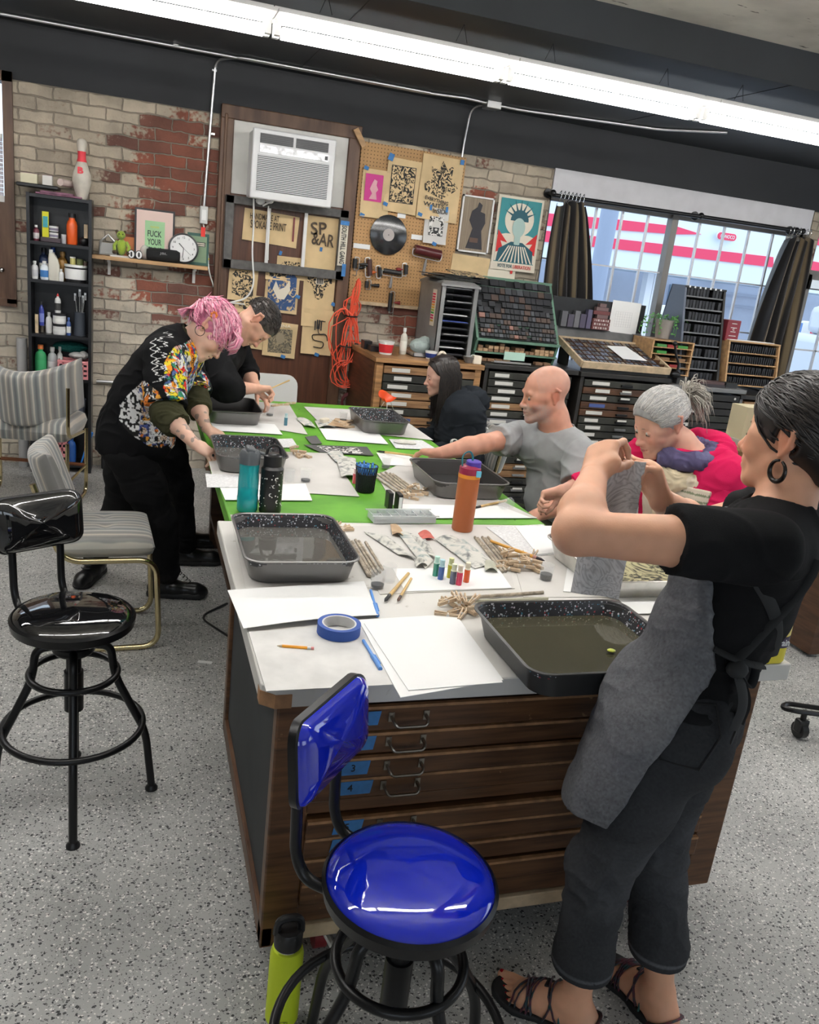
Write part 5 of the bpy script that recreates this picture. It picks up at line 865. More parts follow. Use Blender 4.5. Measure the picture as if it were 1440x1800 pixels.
rows = [(.765, .805, 0), (.695, .76, 1), (.635, .69, 1), (.575, .63, 1), (.515, .57, 1), (.475, .51, 0), (.415, .465, 1), (.355, .41, 1), (.295, .35, 1), (.225, .285, 1), (.16, .215, 0)]
for k, (z0, z1, dr) in enumerate(rows):
    if not dr: F_('rail', MB().bb((cx0+.085, cy0+.004, z0), (cx1-.085, cy0+.03, z1)), FF, bevel=.003); continue
    out = .004 if k % 3 else .012
    d = F_('drawer', MB().bb((cx0+.088, cy0-out, z0), (cx1-.088, cy1-.1, z1)), FF, bevel=.003); yy = cy0-out; zc_ = (z0+z1)/2+.004
    MB().bb((cx0+.09, yy-.0015, z1-.007), (cx1-.09, yy+.01, z1+.0005)).build('worn_edge', EDGE, d)
    for hx in (cx0+.31, cx1-.31):
        h_ = MB().tube(arc([(hx-.042, yy+.002, zc_), (hx-.042, yy-.024, zc_-.002), (hx-.035, yy-.03, zc_-.012), (hx+.035, yy-.03, zc_-.012), (hx+.042, yy-.024, zc_-.002), (hx+.042, yy+.002, zc_)], 3), .0038, 8, flat=1.5).bb((hx-.05, yy-.003, zc_-.012), (hx-.036, yy, zc_+.012)).bb((hx+.036, yy-.003, zc_-.012), (hx+.05, yy, zc_+.012)); h_.build('pull_handle', mat('aged_nickel', (.30, .27, .23), .3, metal=.9), d)
    if k in (1, 2, 3, 4, 6, 7, 8):
        w_ = [.05, .065, .06][k % 3]; q = cx0+.15; MB().sheet((q, yy-.0025, zc_-.018), (w_+.02, 0, 0), (0.006, 0, .036), 3, 3, .001).build('blue_tape', BTAPE, d)
        if k > 1: text('number', '0023456789'[k if k < 5 else k-1], .026, INK, face(q+.035, yy-.0045, zc_), d)
for (x, y) in ((cx0+.17, cy0+.06), (cx1-.2, cy0+.06), (cx0+.12, cy1-.12), (cx1-.12, cy1-.12)):
    c_ = thing('caster', 'red wheeled swivel caster under the flat file', 'caster', (x, y, 0)); c_['label'] = {0: 'red caster with a steel plate under the front left of the flat file', 1: 'red caster under the front right of the flat file, behind the jeans', 2: 'caster under the back left of the flat file', 3: 'caster under the back right of the flat file'}[[(cx0+.17, cy0+.06), (cx1-.2, cy0+.06), (cx0+.12, cy1-.12), (cx1-.12, cy1-.12)].index((x, y))]
    c_.parent = None; MB().cyl((-.016, .03, .04), (.016, .03, .04), .04, 24).build('wheel', mat('caster_red', (.25, .02, .025), .4), c_); MB().box((0, 0, .114), (.10, .09, .006)).box((0, .02, .09), (.044, .05, .045)).tube(arc([(0, -.01, .09), (.02, -.06, .07), (.03, -.08, .055)]), .01).build('fork', GALV, c_)
t = thing('work_table', 'white topped table slab with a chipped edge covering the flat file', 'table top', (.95, 2.1, .81))
ov = [(1.634, 1.55), (1.634, 2.655), (.26, 2.655), (.26, 1.575), (.29, 1.55)]
wpart('slab', MB().prism(ov[::-1][::-1], .812, ZT), TW, t, bevel=.004); wpart('bare_corner', MB().rings([[Vector((x, y, z)) for x, y in ((.259, 1.60), (.259, 1.573), (.289, 1.549), (.325, 1.549))] for z in (.812, .845)]), EDGE, t)
m, nt, N, B, L = nodes('table_green', .5); tc = N('TexCoord'); n = N('TexNoise'); n.inputs['Scale'].default_value = 6; n.inputs['Detail'].default_value = 9; L(tc.outputs['Object'], n.inputs[0]); r = ramp(N, [(.33, (.09, .30, .02)), (.6, (.145, .43, .035))]); L(n.outputs[0], r.inputs[0]); n2 = N('TexNoise'); n2.inputs['Scale'].default_value = 30; n2.inputs['Detail'].default_value = 4; L(tc.outputs['Object'], n2.inputs[0]); r2 = ramp(N, [(.72, (1, 1, 1)), (.76, (.2, .2, .2))]); L(n2.outputs[0], r2.inputs[0]); mm = N('Mix', data_type='RGBA', blend_type='MULTIPLY'); mm.inputs[0].default_value = 1; L(r.outputs[0], mm.inputs[6]); L(r2.outputs[0], mm.inputs[7]); L(mm.outputs[2], B.inputs['Base Color']); TG = m
t = thing('green_table', 'long bright green painted work table behind the white one', 'table', (.88, 3.78, 0))
wpart('table_top', MB().bb((.30, 2.665, .80), (1.47, 4.90, ZT-.002)), TG, t, bevel=.006)
wpart('leg', MB().bb((.42, 2.85, 0), (.5, 2.93, .8)), DWOOD, t); wpart('leg', MB().bb((1.27, 2.85, 0), (1.35, 2.93, .8)), DWOOD, t); wpart('leg', MB().bb((.42, 4.7, 0), (.5, 4.78, .8)), DWOOD, t); wpart('leg', MB().bb((1.27, 4.7, 0), (1.35, 4.78, .8)), DWOOD, t)
wpart('cross_rail', MB().bb((.44, 2.87, .70), (1.33, 2.91, .8)).bb((.44, 4.72, .7), (1.33, 4.76, .8)).bb((.44, 2.87, .7), (.48, 4.76, .8)).bb((1.29, 2.87, .7), (1.33, 4.76, .8)), DWOOD, t); wpart('low_shelf', MB().bb((.42, 2.85, .18), (1.35, 4.78, .21)), DWOOD, t)
one('storage_box', MB().bb((.50, 2.95, .212), (1.28, 3.9, .60)), DRK, 'long dark box stored on the low shelf of the green table', 'box', bevel=.01)
# ---- sheets
LV = [0]
def sheet(pts, label, m=PAPER, lev=0, th=.0012, name='paper_sheet', cat='paper', z=ZT, rise=None):
    zz = z+.0008+lev*.0022; q = [P(u, v, z=zz) for u, v in pts]; a, b, c, d = q[:4]
    if len(pts) == 4:
        def pt(u, v): return (a*(1-u)+b*u)*(1-v)+(d*(1-u)+c*u)*v
        n = 10; vs = []
        for e in (0, 1):
            for i in range(n+1):
                for j in range(n+1):
                    u, v = i/n, j/n; p = pt(u, v); vs.append(p+Vector((0, 0, e*th+(rise(u, v) if rise else 0))))
        k = (n+1)**2; I = lambda i, j, e: e*k+i*(n+1)+j; fs = []
        for i in range(n):
            for j in range(n): fs += [(I(i, j, 1), I(i, j+1, 1), I(i+1, j+1, 1), I(i+1, j, 1)), (I(i, j, 0), I(i+1, j, 0), I(i+1, j+1, 0), I(i, j+1, 0))]
            fs += [(I(i, 0, 0), I(i, 0, 1), I(i+1, 0, 1), I(i+1, 0, 0)), (I(i, n, 0), I(i+1, n, 0), I(i+1, n, 1), I(i, n, 1)), (I(0, i, 0), I(0, i+1, 0), I(0, i+1, 1), I(0, i, 1)), (I(n, i, 0), I(n, i, 1), I(n, i+1, 1), I(n, i+1, 0))]
        return one(name, MB().add(vs, fs), m, label, cat)
    return one(name, MB().rings([[p for p in q], [p+Vector((0, 0, th)) for p in q]]), m, label, cat)
# printed text sheets: faint lines of print
m, nt, N, B, L = nodes('printed_sheet', .75); tc = N('TexCoord'); mp = N('Mapping'); mp.inputs['Scale'].default_value = (60, 160, 1); L(tc.outputs['Object'], mp.inputs[0]); wv = N('TexWave', bands_direction='Y'); wv.inputs['Scale'].default_value = .35; wv.inputs['Distortion'].default_value = 0; L(mp.outputs[0], wv.inputs[0]); n = N('TexNoise'); n.inputs['Scale'].default_value = 1.6; L(mp.outputs[0], n.inputs[0]); ad = N('Math', operation='MULTIPLY'); L(wv.outputs[1], ad.inputs[0]); L(n.outputs[0], ad.inputs[1]); r = ramp(N, [(.36, (.80, .80, .80)), (.42, (.40, .40, .42))]); L(ad.outputs[0], r.inputs[0]); L(r.outputs[0], B.inputs['Base Color']); TXT = m
big = lambda u, v: .0
sheet([(405, 905), (560, 912), (600, 1030), (432, 1036)], 'large off-white sheet under the pan at the left of the white table', PAPERG, 0)
sheet([(600, 925), (880, 925), (905, 1035), (668, 1045)], 'large off-white sheet under the vials in the middle of the white table', PAPERG, 0)
sheet([(885, 925), (1100, 930), (1215, 1050), (920, 1050)], 'large off-white sheet under the silver tray on the white table', PAPERG, 0)
sheet([(400, 1038), (640, 1022), (665, 1084), (428, 1108)], 'wide white sheet curling over the left edge of the white table', PAPER, 2, rise=lambda u, v: .006*sin(u*3.1)*v+.004*v)
sheet([(437, 1112), (640, 1100), (697, 1205), (468, 1217)], 'scuffed white board at the near left corner of the table', mat('scuffed_board', (.66, .65, .63), .6, var=.12, vscale=12), 0, .003, 'board', 'board')
sheet([(630, 1090), (800, 1080), (885, 1196), (704, 1227)], 'lower white sheet of the stack at the near edge of the table', PAPER, 2)
sheet([(640, 1096), (806, 1086), (884, 1200), (718, 1214)], 'upper white sheet of the stack at the near edge of the table', PAPER, 3)
sheet([(855, 927), (955, 922), (1010, 970), (925, 980)], 'printed sheet with grey text right of the orange bottle', TXT, 1); sheet([(905, 925), (985, 925), (1015, 968), (945, 975)], 'blank white sheet beside the printed sheet, near the silver tray', PAPER, 2)
sheet([(690, 1000), (875, 998), (900, 1034), (712, 1040)], 'thin white sheet under the paint vials', PAPER, 1)
sheet([(1085, 1050), (1175, 1040), (1215, 1075), (1110, 1080)], 'white sheet between the black pan and silver tray', PAPER, 2)
sheet([(1000, 985), (1070, 985), (1080, 1045), (990, 1040)], 'white sheet under the hanging marbled paper', PAPER, 1)
sheet([(357, 696), (509, 712), (541, 764), (362, 736)], 'grey sheet at the far left corner of the green table', PAPERG, 0)
sheet([(368, 739), (483, 746), (497, 764), (378, 757)], 'white sheet in front of the far left pan', PAPER, 1)
sheet([(534, 715), (690, 724), (762, 774), (572, 754)], 'grey sheet under the far right pan on the green table', PAPERG, 0)
sheet([(561, 753), (665, 761), (683, 781), (574, 773)], 'white sheet in the middle of the green table before the far right pan', PAPER, 1)
sheet([(684, 772), (742, 774), (770, 791), (696, 788)], 'printed text sheet beside the person in the dark hoodie', TXT, 1)
sheet([(362, 790), (582, 797), (632, 873), (378, 857)], 'large grey sheet under the left pan on the green table', PAPERG, 0)
sheet([(386, 856), (537, 850), (549, 880), (396, 879)], 'white sheet under the teal and black bottles', PAPER, 1)
sheet([(361, 833), (421, 835), (419, 857), (364, 857)], 'printed text sheet overhanging the left edge of the green table', TXT, 2)
sheet([(487, 772), (514, 771), (524, 786), (498, 787)], 'small printed text sheet behind the left pan', TXT, 1)
sheet([(662, 835), (725, 806), (945, 911), (706, 911)], 'large grey sheet under the right pan on the green table', PAPERG, 0)
sheet([(662, 796), (715, 800), (760, 822), (675, 817)], 'white sheet under the bald man\'s hand', PAPER, 1)
sheet([(690, 886), (880, 890), (935, 911), (712, 911)], 'white sheet along the near edge of the green table', PAPER, 1)
o = sheet([(534, 782), (645, 786), (657, 801), (562, 795)], 'small dark bordered print lying behind the pen cup', mat('dark_card', (.10, .10, .10), .7), 1, .002, 'print', 'print'); o = sheet([(556, 784), (628, 787), (640, 798), (574, 794)], 'white lettered print lying on the dark bordered card', INKW, 2.1, .001, 'print', 'print')
sheet([(536, 768), (556, 766), (566, 780), (548, 781)], 'dark scrap of paper near the middle of the green table', mat('dark_card'), 1)
# ---- pans
m, nt, N, B, L = nodes('pan_speckled', .35); tc = N('TexCoord'); vo = N('TexVoronoi'); vo.inputs['Scale'].default_value = 190; L(tc.outputs['Object'], vo.inputs[0]); sp = N('SeparateColor'); L(vo.outputs['Color'], sp.inputs[0]); lm = N('Math', operation='MULTIPLY'); L(sp.outputs[0], lm.inputs[0]); lm.inputs[1].default_value = .62; lt = N('Math', operation='LESS_THAN'); L(vo.outputs['Distance'], lt.inputs[0]); L(lm.outputs[0], lt.inputs[1])
cr = ramp(N, [(0, (.6, .62, .65)), (.55, (.35, .45, .5)), (.7, (.05, .25, .35)), (.82, (.6, .55, .6)), (.93, (.45, .05, .06))], 'CONSTANT'); L(sp.outputs[1], cr.inputs[0]); gt = N('Math', operation='GREATER_THAN'); L(sp.outputs[2], gt.inputs[0]); gt.inputs[1].default_value = .5; mu = N('Math', operation='MULTIPLY'); L(lt.outputs[0], mu.inputs[0]); L(gt.outputs[0], mu.inputs[1])
mx = N('Mix', data_type='RGBA'); L(mu.outputs[0], mx.inputs[0]); mx.inputs[6].default_value = (.028, .028, .032, 1); L(cr.outputs[0], mx.inputs[7]); L(mx.outputs[2], B.inputs['Base Color']); PSP = m
PGR = mat('pan_grey', (.17, .165, .16), .32, metal=.55); PDK = mat('pan_dark', (.045, .045, .045), .35, metal=.3); PIN = mat('pan_inside_dark', (.05, .048, .046), .4, metal=.3); ALU = mat('pan_aluminium', (.62, .61, .58), .28, metal=.9, var=.2, vscale=15)
def water(name, col):
    return mat(name, col, .03, spec=.6, alpha=.86, bump=.03, bscale=6)
WAT = water('murky_water', (.13, .125, .115)); WAT2 = water('greenish_water', (.075, .07, .045))
def pan(label, cx, cy, w_, d_, out, inn, wat=None, h=.068, rz=0, wcol=.6, grp='pans'):
    t = thing('roasting_pan', label, 'pan', (cx, cy, ZT+.005), rz); R = []
    for k, z, r in ((.86, 0, .05), (.90, .002, .052), (.975, h-.006, .05), (1.0, h-.003, .05), (1.03, h-.001, .052), (1.03, h+.002, .052), (1.0, h+.003, .05), (.985, h, .048)): R.append([Vector((x, y, z)) for x, y in rrect(w_*k, d_*k+(k-1)*.0, r*min(1, w_/.3), 6)])
    MB().rings([R[0]]+R[1:], cap=False).build('outer_shell', out, t)
    R2 = [[Vector((x, y, z)) for x, y in rrect(w_*k, d_*k, r, 6)] for k, z, r in ((.985, h, .048), (.885, .006, .046), (.86, .004, .045))]
    n_ = len(R2[0]); mb = MB().rings(R2, cap=False); mb.f.append([2*n_+i for i in range(n_)]); mb.m.append(1)
    mb.build('inner_wall', [inn, PIN], t); mb2 = MB(); mb2.rings([[Vector((x, y, z)) for x, y in rrect(w_*.86, d_*.86, .045, 6)] for z in (0, .003)]).build('base', out, t)
    if wat: lvl = h*wcol; k = .87+.10*wcol; MB().rings([[Vector((x, y, z)) for x, y in rrect(w_*kk, d_*kk, .046, 6)] for kk, z in ((.87, .0065), (k-.012, lvl))]).build('water', wat, t)
    return t
pA = pan('black speckled pan of greenish water nearest the standing woman', 1.035, 1.615, .43, .38, PDK, PSP, WAT2, wcol=.5)
pan('grey pan of murky water at the left of the white table', .445, 2.30, .315, .42, PGR, PSP, WAT, wcol=.45)
pan('speckled grey pan in the hands of the pink-haired person', .445, 3.41, .28, .38, PGR, PSP, WAT, wcol=.3)
pan('dark pan with a silver outside at the far left of the green table', .465, 4.32, .27, .40, PGR, PDK, None)
pan('speckled grey pan at the far right of the green table', 1.235, 4.26, .255, .37, PGR, PSP, None)
pan('empty grey pan beside the bald man, behind the orange bottle', 1.275, 3.13, .32, .39, PGR, PIN, mat('thin_ink_water', (.05, .05, .052), .03, spec=.6, alpha=.6), wcol=.12)
p = P(1115, 1018, z=.92); MARB = ink('marbled_water', (.03, .03, .02), (.42, .38, .22), 7, 3, .5, .08, 6)
pan('silver aluminium pan of marbled ink behind the standing woman\'s elbow', 1.47, 2.16, .33, .42, ALU, PDK, MARB, h=.06, wcol=.72)
tag(one('paint_drop', MB().ball((1.10, 1.575, ZT+.046), (.011, .009, .003), 14), mat('yellow_green_paint', (.42, .48, .02), .3), 'x', 'x'), 'yellow green drop of paint floating in the black pan', 'paint drop')
# ---- small things on the tables
def obj_at(u, v, z=ZT+.002): return P(u, v, z=z)
def stick(a, b, r, m, label, cat, name, group=None, ends=None, zoff=0):
    pa, pb = P(*a, z=ZT+.002+r+zoff), P(*b, z=ZT+.002+r+zoff); mb = MB().cyl(pa, pb, r, 8); o = one(name, mb, m, label, cat, group); return o
STK = mat('paper_stick', (.42, .36, .28), .6, var=.45, vscale=60, stretch=(1, 1, 1)); CLP = mat('clothespin_wood', (.60, .45, .30), .6, var=.15, vscale=30); BAM = mat('bamboo', (.62, .42, .16), .35, var=.2, vscale=20)
for lab, lst in (('speckled stick in the bundle beside the left grey pan', [((613, 949), (652, 1013)), ((619, 952), (657, 1012)), ((625, 949), (662, 1009)), ((631, 951), (668, 1006)), ((643, 953), (673, 1001)), ((617, 956), (648, 1012))]),
                 ('speckled stick in the bundle right of the orange bottle', [((835, 944), (884, 1005)), ((840, 946), (890, 1004)), ((848, 944), (896, 1003)), ((853, 946), (903, 1000)), ((858, 944), (908, 997))]),
                 ('speckled stick in the row between the pen cup and right pan', [((661, 839), (700, 866)), ((664, 833), (708, 864)), ((670, 831), (714, 863)), ((678, 830), (722, 866)), ((686, 832), (728, 864)), ((691, 833), (734, 863))])):
    for k, (a, b) in enumerate(lst): stick(a, b, .0045, STK, lab, 'stick', 'marbling_stick', lab.replace('speckled stick', 'speckled sticks'), zoff=.0015*(k % 2))
stick((809, 1051), (955, 1041), .005, STK, 'upper of the two long speckled sticks lying behind the black pan', 'stick', 'marbling_stick'); stick((813, 1057), (963, 1052), .005, mat('pale_stick', (.48, .47, .36), .6), 'lower pale stick lying right behind the black pan', 'stick', 'marbling_stick')
def pin():
    t = thing('clothespin', 'x', 'clothespin', (0, 0, -5))
    for s in (-1, 1): MB().box((0, s*.0042, .005), (.072, .0045, .010), rz=s*.06).build('prong', CLP, t, bevel=.001, seg=1)
    MB().cyl((.0, -.007, .006), (.0, .007, .006), .0042, 8).build('spring', GALV, t); return t
pin0 = pin(); first = [True]; rnd = random.Random(33)
def pins(lab, u, v, su, sv, n, stackz=.011):
    for k in range(n):
        p = P(u+rnd.uniform(-su, su), v+rnd.uniform(-sv, sv), z=ZT+.002); z = ZT+.003+stackz*(k % 3)*(k > 2)
        if first[0]: o = pin0; first[0] = False; o.location = (p.x, p.y, z); o.rotation_euler = (0, 0, rnd.uniform(0, 3.14)); o['label'] = lab; o['group'] = lab.replace('wooden clothespin', 'wooden clothespins')
        else: copy_tree(pin0, (p.x, p.y, z), label=lab, group=lab.replace('wooden clothespin', 'wooden clothespins'), rot=(rnd.uniform(-.1, .1), rnd.uniform(-.08, .08), rnd.uniform(0, 3.14)))
pins('wooden clothespin in the heap beside the black pan', 815, 1073, 32, 12, 12); pins('wooden clothespin in the heap near the marbled paper', 915, 990, 32, 14, 18); pins('wooden clothespin in the small heap behind the left grey pan', 602, 934, 16, 7, 5)
pins('wooden clothespin in the heap below the row of sticks', 728, 872, 22, 8, 10); pins('wooden clothespin in the heap behind the black moon bottle', 523, 799, 14, 5, 6); pins('wooden clothespin in the heap by the far right pan', 606, 748, 12, 5, 6); pins('wooden clothespin in the heap by the dark-haired man\'s hand', 497, 714, 14, 4, 4)
# vials
def vial(u, v, c, cap, lab, h=.062):
    p = obj_at(u, v); t = thing('paint_vial', lab, 'vial', (p.x, p.y, ZT+.003)); MB().lathe([(0, 0), (.0085, 0), (.009, .002), (.009, h*.66), (0, h*.66)], 14).build('tube', mat('vial_%s' % lab.split()[0], c, .2, coat=.5), t)
    MB().lathe([(0, h*.66), (.009, h*.66), (.009, h*.7), (.0075, h*.72), (.0075, h), (0, h)], 14).build('cap', mat('vcap_%s' % lab.split()[0], cap, .4), t)
for a in ((765, 1013, (.02, .28, .18), (.5, .75, .65), 'green paint vial standing at the back left of the vials'), (774, 1019, (.03, .10, .35), (.45, .68, .75), 'blue paint vial standing next to the green vial'), (790, 1016, (.65, .60, .03), (.72, .75, .4), 'yellow paint vial at the back of the group'), (795, 1027, (.10, .12, .18), (.75, .78, .6), 'slate blue paint vial in the front of the group'),
          (806, 1029, (.75, .04, .12), (.82, .70, .58), 'red paint vial between slate blue and orange vials'), (819, 1024, (.85, .14, .03), (.80, .76, .6), 'orange paint vial at the right end of the vials'), (502, 748, (.06, .22, .30), (.5, .68, .7), 'teal paint vial alone on the green table before the dark-haired man'), (623, 850, (.7, .1, .12), (.7, .5, .5), 'pink vial half hidden by the pen cup')): vial(*a)
def cup(u, v, lab, ink_=.18, h=.05, rot=None):
    p = obj_at(u, v); t = thing('small_glass', lab, 'glass', (p.x, p.y, ZT+.003), rot=rot); MB().lathe([(.0, 0), (.019, 0), (.022, h), (.0205, h), (.0175, .003), (0, .003)], 20).build('glass', mat('cup_clear', (.85, .87, .88), .05, alpha=.13, spec=.8), t)
    if ink_: MB().lathe([(0, .0035), (.0172, .0035), (.0182, h*ink_+.004), (0, h*ink_+.004)], 20).build('ink', INK, t)
    return t
for u, v, lab, i in ((663, 1033, 'small glass with black ink beside the left stick bundle', .14), (683, 1022, 'small empty glass behind the inked glass by the sticks', 0), (959, 1019, 'small glass of grey ink beside the marbled paper', .3), (508, 847, 'small empty glass right of the black moon bottle', 0), (537, 847, 'small glass with a dark base beside the white sheet', .12), (678, 823, 'small glass with dark ink by the bald man\'s hand', .12), (474, 731, 'small glass held by the dark-haired man', .1), (603, 741, 'small glass beside the far right pan', .15)): cup(u, v, lab, i)
p = obj_at(868, 896); cup(880, 896, 'clear small glass lying on its side near the bald man', 0, rot=(0, 1.45, .3)).location.z = ZT+.022
def brush(a, b, lab, m=BAM, r=.0055, z0=.0, z1=.0, tip=INK):
    pa, pb = P(*a, z=ZT+.008+z0), P(*b, z=ZT+.008+z1); t = thing('brush', lab, 'brush', pa); d = pb-pa
    wpart('handle', MB().tube([pa, pa+d*.8], [r*.8, r], 10), m, t); wpart('ferrule', MB().tube([pa+d*.8, pa+d*.86], [r*1.05, r*.9], 10), BLKPLA if m is BAM else mat('pink_ferrule', (.5, .25, .22), .4), t); wpart('bristles', MB().tube([pa+d*.86, pa+d*.93, pb], [r*.85, r*.95, r*.15], 10), tip, t); return t
brush((718, 1008), (676, 1057), 'longer bamboo brush with black tip behind the blue pen'); brush((723, 1017), (699, 1057), 'shorter bamboo brush right beside the longer one', r=.0045, tip=mat('brown_tip', (.12, .06, .04), .7))
brush((863, 951), (958, 986), 'orange handled brush lying across the clothespins', mat('orange_wood', (.72, .36, .06), .4), .006, z0=.006, z1=.018, tip=mat('black_tip', (.03, .02, .025), .7)); brush((890, 880), (832, 893), 'bamboo brush lying before the bald man by the empty glass'); brush((738, 802), (662, 793), 'bamboo brush with black tip in the bald man\'s hand', z0=.02)
p0, p1 = P(487, 1135, z=ZT+.006), P(552, 1140, z=ZT+.006); d = p1-p0; t = thing('pencil', 'short orange pencil with pink eraser on the scuffed board', 'pencil', p0)
wpart('barrel', MB().tube([p0+d*.14, p0+d*.82], .0038, 6), mat('pencil_orange', (.85, .36, .03), .4), t); wpart('point', MB().tube([p0, p0+d*.14], [.0006, .0038], 6), BAREW, t); wpart('ferrule', MB().tube([p0+d*.82, p0+d*.92], .004, 10), GALV, t); wpart('eraser', MB().tube([p0+d*.92, p1], .0038, 10), mat('eraser_pink', (.7, .25, .25), .7), t)
PENB = mat('pen_blue', (.09, .28, .70), .35)
for (a, b, lab) in (((652, 1038), (664, 1082), 'light blue capped pen pointing at the wide white sheet corner'), ((639, 1126), (669, 1176), 'light blue capped pen on the board left of the paper stack')):
    pa, pb = P(*a, z=ZT+.007), P(*b, z=ZT+.007); d = pb-pa; t = thing('pen', lab, 'pen', pa); wpart('barrel', MB().tube([pa, pa+d*.6], [.004, .0042], 8), PENB, t); wpart('cap', MB().tube([pa+d*.55, pb], [.0055, .005], 10).tube([pa+d*.55+Vector((.006, 0, .002)), pa+d*.85+Vector((.006, 0, .002))], .0015, 5), PENB, t)
p = P(595, 1112, z=ZT+.004); t = thing('masking_tape', 'roll of blue masking tape at the near left of the table', 'tape roll', (p.x, p.y, ZT+.0045)); MB().rings([[Vector((r*cos(a), r*sin(a), z)) for a in [2*pi*k/40 for k in range(40)]] for r, z in ((.038, 0.0005), (.042, 0.0005), (.042, .0262), (.038, .0262), (.038, 0.0005))], cap=False).build('cardboard_core', mat('core_grey', (.6, .6, .6), .7), t);
me = MB().rings([[Vector((r*cos(a), r*sin(a), z)) for a in [2*pi*k/40 for k in range(40)]] for r, z in ((.042, 0), (.053, 0), (.053, .026), (.042, .026), (.042, 0))], cap=False)
me.build('tape', mat('tape_blue', (.02, .08, .36), .55), t)
# pen cup
p = obj_at(641, 862); t = thing('pen_cup', 'black mesh cup packed with blue capped pens', 'pen cup', (p.x, p.y, ZT+.002))
mb = MB(); R0, R1, H_ = .037, .044, .10
for k in range(28):
    a = 2*pi*k/28
    for s in (-1, 1): mb.tube([(R0*cos(a), R0*sin(a), .002), (R1*cos(a+s*.45), R1*sin(a+s*.45), H_)], .0009, 4)
mb.build('mesh_wall', BLKMET, t); MB().tube([(R1*cos(a), R1*sin(a), H_) for a in [k*.25 for k in range(25)]], .0022, 6, closed=True).build('rim', BLKMET, t); MB().lathe([(0, 0), (R0, 0), (R0, .004), (0, .004)], 24).build('base', BLKMET, t); MB().lathe([(0, .004), (R0*.93, .004), (R1*.9, .07), (0, .07)], 20).build('liner', mat('cup_dark', (.015, .018, .022), .6), t)
rnd = random.Random(3)
for k in range(22):
    a = k*2.4; r_ = .036*math.sqrt((k+.5)/22); x, y = p.x+r_*cos(a), p.y+r_*sin(a); hgt = ZT+.098+rnd.uniform(0, .018); one('blue_pen', MB().tube([(x*.4+p.x*.6, y*.4+p.y*.6, ZT+.02), (x+.3*(x-p.x), y+.3*(y-p.y), hgt)], [.003, .004], 6), PENB, 'blue capped pen standing in the black mesh cup', 'pen', 'pens in the mesh cup')
def wbottle(u, v, lab, prof, mats, z=ZT+.002, cat='water bottle', n=36):
    p = P(u, v, z=z); t = thing('water_bottle', lab, cat, (p.x, p.y, z))
    for nm, pr, m in prof: MB().lathe(pr, n).build(nm, mats[m], t)
    return t
mt = {'o': mat('bottle_terracotta', (.48, .13, .035), .42), 'y': mat('bottle_amber', (.80, .30, .03), .4), 'm': mat('bottle_plum', (.30, .02, .06), .35), 'p': mat('bottle_violet', (.09, .05, .40), .35), 't': mat('teal_strap', (.03, .22, .25), .4), 'c': mat('cyan_button', (.15, .55, .75), .4), 'k': BLKPLA, 'tl': mat('teal_clear', (.01, .42, .45), .06, alpha=.82, coat=.6), 'td': mat('teal_dark', (.0, .20, .24), .1, alpha=.95), 'g': mat('lid_grey', (.10, .11, .12), .4), 'l': mat('bottle_lime', (.60, .74, .02), .5, bump=.05, bscale=300), 's': CHROME}
t = wbottle(812, 931, 'orange water bottle with a purple lid and teal strap on the white table', [('body', [(0, 0), (.034, 0), (.037, .004), (.038, .195), (0, .195)], 'o'), ('amber_ring', [(0, .193), (.0385, .193), (.0385, .206), (0, .206)], 'y'), ('collar', [(0, .206), (.038, .206), (.037, .228), (.025, .236), (0, .236)], 'm')], mt)
T = MR(-.15, 4, 'Y'); MB().prism(rrect(.05, .05, .02), .215, .252, MT((.010, 0, 0))).build('flip_lid', mt['p'], t, bevel=.004); MB().box((.018, -.0375, .213), (.018, .006, .022)).build('button', mt['c'], t, bevel=.002); MB().tube(arc([(-.03, 0, .225), (-.036, 0, .27), (-.01, 0, .287), (.005, 0, .265), (.003, 0, .245)], 6), .0045, 8, flat=.5).build('strap', mt['t'], t)
t = wbottle(434, 897, 'teal translucent water bottle with grey flip lid on the green table', [('body', [(0, 0), (.032, 0), (.036, .006), (.036, .05), (.035, .056), (.035, .115), (.033, .14), (.034, .17), (0, .17)], 'tl'), ('drink', [(0, .004), (.031, .004), (.033, .05), (.033, .075), (0, .075)], 'td'), ('lid', [(0, .168), (.036, .168), (.036, .20), (.028, .214), (0, .214)], 'g')], mt)
MB().box((0, 0, .215), (.03, .055, .02), T=MR(.25, 4, 'Y')).build('mouth_cover', mt['g'], t, bevel=.006); MB().tube(arc([(.03, 0, .205), (.052, 0, .20), (.056, 0, .17), (.05, 0, .15)], 4), .006, 8).build('carry_loop', mt['g'], t); MB().cyl((0, 0, .03), (0, 0, .17), .004, 8).build('straw', mat('straw_teal', (.1, .5, .55), .3), t)
t = wbottle(474, 899, 'black water bottle printed with silver moons and stars', [('body', [(0, 0), (.036, 0), (.038, .005), (.038, .155), (.030, .165), (0, .165)], 'k'), ('lid', [(0, .165), (.032, .165), (.031, .20), (.02, .207), (0, .207)], 'k')], mt)
MB().tube(arc([(-.024, 0, .20), (-.015, 0, .235), (.02, 0, .235), (.026, 0, .20)], 4), .005, 8).build('handle', BLKPLA, t)
rnd = random.Random(8); SIL = mat('silver_print', (.7, .68, .66), .4)
for k in range(90):
    a = rnd.uniform(0, 6.28); z = rnd.uniform(.015, .148); s_ = rnd.choice((.0016, .0022, .0032)); MB().ball((.038*cos(a), .038*sin(a), z), (s_, s_, s_), 5).build('star_dot', SIL, t)
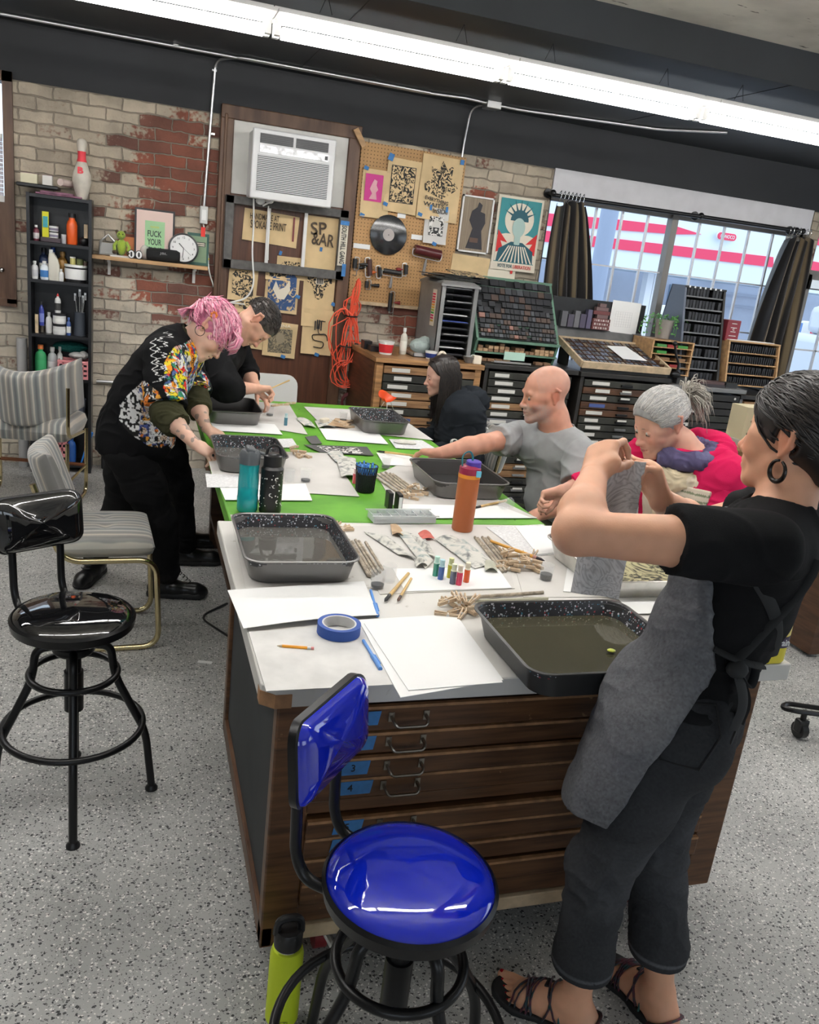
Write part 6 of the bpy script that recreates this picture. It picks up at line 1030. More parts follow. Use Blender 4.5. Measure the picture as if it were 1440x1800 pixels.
for a, z in ((-1.3, .125), (-1.1, .045), (-1.75, .07), (-1.5, .10), (2, .1), (.2, .05)):
    c_, s_ = cos(a), sin(a); M_ = MT((.0383*c_, .0383*s_, z)) @ MR(a+pi/2, 4, 'Z') @ RX; pts = [(.006*cos(b), .006*sin(b)) for b in [deg(60+k*24) for k in range(11)]]+[(.0025+.0048*cos(b), .0048*sin(b)) for b in [deg(290-k*23) for k in range(10)]]; MB().prism(pts, -.0005, .0005, M_).build('moon', SIL, t)
t = wbottle(494, 1795, 'lime green insulated bottle lettered YETI on the floor', [('body', [(0, .0), (.036, .0), (.0365, .004), (.0365, .018), (.0385, .02), (.0385, .205), (.034, .222), (0, .222)], 'l'), ('base_ring', [(0, .0), (.0368, .0), (.0372, .017), (0, .017)], 's'), ('neck_ring', [(0, .22), (.030, .22), (.030, .232), (0, .232)], 's'), ('lid', [(0, .23), (.032, .23), (.033, .262), (.028, .272), (0, .272)], 'k')], mt, z=0.0)
MB().tube(arc([(-.028, 0, .262), (-.026, 0, .302), (.026, 0, .302), (.028, 0, .262)], 4), .009, 8).build('handle', BLKPLA, t)
a = -1.78; text('lettering', 'YETI', .02, mat('lime_dark', (.22, .28, .02), .6), MT((.039*cos(a), .039*sin(a), .035)) @ MR(a+pi/2, 4, 'Z') @ RX, t, fit=(.028, .012), fonth=.01)
YB = P(1352, 1160, z=ZT+.002); t = thing('cleaner_bottle', 'yellow cleaner bottle with a busy label behind the woman\'s back', 'bottle', (YB.x-.005, YB.y+.01, ZT+.002)); YM = mat('cleaner_yellow', (.80, .68, .05), .4)
MB().rings([[Vector((x*k+.0, y*k, z)) for x, y in rrect(.095, .065, .03)] for k, z in ((.93, 0), (1, .006), (1, .09), (.85, .14), (.5, .19), (.35, .22), (.33, .25))]).build('body', YM, t); MB().cyl((0, 0, .25), (0, 0, .275), .018).build('cap', WHPLA, t)
MB().rings([[Vector((x*k, y*k, z)) for x, y in rrect(.097, .067, .031)] for k, z in ((1.005, .045), (1.01, .046), (1.01, .075), (1.005, .076))]).build('dark_band', mat('label_dark', (.06, .04, .09), .5), t); MB().rings([[Vector((x*k, y*k, z)) for x, y in rrect(.097, .067, .031)] for k, z in ((1.003, .078), (1.008, .079), (1.0, .11), (.92, .135))]).build('label', mat('label_cream', (.72, .62, .2), .5), t)
for s, z, w_, h_, c in (('errain', .06, .05, .018, PAPER), ('SP', .148, .022, .016, INK), ('KR', .122, .028, .016, mat('label_blue2', (.03, .2, .5), .5)), ('KR', .10, .02, .014, mat('label_orange', (.75, .15, .05), .5))): text('lettering', s, .02, c, MT((.008, -.0335 if z < .12 else -.0285, z)) @ RX, t, fit=(w_, h_), fonth=.02)
t = thing('ink_cartridge', 'black ink pad pair standing before the pen cup', 'ink box', (0, 0, 0)); p = obj_at(688, 893); t.location = (p.x, p.y, ZT+.002); MB().box((-.012, 0, .032), (.018, .05, .064)).build('box', BLKPLA, t, bevel=.002)
p = obj_at(698, 896); t = thing('ink_cartridge', 'black box with a white label edge, right of its twin', 'ink box', (p.x+.002, p.y, ZT+.002)); MB().box((0, 0, .032), (.018, .05, .064)).build('box', BLKPLA, t, bevel=.002); MB().box((.0, -.0255, .03), (.012, .001, .05)).build('paper_label', PAPER, t)
CLR = mat('frosted_plastic', (.72, .76, .76), .2, alpha=.55, spec=.7)
p = obj_at(706, 915); t = thing('ice_cube_tray', 'clear plastic well tray at the edge between the tables', 'tray', (p.x, p.y, ZT+.003), .05); mb = MB(); w_ = .23; n_ = 7
for i in range(n_+1): mb.box((-w_/2+w_*i/n_, 0, .014), (.0025, .075, .024))
for j in (-1, 0, 1): mb.box((0, j*.037, .014), (w_, .0025, .024))
mb.box((0, 0, .002), (w_, .075, .002)); mb.build('wells', CLR, t); [MB().box((0, s*.041, .0275), (w_+.02, .008, .003)).build('rim', CLR, t) for s in (-1, 1)]
p = obj_at(672, 916); t = thing('crumpled_film', 'small crumpled clear lid left of the well tray', 'lid', (p.x-.01, p.y-.01, ZT+.002)); MB().ball((0, 0, .012), (.025, .02, .012), 10).build('film', CLR, t)
# news and paper scraps
NEWS = ink('newsprint', (.16, .17, .17), (.60, .59, .54), 40, 6, .43, .10, .5); NEWS2 = ink('newsprint_teal', (.10, .20, .22), (.62, .60, .55), 22, 6, .40, .12, 1)
for k, (pts, m, lab) in enumerate((([(640, 935), (680, 942), (735, 985), (700, 975)], NEWS, 'long grey newsprint strip nearest the left stick bundle'), ([(686, 922), (706, 930), (712, 945), (690, 940)], mat('tan_scrap', (.48, .33, .2), .7), 'tan scrap of paper behind the newsprint strips'),
    ([(700, 938), (722, 940), (762, 985), (748, 1000)], NEWS2, 'curled newsprint strip in the middle of the scraps'), ([(718, 936), (748, 948), (770, 985), (752, 975)], NEWS, 'newsprint strip pointing at the green vial'), ([(728, 985), (748, 983), (752, 995), (732, 997)], NEWS, 'tiny square newsprint scrap'),
    ([(765, 948), (800, 944), (872, 990), (835, 1000)], NEWS, 'folded newspaper piece behind the red vial'), ([(775, 952), (815, 948), (862, 985), (822, 992)], NEWS2, 'teal headed newspaper piece on top of the folded one'), ([(850, 985), (872, 992), (875, 1006), (853, 1004)], mat('pale_green_scrap', (.45, .45, .36), .7), 'pale green folded paper at the end of the newspaper'),
    ([(735, 938), (757, 937), (764, 947), (742, 948)], mat('red_scrap', (.6, .15, .12), .7), 'small red printed scrap among newsprint'),
    ([(590, 735), (620, 740), (608, 752), (575, 748)], mat('tan_scrap'), 'tan scrap near the far right glass'), ([(553, 740), (585, 738), (590, 752), (560, 752)], NEWS, 'newsprint scrap beside the middle white sheet'), ([(520, 735), (548, 742), (556, 752), (535, 748)], NEWS2, 'newsprint strip beside the teal vial'),
    ([(575, 795), (600, 793), (612, 815), (590, 812)], NEWS2, 'blue newsprint scrap left of the pen cup'), ([(590, 800), (625, 806), (632, 842), (600, 838)], NEWS, 'crumpled newsprint bundle touching the pen cup'))):
    sheet(pts, lab, m, 2.6+(k % 5)*.35, rise=(lambda a: (lambda u, v: .012*sin(u*3.14)*sin(v*4+a)**2))(k), name='newsprint_scrap', cat='paper scrap')
p = obj_at(708, 780); one('white_glove', MB().ball((p.x, p.y, ZT+.012), (.05, .03, .012)).ball((p.x+.04, p.y-.01, ZT+.01), (.03, .02, .01)), mat('cloth_white', (.7, .68, .62), .9, bump=1, bscale=60), 'crumpled cream tissue beside the printed sheet at the dark hoodie', 'tissue')
p = obj_at(570, 745); one('white_packet', MB().box((p.x, p.y, ZT+.02), (.06, .03, .025), rz=.6, T=MR(.8, 4, 'Z')), CREAM, 'small cream rolled packet in the middle of the green table', 'packet', bevel=.005)
# miniature red shell chair behind the far right pan
p = P(712, 728, z=ZT); t = thing('miniature_chair', 'miniature red orange shell armchair at the far right corner of the green table', 'ornament', (1.44, 4.80, ZT), .6); OR = mat('shell_red', (.70, .075, .015), .35)
vs = []; nu, nv = 16, 10
for q_ in (0, 1):
    for i in range(nu+1):
        for j in range(nv+1):
            a = pi*(i/nu)*1.25-.4; v = j/nv; rr = (.05+.014*v)*(.96 if q_ else 1); hh_ = .05+.065*v**1.3*(.45+.55*sin(max(0, min(pi, a)))**2)
            vs.append((rr*cos(a)*(v**.45), rr*.9*sin(a)*(v**.45), hh_))
k_ = (nu+1)*(nv+1); fs = [(q_*k_+i*(nv+1)+j, q_*k_+i*(nv+1)+j+1, q_*k_+(i+1)*(nv+1)+j+1, q_*k_+(i+1)*(nv+1)+j)[::(1 if q_ else -1)] for q_ in (0, 1) for i in range(nu) for j in range(nv)]+[(i*(nv+1)+nv, (i+1)*(nv+1)+nv, k_+(i+1)*(nv+1)+nv, k_+i*(nv+1)+nv) for i in range(nu)]
MB().add(vs, fs).build('shell', OR, t, sharp=80)
for sx in (-1, 1):
    for sy in (-1, 1): MB().cyl((sx*.015, sy*.012, .052), (sx*.035, sy*.03, 0), .002, 6).build('leg', GALV, t)
# ================= stools and chairs
def seatmat(name, c): return mat(name, c, .04, coat=1., spec=.7)
def stool(name, lab, x, y, zs, rz, m, legrot, R=.172, back_d=.0, legr=.27):
    t = thing('swivel_stool', lab, 'stool', (x, y, 0))
    MB().lathe([(0, zs+.012), (R*.5, zs+.010), (R*.82, zs+.002), (R*.95, zs-.010), (R*.99, zs-.022), (0, zs-.022)], 56).build('seat_cushion', m, t); MB().lathe([(0, zs-.055), (R*.9, zs-.055), (R*1.0, zs-.045), (R*1.025, zs-.02), (R*.985, zs-.012), (R*.97, zs-.02), (0, zs-.02)], 56).build('seat_rim', BLKMET, t)
    c, s = cos(rz), sin(rz); Rz = MR(rz, 4, 'Z')
    def q(*p): return Rz @ Vector(p)
    for sy in (-1, 1): MB().tube(arc([q(-R*.6, sy*.075, zs-.045), q(-R-.02, sy*.075, zs-.045), q(-R-.045, sy*.075, zs+.0), q(-R-.055, sy*.075, zs+.21)], 6), .0115, 10).build('back_support', BLKMET, t)
    bw, bh = .265, .165; vs = []; nu, nv = 20, 10; T_ = Rz @ MT((-R-.045, 0, zs+.215)) @ MR(deg(-6), 4, 'Y')
    poly = rrect(bh, bw, .035, 6); rings = []
    for kk, xx in ((.9, -.014), (1, -.008), (1, .004), (.97, .012), (.86, .020), (.6, .024), (.3, .0255), (.02, .026)): rings.append([T_ @ Vector((xx-.0+.9*(b*b)*1.0, b*kk, a*kk)) for a, b in poly])
    MB().rings(rings[2:]).build('backrest', m, t, sharp=50); MB().rings([[T_ @ Vector((xx+.9*b*b, b*kk, a*kk)) for a, b in poly] for kk, xx in ((.95, -.018), (1.03, -.012), (1.035, .004), (1.0, .006))]).build('backrest_frame', BLKMET, t)
    MB().cyl((0, 0, zs-.24), (0, 0, zs-.05), .022, 20).cyl((0, 0, zs-.33), (0, 0, zs-.2), .028, 20).build('screw_post', BLKMET, t); MB().lathe([(0, zs-.135), (.055, zs-.135), (.062, zs-.125), (.062, zs-.11), (.05, zs-.095), (0, zs-.095)], 28).build('hub_plate', BLKMET, t); MB().lathe([(0, zs-.07), (.05, zs-.07), (.05, zs-.055), (0, zs-.055)], 20).build('swivel_plate', BLKMET, t)
    MB().tube([q(-.03, -.02, zs-.07), q(-.08, -.06, zs-.09), q(-.10, -.085, zs-.105)], [.008, .012, .014], 8, flat=.5).build('height_lever', BLKMET, t)
    for k in range(4):
        a = legrot+k*pi/2; e = Vector((cos(a), sin(a), 0)); z = Vector((0, 0, 1))
        L1 = MB().tube(arc([e*.04+z*(zs-.115), e*.105+z*(zs-.12), e*.115+z*(zs-.22), e*(legr*.72)+z*(zs-.34), e*(legr*.90)+z*.22, e*legr+z*.012], 6), .0125, 10).build('leg', BLKMET, t); MB().lathe([(0, 0), (.02, 0), (.02, .008), (.012, .018), (0, .018)], 14, e*legr).build('foot_cap', BLKPLA, L1)
    for rr, zz in ((.125, zs-.205), (legr*.86, .265)): MB().tube([(rr*cos(b), rr*sin(b), zz) for b in [k*2*pi/48 for k in range(48)]], .0105, 10, closed=True).build('foot_ring', BLKMET, t)
    return t
SB = seatmat('glossy_black_vinyl', (.006, .006, .007)); SBL = seatmat('glossy_blue_vinyl', (.004, .018, .52))
BC_ = P(127, 1080, z=.645); stool('x', 'black swivel stool with glossy seat and backrest at the left', -.165, 2.43, .65, deg(-58), SB, deg(-87), legr=.235)
bs = P(724, 1532, z=.66); stool('x', 'glossy blue swivel stool with black frame in front of the flat file', bs.x, bs.y, .66, deg(-41), SBL, deg(20), R=.163)
m, nt, N, B, L = nodes('striped_upholstery', .85); tc = N('TexCoord'); sx = N('SeparateXYZ'); L(tc.outputs['Object'], sx.inputs[0]); w1 = N('TexWave', bands_direction='Y'); w1.inputs['Scale'].default_value = 9; w1.inputs['Distortion'].default_value = .5; w1.inputs['Detail'].default_value = 2; L(tc.outputs['Object'], w1.inputs[0]); w2 = N('TexWave', bands_direction='Y'); w2.inputs['Scale'].default_value = 3.1; w2.inputs['Distortion'].default_value = 1; L(tc.outputs['Object'], w2.inputs[0])
r = ramp(N, [(0, (.20, .20, .20)), (.35, (.27, .27, .265)), (.84, (.33, .33, .32)), (.93, (.56, .52, .46))]); L(w1.outputs[1], r.inputs[0]); r2 = ramp(N, [(0, (.72, .78, .8)), (.5, (1, .98, .95)), (1, (.9, .86, .8))]); L(w2.outputs[1], r2.inputs[0]); mm = N('Mix', data_type='RGBA', blend_type='MULTIPLY'); mm.inputs[0].default_value = 1; L(r.outputs[0], mm.inputs[6]); L(r2.outputs[0], mm.inputs[7]); L(mm.outputs[2], B.inputs['Base Color']); B.inputs['Sheen Weight'].default_value = .5; UPH = m
def cushion(w_, d_, h_, tuft=.014, nu=30, nv=30, bend=0):
    vs = [];
    for q_ in (0, 1):
        for i in range(nu+1):
            for j in range(nv+1):
                u, v = i/nu*2-1, j/nv*2-1; k = max(0, (1-abs(u)**7)*(1-abs(v)**7))**.33; z = (h_*.5*k)*(1 if q_ else -1)
                if q_: z += h_*.12*(1-u*u)*(1-v*v)-tuft*math.exp(-((abs(u)-.0)**2+(abs(v)-.33)**2)*60)-tuft*.5*math.exp(-(v*v)*30)*math.exp(-u*u*8)
                vs.append((u*w_/2*(.97+.03*k), v*d_/2*(.97+.03*k), z+bend*v*v))
    k_ = (nu+1)*(nv+1); I = lambda i, j, q_: q_*k_+i*(nv+1)+j; fs = []
    for i in range(nu):
        for j in range(nv): fs += [(I(i, j, 1), I(i+1, j, 1), I(i+1, j+1, 1), I(i, j+1, 1)), (I(i, j, 0), I(i, j+1, 0), I(i+1, j+1, 0), I(i+1, j, 0))]
    for i in range(nu): fs += [(I(i, 0, 0), I(i+1, 0, 0), I(i+1, 0, 1), I(i, 0, 1)), (I(i, nv, 1), I(i+1, nv, 1), I(i+1, nv, 0), I(i, nv, 0))]
    for j in range(nv): fs += [(I(0, j, 1), I(0, j+1, 1), I(0, j+1, 0), I(0, j, 0)), (I(nu, j, 0), I(nu, j+1, 0), I(nu, j+1, 1), I(nu, j, 1))]
    return MB().add(vs, fs)
def brass_chair(lab, x, y, rz, sh=.47, w_=.47, d_=.46, backlean=.30, bar=False, bh=.36, armless=True, zb=.30):
    t = thing('cantilever_chair' if not bar else 'brass_bar_chair', lab, 'chair', (x, y, 0), rz)      # faces +x locally
    o = cushion(d_, w_, .10).build('seat', UPH, t, sharp=60); o.location = (0, 0, sh-.03)
    o = cushion(bh, w_-.03, .08, bend=.25 if bar else .05).build('backrest', UPH, t, sharp=60); o.location = (-d_/2-.02, 0, sh+zb); o.rotation_euler = (0, -pi/2-backlean, 0) if 0 else (0, pi/2-backlean, 0); o.rotation_euler = (0, deg(90)+(-backlean), 0)
    for s in (-1, 1):
        yy = s*(w_/2-.012)
        MB().tube(arc([(-d_/2-.075, yy*.93, sh+zb+.05), (-d_/2+.03, yy, sh-.085), (d_/2-.0, yy, sh-.085), (d_/2+.02, yy, .012), (-d_/2+.02, yy, .012)], 8), .0125, 10).build('side_tube', BRASS, t)
    MB().cyl((-d_/2+.02, -w_/2+.012, .012), (-d_/2+.02, w_/2-.012, .012), .0125, 10).build('floor_tube', BRASS, t); return t
brass_chair('striped grey cantilever chair with brass tubes behind the black stool', -.12, 3.62, deg(4), sh=.50, w_=.40, d_=.40, backlean=.32, bh=.34, zb=.19)
# second chair: high back view chair at the far left
t = thing('brass_bar_chair', 'striped grey high armchair on brass legs in front of the bookcase', 'chair', (-.62, 5.55, 0), deg(80))
o = cushion(.50, .56, .14).build('seat', UPH, t, sharp=60); o.location = (.05, 0, .50); o = cushion(.34, .58, .11, tuft=0, bend=.35).build('backrest', UPH, t, sharp=60); o.location = (-.22, 0, .70); o.rotation_euler = (0, deg(78), 0)
for s in (-1, 1):
    for xx in (-.22, .25): MB().tube(arc([(xx, s*.27, .45), (xx, s*.27, .012), (0, s*.27, .012)]), .012, 8).build('leg', BRASS, t)
    MB().tube(arc([(-.28, s*.29, .80), (-.28, s*.29, .50), (.1, s*.285, .46)]), .011, 8).build('arm_tube', BRASS, t)
    MB().cyl((-.22, s*.27, .2), (.25, s*.27, .2), .008, 8).build('stretcher', BRASS, t)
MB().cyl((.25, -.27, .2), (.25, .27, .2), .012, 8).build('foot_bar', mat('copper_bar', (.30, .12, .06), .4, metal=.6), t)
brass_chair('striped cantilever chair with brass tubes beneath the bald man', 1.88, 3.50, deg(182), sh=.58, w_=.44, d_=.44, backlean=.25, bh=.34, zb=.22)
t = thing('side_chair', 'brass framed chair under the person in the dark hoodie', 'chair', (1.85, 4.66, 0), deg(180)); o = cushion(.42, .44, .08).build('seat', UPH, t, sharp=60); o.location = (0, 0, .47)
for s in (-1, 1): MB().tube(arc([(-.24, s*.2, .80), (-.18, s*.2, .43), (.2, s*.2, .43), (.22, s*.2, .012), (-.2, s*.2, .012)]), .012, 8).build('side_tube', BRASS, t)
o = cushion(.26, .42, .07).build('backrest', UPH, t, sharp=60); o.location = (-.25, 0, .70); o.rotation_euler = (0, deg(76), 0)
t = thing('green_chair', 'bright green plastic chair under the ponytailed person', 'chair', (1.98, 2.66, 0), deg(195)); GP = mat('lime_plastic', (.05, .62, .03), .3)
MB().sheet((-.22, -.22, .62), (.44, 0, 0), (0, .44, 0), 12, 12, .02, lambda u, v: .03*((2*v-1)**2)-.03*(u > .85)*(u-.85)*8).build('seat', GP, t, bevel=.004); MB().sheet((-.24, -.21, .66), (-.05, 0, .26), (0, .42, 0), 10, 10, .018, lambda u, v: .05*((2*v-1)**2)).build('backrest', GP, t)
for sx in (-1, 1):
    for sy in (-1, 1): MB().cyl((sx*.17, sy*.17, .63), (sx*.22, sy*.22, 0), .014, 10).build('leg', GALV, t)
t = thing('white_chair', 'white plastic chair behind the far end of the green table', 'chair', (.80, 5.12, 0), deg(-92)); MB().sheet((-.23, -.22, .60), (.44, 0, 0), (0, .44, 0), 8, 8, .015, lambda u, v: .02*((2*v-1)**2)).build('seat', WHPLA, t)
R_ = [[Vector((-.235-.03*a, b, .80+a)) + Vector((0, 0, .0)) for a, b in rrect(.30, .36, .07, 5)], [Vector((-.22-.03*a, b, .80+a)) for a, b in rrect(.30, .36, .07, 5)]]; MB().rings(R_).build('backrest', mat('translucent_white', (.66, .66, .64), .3), t)
for sx in (-1, 1):
    for sy in (-1, 1): MB().cyl((sx*.19, sy*.19, .60 if sx > 0 else .72), (sx*.21, sy*.21, 0), .012, 10).build('leg', GALV, t)
one('floor_cable', MB().tube(arc([(.45, 3.9, .006), (.3, 3.75, .006), (.6, 3.2, .006), (.75, 2.9, .006)]), .005, 6), BLKPLA, 'thin black cable lying on the floor beneath the green table', 'cable')
t = thing('floor_bar', 'bent black metal rod on the floor behind the striped chair', 'rod', (0, 5.2, 0)); wpart('rod', MB().tube(arc([(-.35, 5.5, .01), (-.45, 5.3, .01), (-.1, 5.0, .01), (.3, 4.9, .01)]), .008, 8), BLKMET, t)
one('paper_scrap', MB().box((.30, 3.30, .001), (.06, .02, .002), rz=-.3), PAPER, 'tiny white paper scrap on the floor beside the brass chair', 'scrap')
# ================= people: bodies grown as one smooth surface from a signed distance field
A3 = lambda v: np.array([float(v[0]), float(v[1]), float(v[2])])
def un(v): v = A3(v); return v/max(1e-9, np.linalg.norm(v))
class SDF:
    def __init__(s): s.ops = []
    def copy(s): c = SDF(); c.ops = list(s.ops); return c
    def cone(s, a, b, ra, rb, k=.02, sub=False): a, b = A3(a), A3(b); R = max(ra, rb); s.ops.append(('c', a, b, ra, rb, k, sub, np.minimum(a, b)-R, np.maximum(a, b)+R)); return s
    def chain(s, pts, rs, k=.02):
        for i in range(len(pts)-1): s.cone(pts[i], pts[i+1], rs[i], rs[i+1], k)
        return s
    def ball(s, c, r, k=.02, sub=False): return s.cone(c, A3(c)+np.array([0, 0, 1e-5]), r, r, k, sub)
    def ell(s, c, r, k=.02, M=None, sub=False): c = A3(c); R = max(r); s.ops.append(('e', c, np.array(r, float), np.eye(3) if M is None else M, 0, k, sub, c-R, c+R)); return s
    def cut(s, p, n, k=.004): s.ops.append(('p', A3(p), un(n), 0, 0, k, True, None, None)); return s    # removes the side n points to
    def dist(s, op, X, Y, Z):
        if op[0] == 'c':
            _, a, b, ra, rb = op[:5]; d = b-a; L2 = float(d@d); px, py, pz = X-a[0], Y-a[1], Z-a[2]; h = np.clip((px*d[0]+py*d[1]+pz*d[2])/L2, 0, 1)
            return np.sqrt((px-h*d[0])**2+(py-h*d[1])**2+(pz-h*d[2])**2)-(ra+(rb-ra)*h)
        if op[0] == 'e':
            _, c, r, M = op[:4]; px, py, pz = X-c[0], Y-c[1], Z-c[2]; q = [(M[i, 0]*px+M[i, 1]*py+M[i, 2]*pz) for i in range(3)]
            k0 = np.sqrt(sum((q[i]/r[i])**2 for i in range(3))); k1 = np.sqrt(sum((q[i]/r[i]**2)**2 for i in range(3))); return k0*(k0-1)/np.maximum(k1, 1e-6)
        return None
    def comb(s, F, d, op):
        k = op[5]
        if op[0] == 'p': return np.maximum(F, d)
        if op[6]: h = np.maximum(k-np.abs(F+d), 0)/k; return np.maximum(F, -d)+h*h*k/4
        h = np.maximum(k-np.abs(F-d), 0)/k; return np.minimum(F, d)-h*h*k/4
    def at(s, pts):
        X, Y, Z = pts[:, 0], pts[:, 1], pts[:, 2]; F = np.full(len(pts), .3)
        for op in s.ops: F = s.comb(F, (X-op[1][0])*op[2][0]+(Y-op[1][1])*op[2][1]+(Z-op[1][2])*op[2][2] if op[0] == 'p' else s.dist(op, X, Y, Z), op)
        return F
    def bounds(s): L = [o for o in s.ops if o[0] != 'p' and not o[6]]; return np.min([o[7] for o in L], 0)-.02, np.max([o[8] for o in L], 0)+.02
    def mesh(s, res, lo=None, hi=None, holes=()):
        if lo is None: lo, hi = s.bounds()
        lo, hi = np.array(lo, float), np.array(hi, float); n = np.ceil((hi-lo)/res).astype(int)+1
        ax = [(lo[i]+res*np.arange(n[i])).astype(np.float32) for i in range(3)]; F = np.full(n, .1, np.float32)
        for op in s.ops:
            if op[0] == 'p':
                d = ((ax[0]-op[1][0])*op[2][0])[:, None, None]+((ax[1]-op[1][1])*op[2][1])[None, :, None]+((ax[2]-op[1][2])*op[2][2])[None, None, :]; F = np.maximum(F, d); continue
            m_ = op[5]+res*3+.012; i0 = np.maximum(np.floor((op[7]-m_-lo)/res).astype(int), 0); i1 = np.minimum(np.ceil((op[8]+m_-lo)/res).astype(int)+1, n)
            if (i1 <= i0).any(): continue
            sl = tuple(slice(a, b) for a, b in zip(i0, i1)); d = s.dist(op, ax[0][sl[0]][:, None, None], ax[1][sl[1]][None, :, None], ax[2][sl[2]][None, None, :]); F[sl] = s.comb(F[sl], d, op)
        I = F < 0; c = [slice(0, -1), slice(1, None)]; cnt = np.zeros(n-1, np.int8)
        for a in (0, 1):
            for b in (0, 1):
                for e in (0, 1): cnt += I[c[a], c[b], c[e]]
        act = (cnt > 0) & (cnt < 8)
        for (h0, h1) in holes:                       # cells left to a finer grid
            a = np.maximum(np.ceil((np.array(h0)-lo)/res).astype(int), 0); b = np.minimum(np.floor((np.array(h1)-lo)/res).astype(int), n-1)
            if (b > a).all(): act[a[0]:b[0], a[1]:b[1], a[2]:b[2]] = False
        ids = np.argwhere(act); num = len(ids); idx = np.full(act.shape, -1, np.int32); idx[tuple(ids.T)] = np.arange(num)
        acc = np.zeros((num, 3)); w_ = np.zeros(num); i, j, k = ids.T
        cor = [(a, b, e) for a in (0, 1) for b in (0, 1) for e in (0, 1)]; val = {q: F[i+q[0], j+q[1], k+q[2]] for q in cor}
        for q in cor:
            for x in range(3):
                if q[x] == 0:
                    q2 = list(q); q2[x] = 1; q2 = tuple(q2); a, b = val[q], val[q2]; m_ = (a < 0) != (b < 0); t = np.where(m_, a/np.where(a == b, 1, a-b), 0)
                    p = np.tile(np.array(q, float), (num, 1)); p[:, x] = t; acc[m_] += p[m_]; w_[m_] += 1
        V = lo+res*(ids+acc/np.maximum(w_, 1)[:, None]); faces = []
        for x in range(3):
            y, z = (x+1) % 3, (x+2) % 3; s0 = [slice(None)]*3; s1 = [slice(None)]*3; s0[x] = slice(0, -1); s1[x] = slice(1, None); e = I[tuple(s0)] != I[tuple(s1)]; E = np.argwhere(e); E = E[(E[:, y] > 0) & (E[:, z] > 0) & (E[:, y] < n[y]-1) & (E[:, z] < n[z]-1)]
            if not len(E): continue
            def cell(dy, dz): q = E.copy(); q[:, y] += dy; q[:, z] += dz; return idx[tuple(q.T)]
            Q = np.stack([cell(-1, -1), cell(0, -1), cell(0, 0), cell(-1, 0)], 1); inside = I[tuple(E.T)]; Q[~inside] = Q[~inside][:, ::-1]; faces.append(Q[(Q >= 0).all(1)])
        return V, (np.concatenate(faces) if faces else np.zeros((0, 4), int))
def vnoise(p, f, seed=0):
    q = p*f+seed*17.3; i = np.floor(q); t = q-i; t = t*t*(3-2*t); r = 0
    for a in (0, 1):
        for b in (0, 1):
            for e in (0, 1):
                h = np.sin((i[:, 0]+a)*127.1+(i[:, 1]+b)*311.7+(i[:, 2]+e)*74.7)*43758.5453; h = h-np.floor(h); r = r+h*np.where(a, t[:, 0], 1-t[:, 0])*np.where(b, t[:, 1], 1-t[:, 1])*np.where(e, t[:, 2], 1-t[:, 2])
    return r
def smesh(name, parts, m, parent, col=None, wr=None, loc=None):
    V = np.concatenate([p[0] for p in parts]); o = 0; Fs = []
    for v, f in parts: Fs.append(f+o); o += len(v)
    Fs = np.concatenate(Fs); me = bpy.data.meshes.new(name); off = np.array(parent.location if parent else (0, 0, 0))
    me.vertices.add(len(V)); me.vertices.foreach_set('co', (V-off).ravel()); me.loops.add(len(Fs)*4); me.loops.foreach_set('vertex_index', Fs.ravel().astype(np.int32)); me.polygons.add(len(Fs)); me.polygons.foreach_set('loop_start', np.arange(0, len(Fs)*4, 4, dtype=np.int32)); me.polygons.foreach_set('loop_total', np.full(len(Fs), 4, np.int32)); me.update(calc_edges=True); me.validate()
    if wr is not None:
        N_ = np.empty(len(V)*3); me.vertices.foreach_get('normal', N_); N_ = N_.reshape(-1, 3); V = V+N_*wr(V)[:, None]; me.vertices.foreach_set('co', (V-off).ravel()); me.update()
    me.shade_smooth(); me.materials.append(m); ob = bpy.data.objects.new(name, me); C.objects.link(ob); ob.parent = parent
    if col is not None:
        at = me.color_attributes.new('Col', 'FLOAT_COLOR', 'POINT'); c = np.ones((len(V), 4)); c[:, :3] = col(V); at.data.foreach_set('color', c.ravel())
    return ob
def cmat(name, rough, sub=0., bump=0., bs=300, sheen=0., spec=.5, aniso=0):
    m, nt, N, B, L = nodes(name, rough); a = N('Attribute', attribute_name='Col'); L(a.outputs[0], B.inputs['Base Color']); B.inputs['Sheen Weight'].default_value = sheen; B.inputs['Specular IOR Level'].default_value = spec
    if sub: B.inputs['Subsurface Weight'].default_value = sub; B.inputs['Subsurface Radius'].default_value = (1, .35, .2); B.inputs['Subsurface Scale'].default_value = .008
    if bump: tc = N('TexCoord'); n = N('TexNoise'); n.inputs['Scale'].default_value = bs; L(tc.outputs['Object'], n.inputs[0]); b = N('Bump'); b.inputs['Strength'].default_value = bump; b.inputs['Distance'].default_value = .004; L(n.outputs[0], b.inputs['Height']); L(b.outputs[0], B.inputs['Normal'])
    return m
SKIN = cmat('skin', .48, .12, .05, 260); HAIRM = cmat('hair', .38, spec=.6); CLOTH = cmat('cloth', .9, 0, .22, 500, 0, .15); DENIM = cmat('denim', .9, 0, .35, 900, 0, .15); SHOE = mat('shoe_leather', (.008, .008, .009), .3); SOLE = mat('shoe_sole', (.012, .012, .013), .5)
def wrinkle(amp, f=9, seed=0):
    def fn(V):
        a = vnoise(V, f, seed); b = vnoise(V, f*2.3, seed+3); q = V.copy(); q[:, 2] *= 2.2; q += (a[:, None]-.5)*.25; r = 1-np.abs(2*vnoise(q, f*1.5, seed+5)-1); return amp*((a-.5)*1.2+(b-.5)*.8+(r**2-.33)*.8)
    return fn
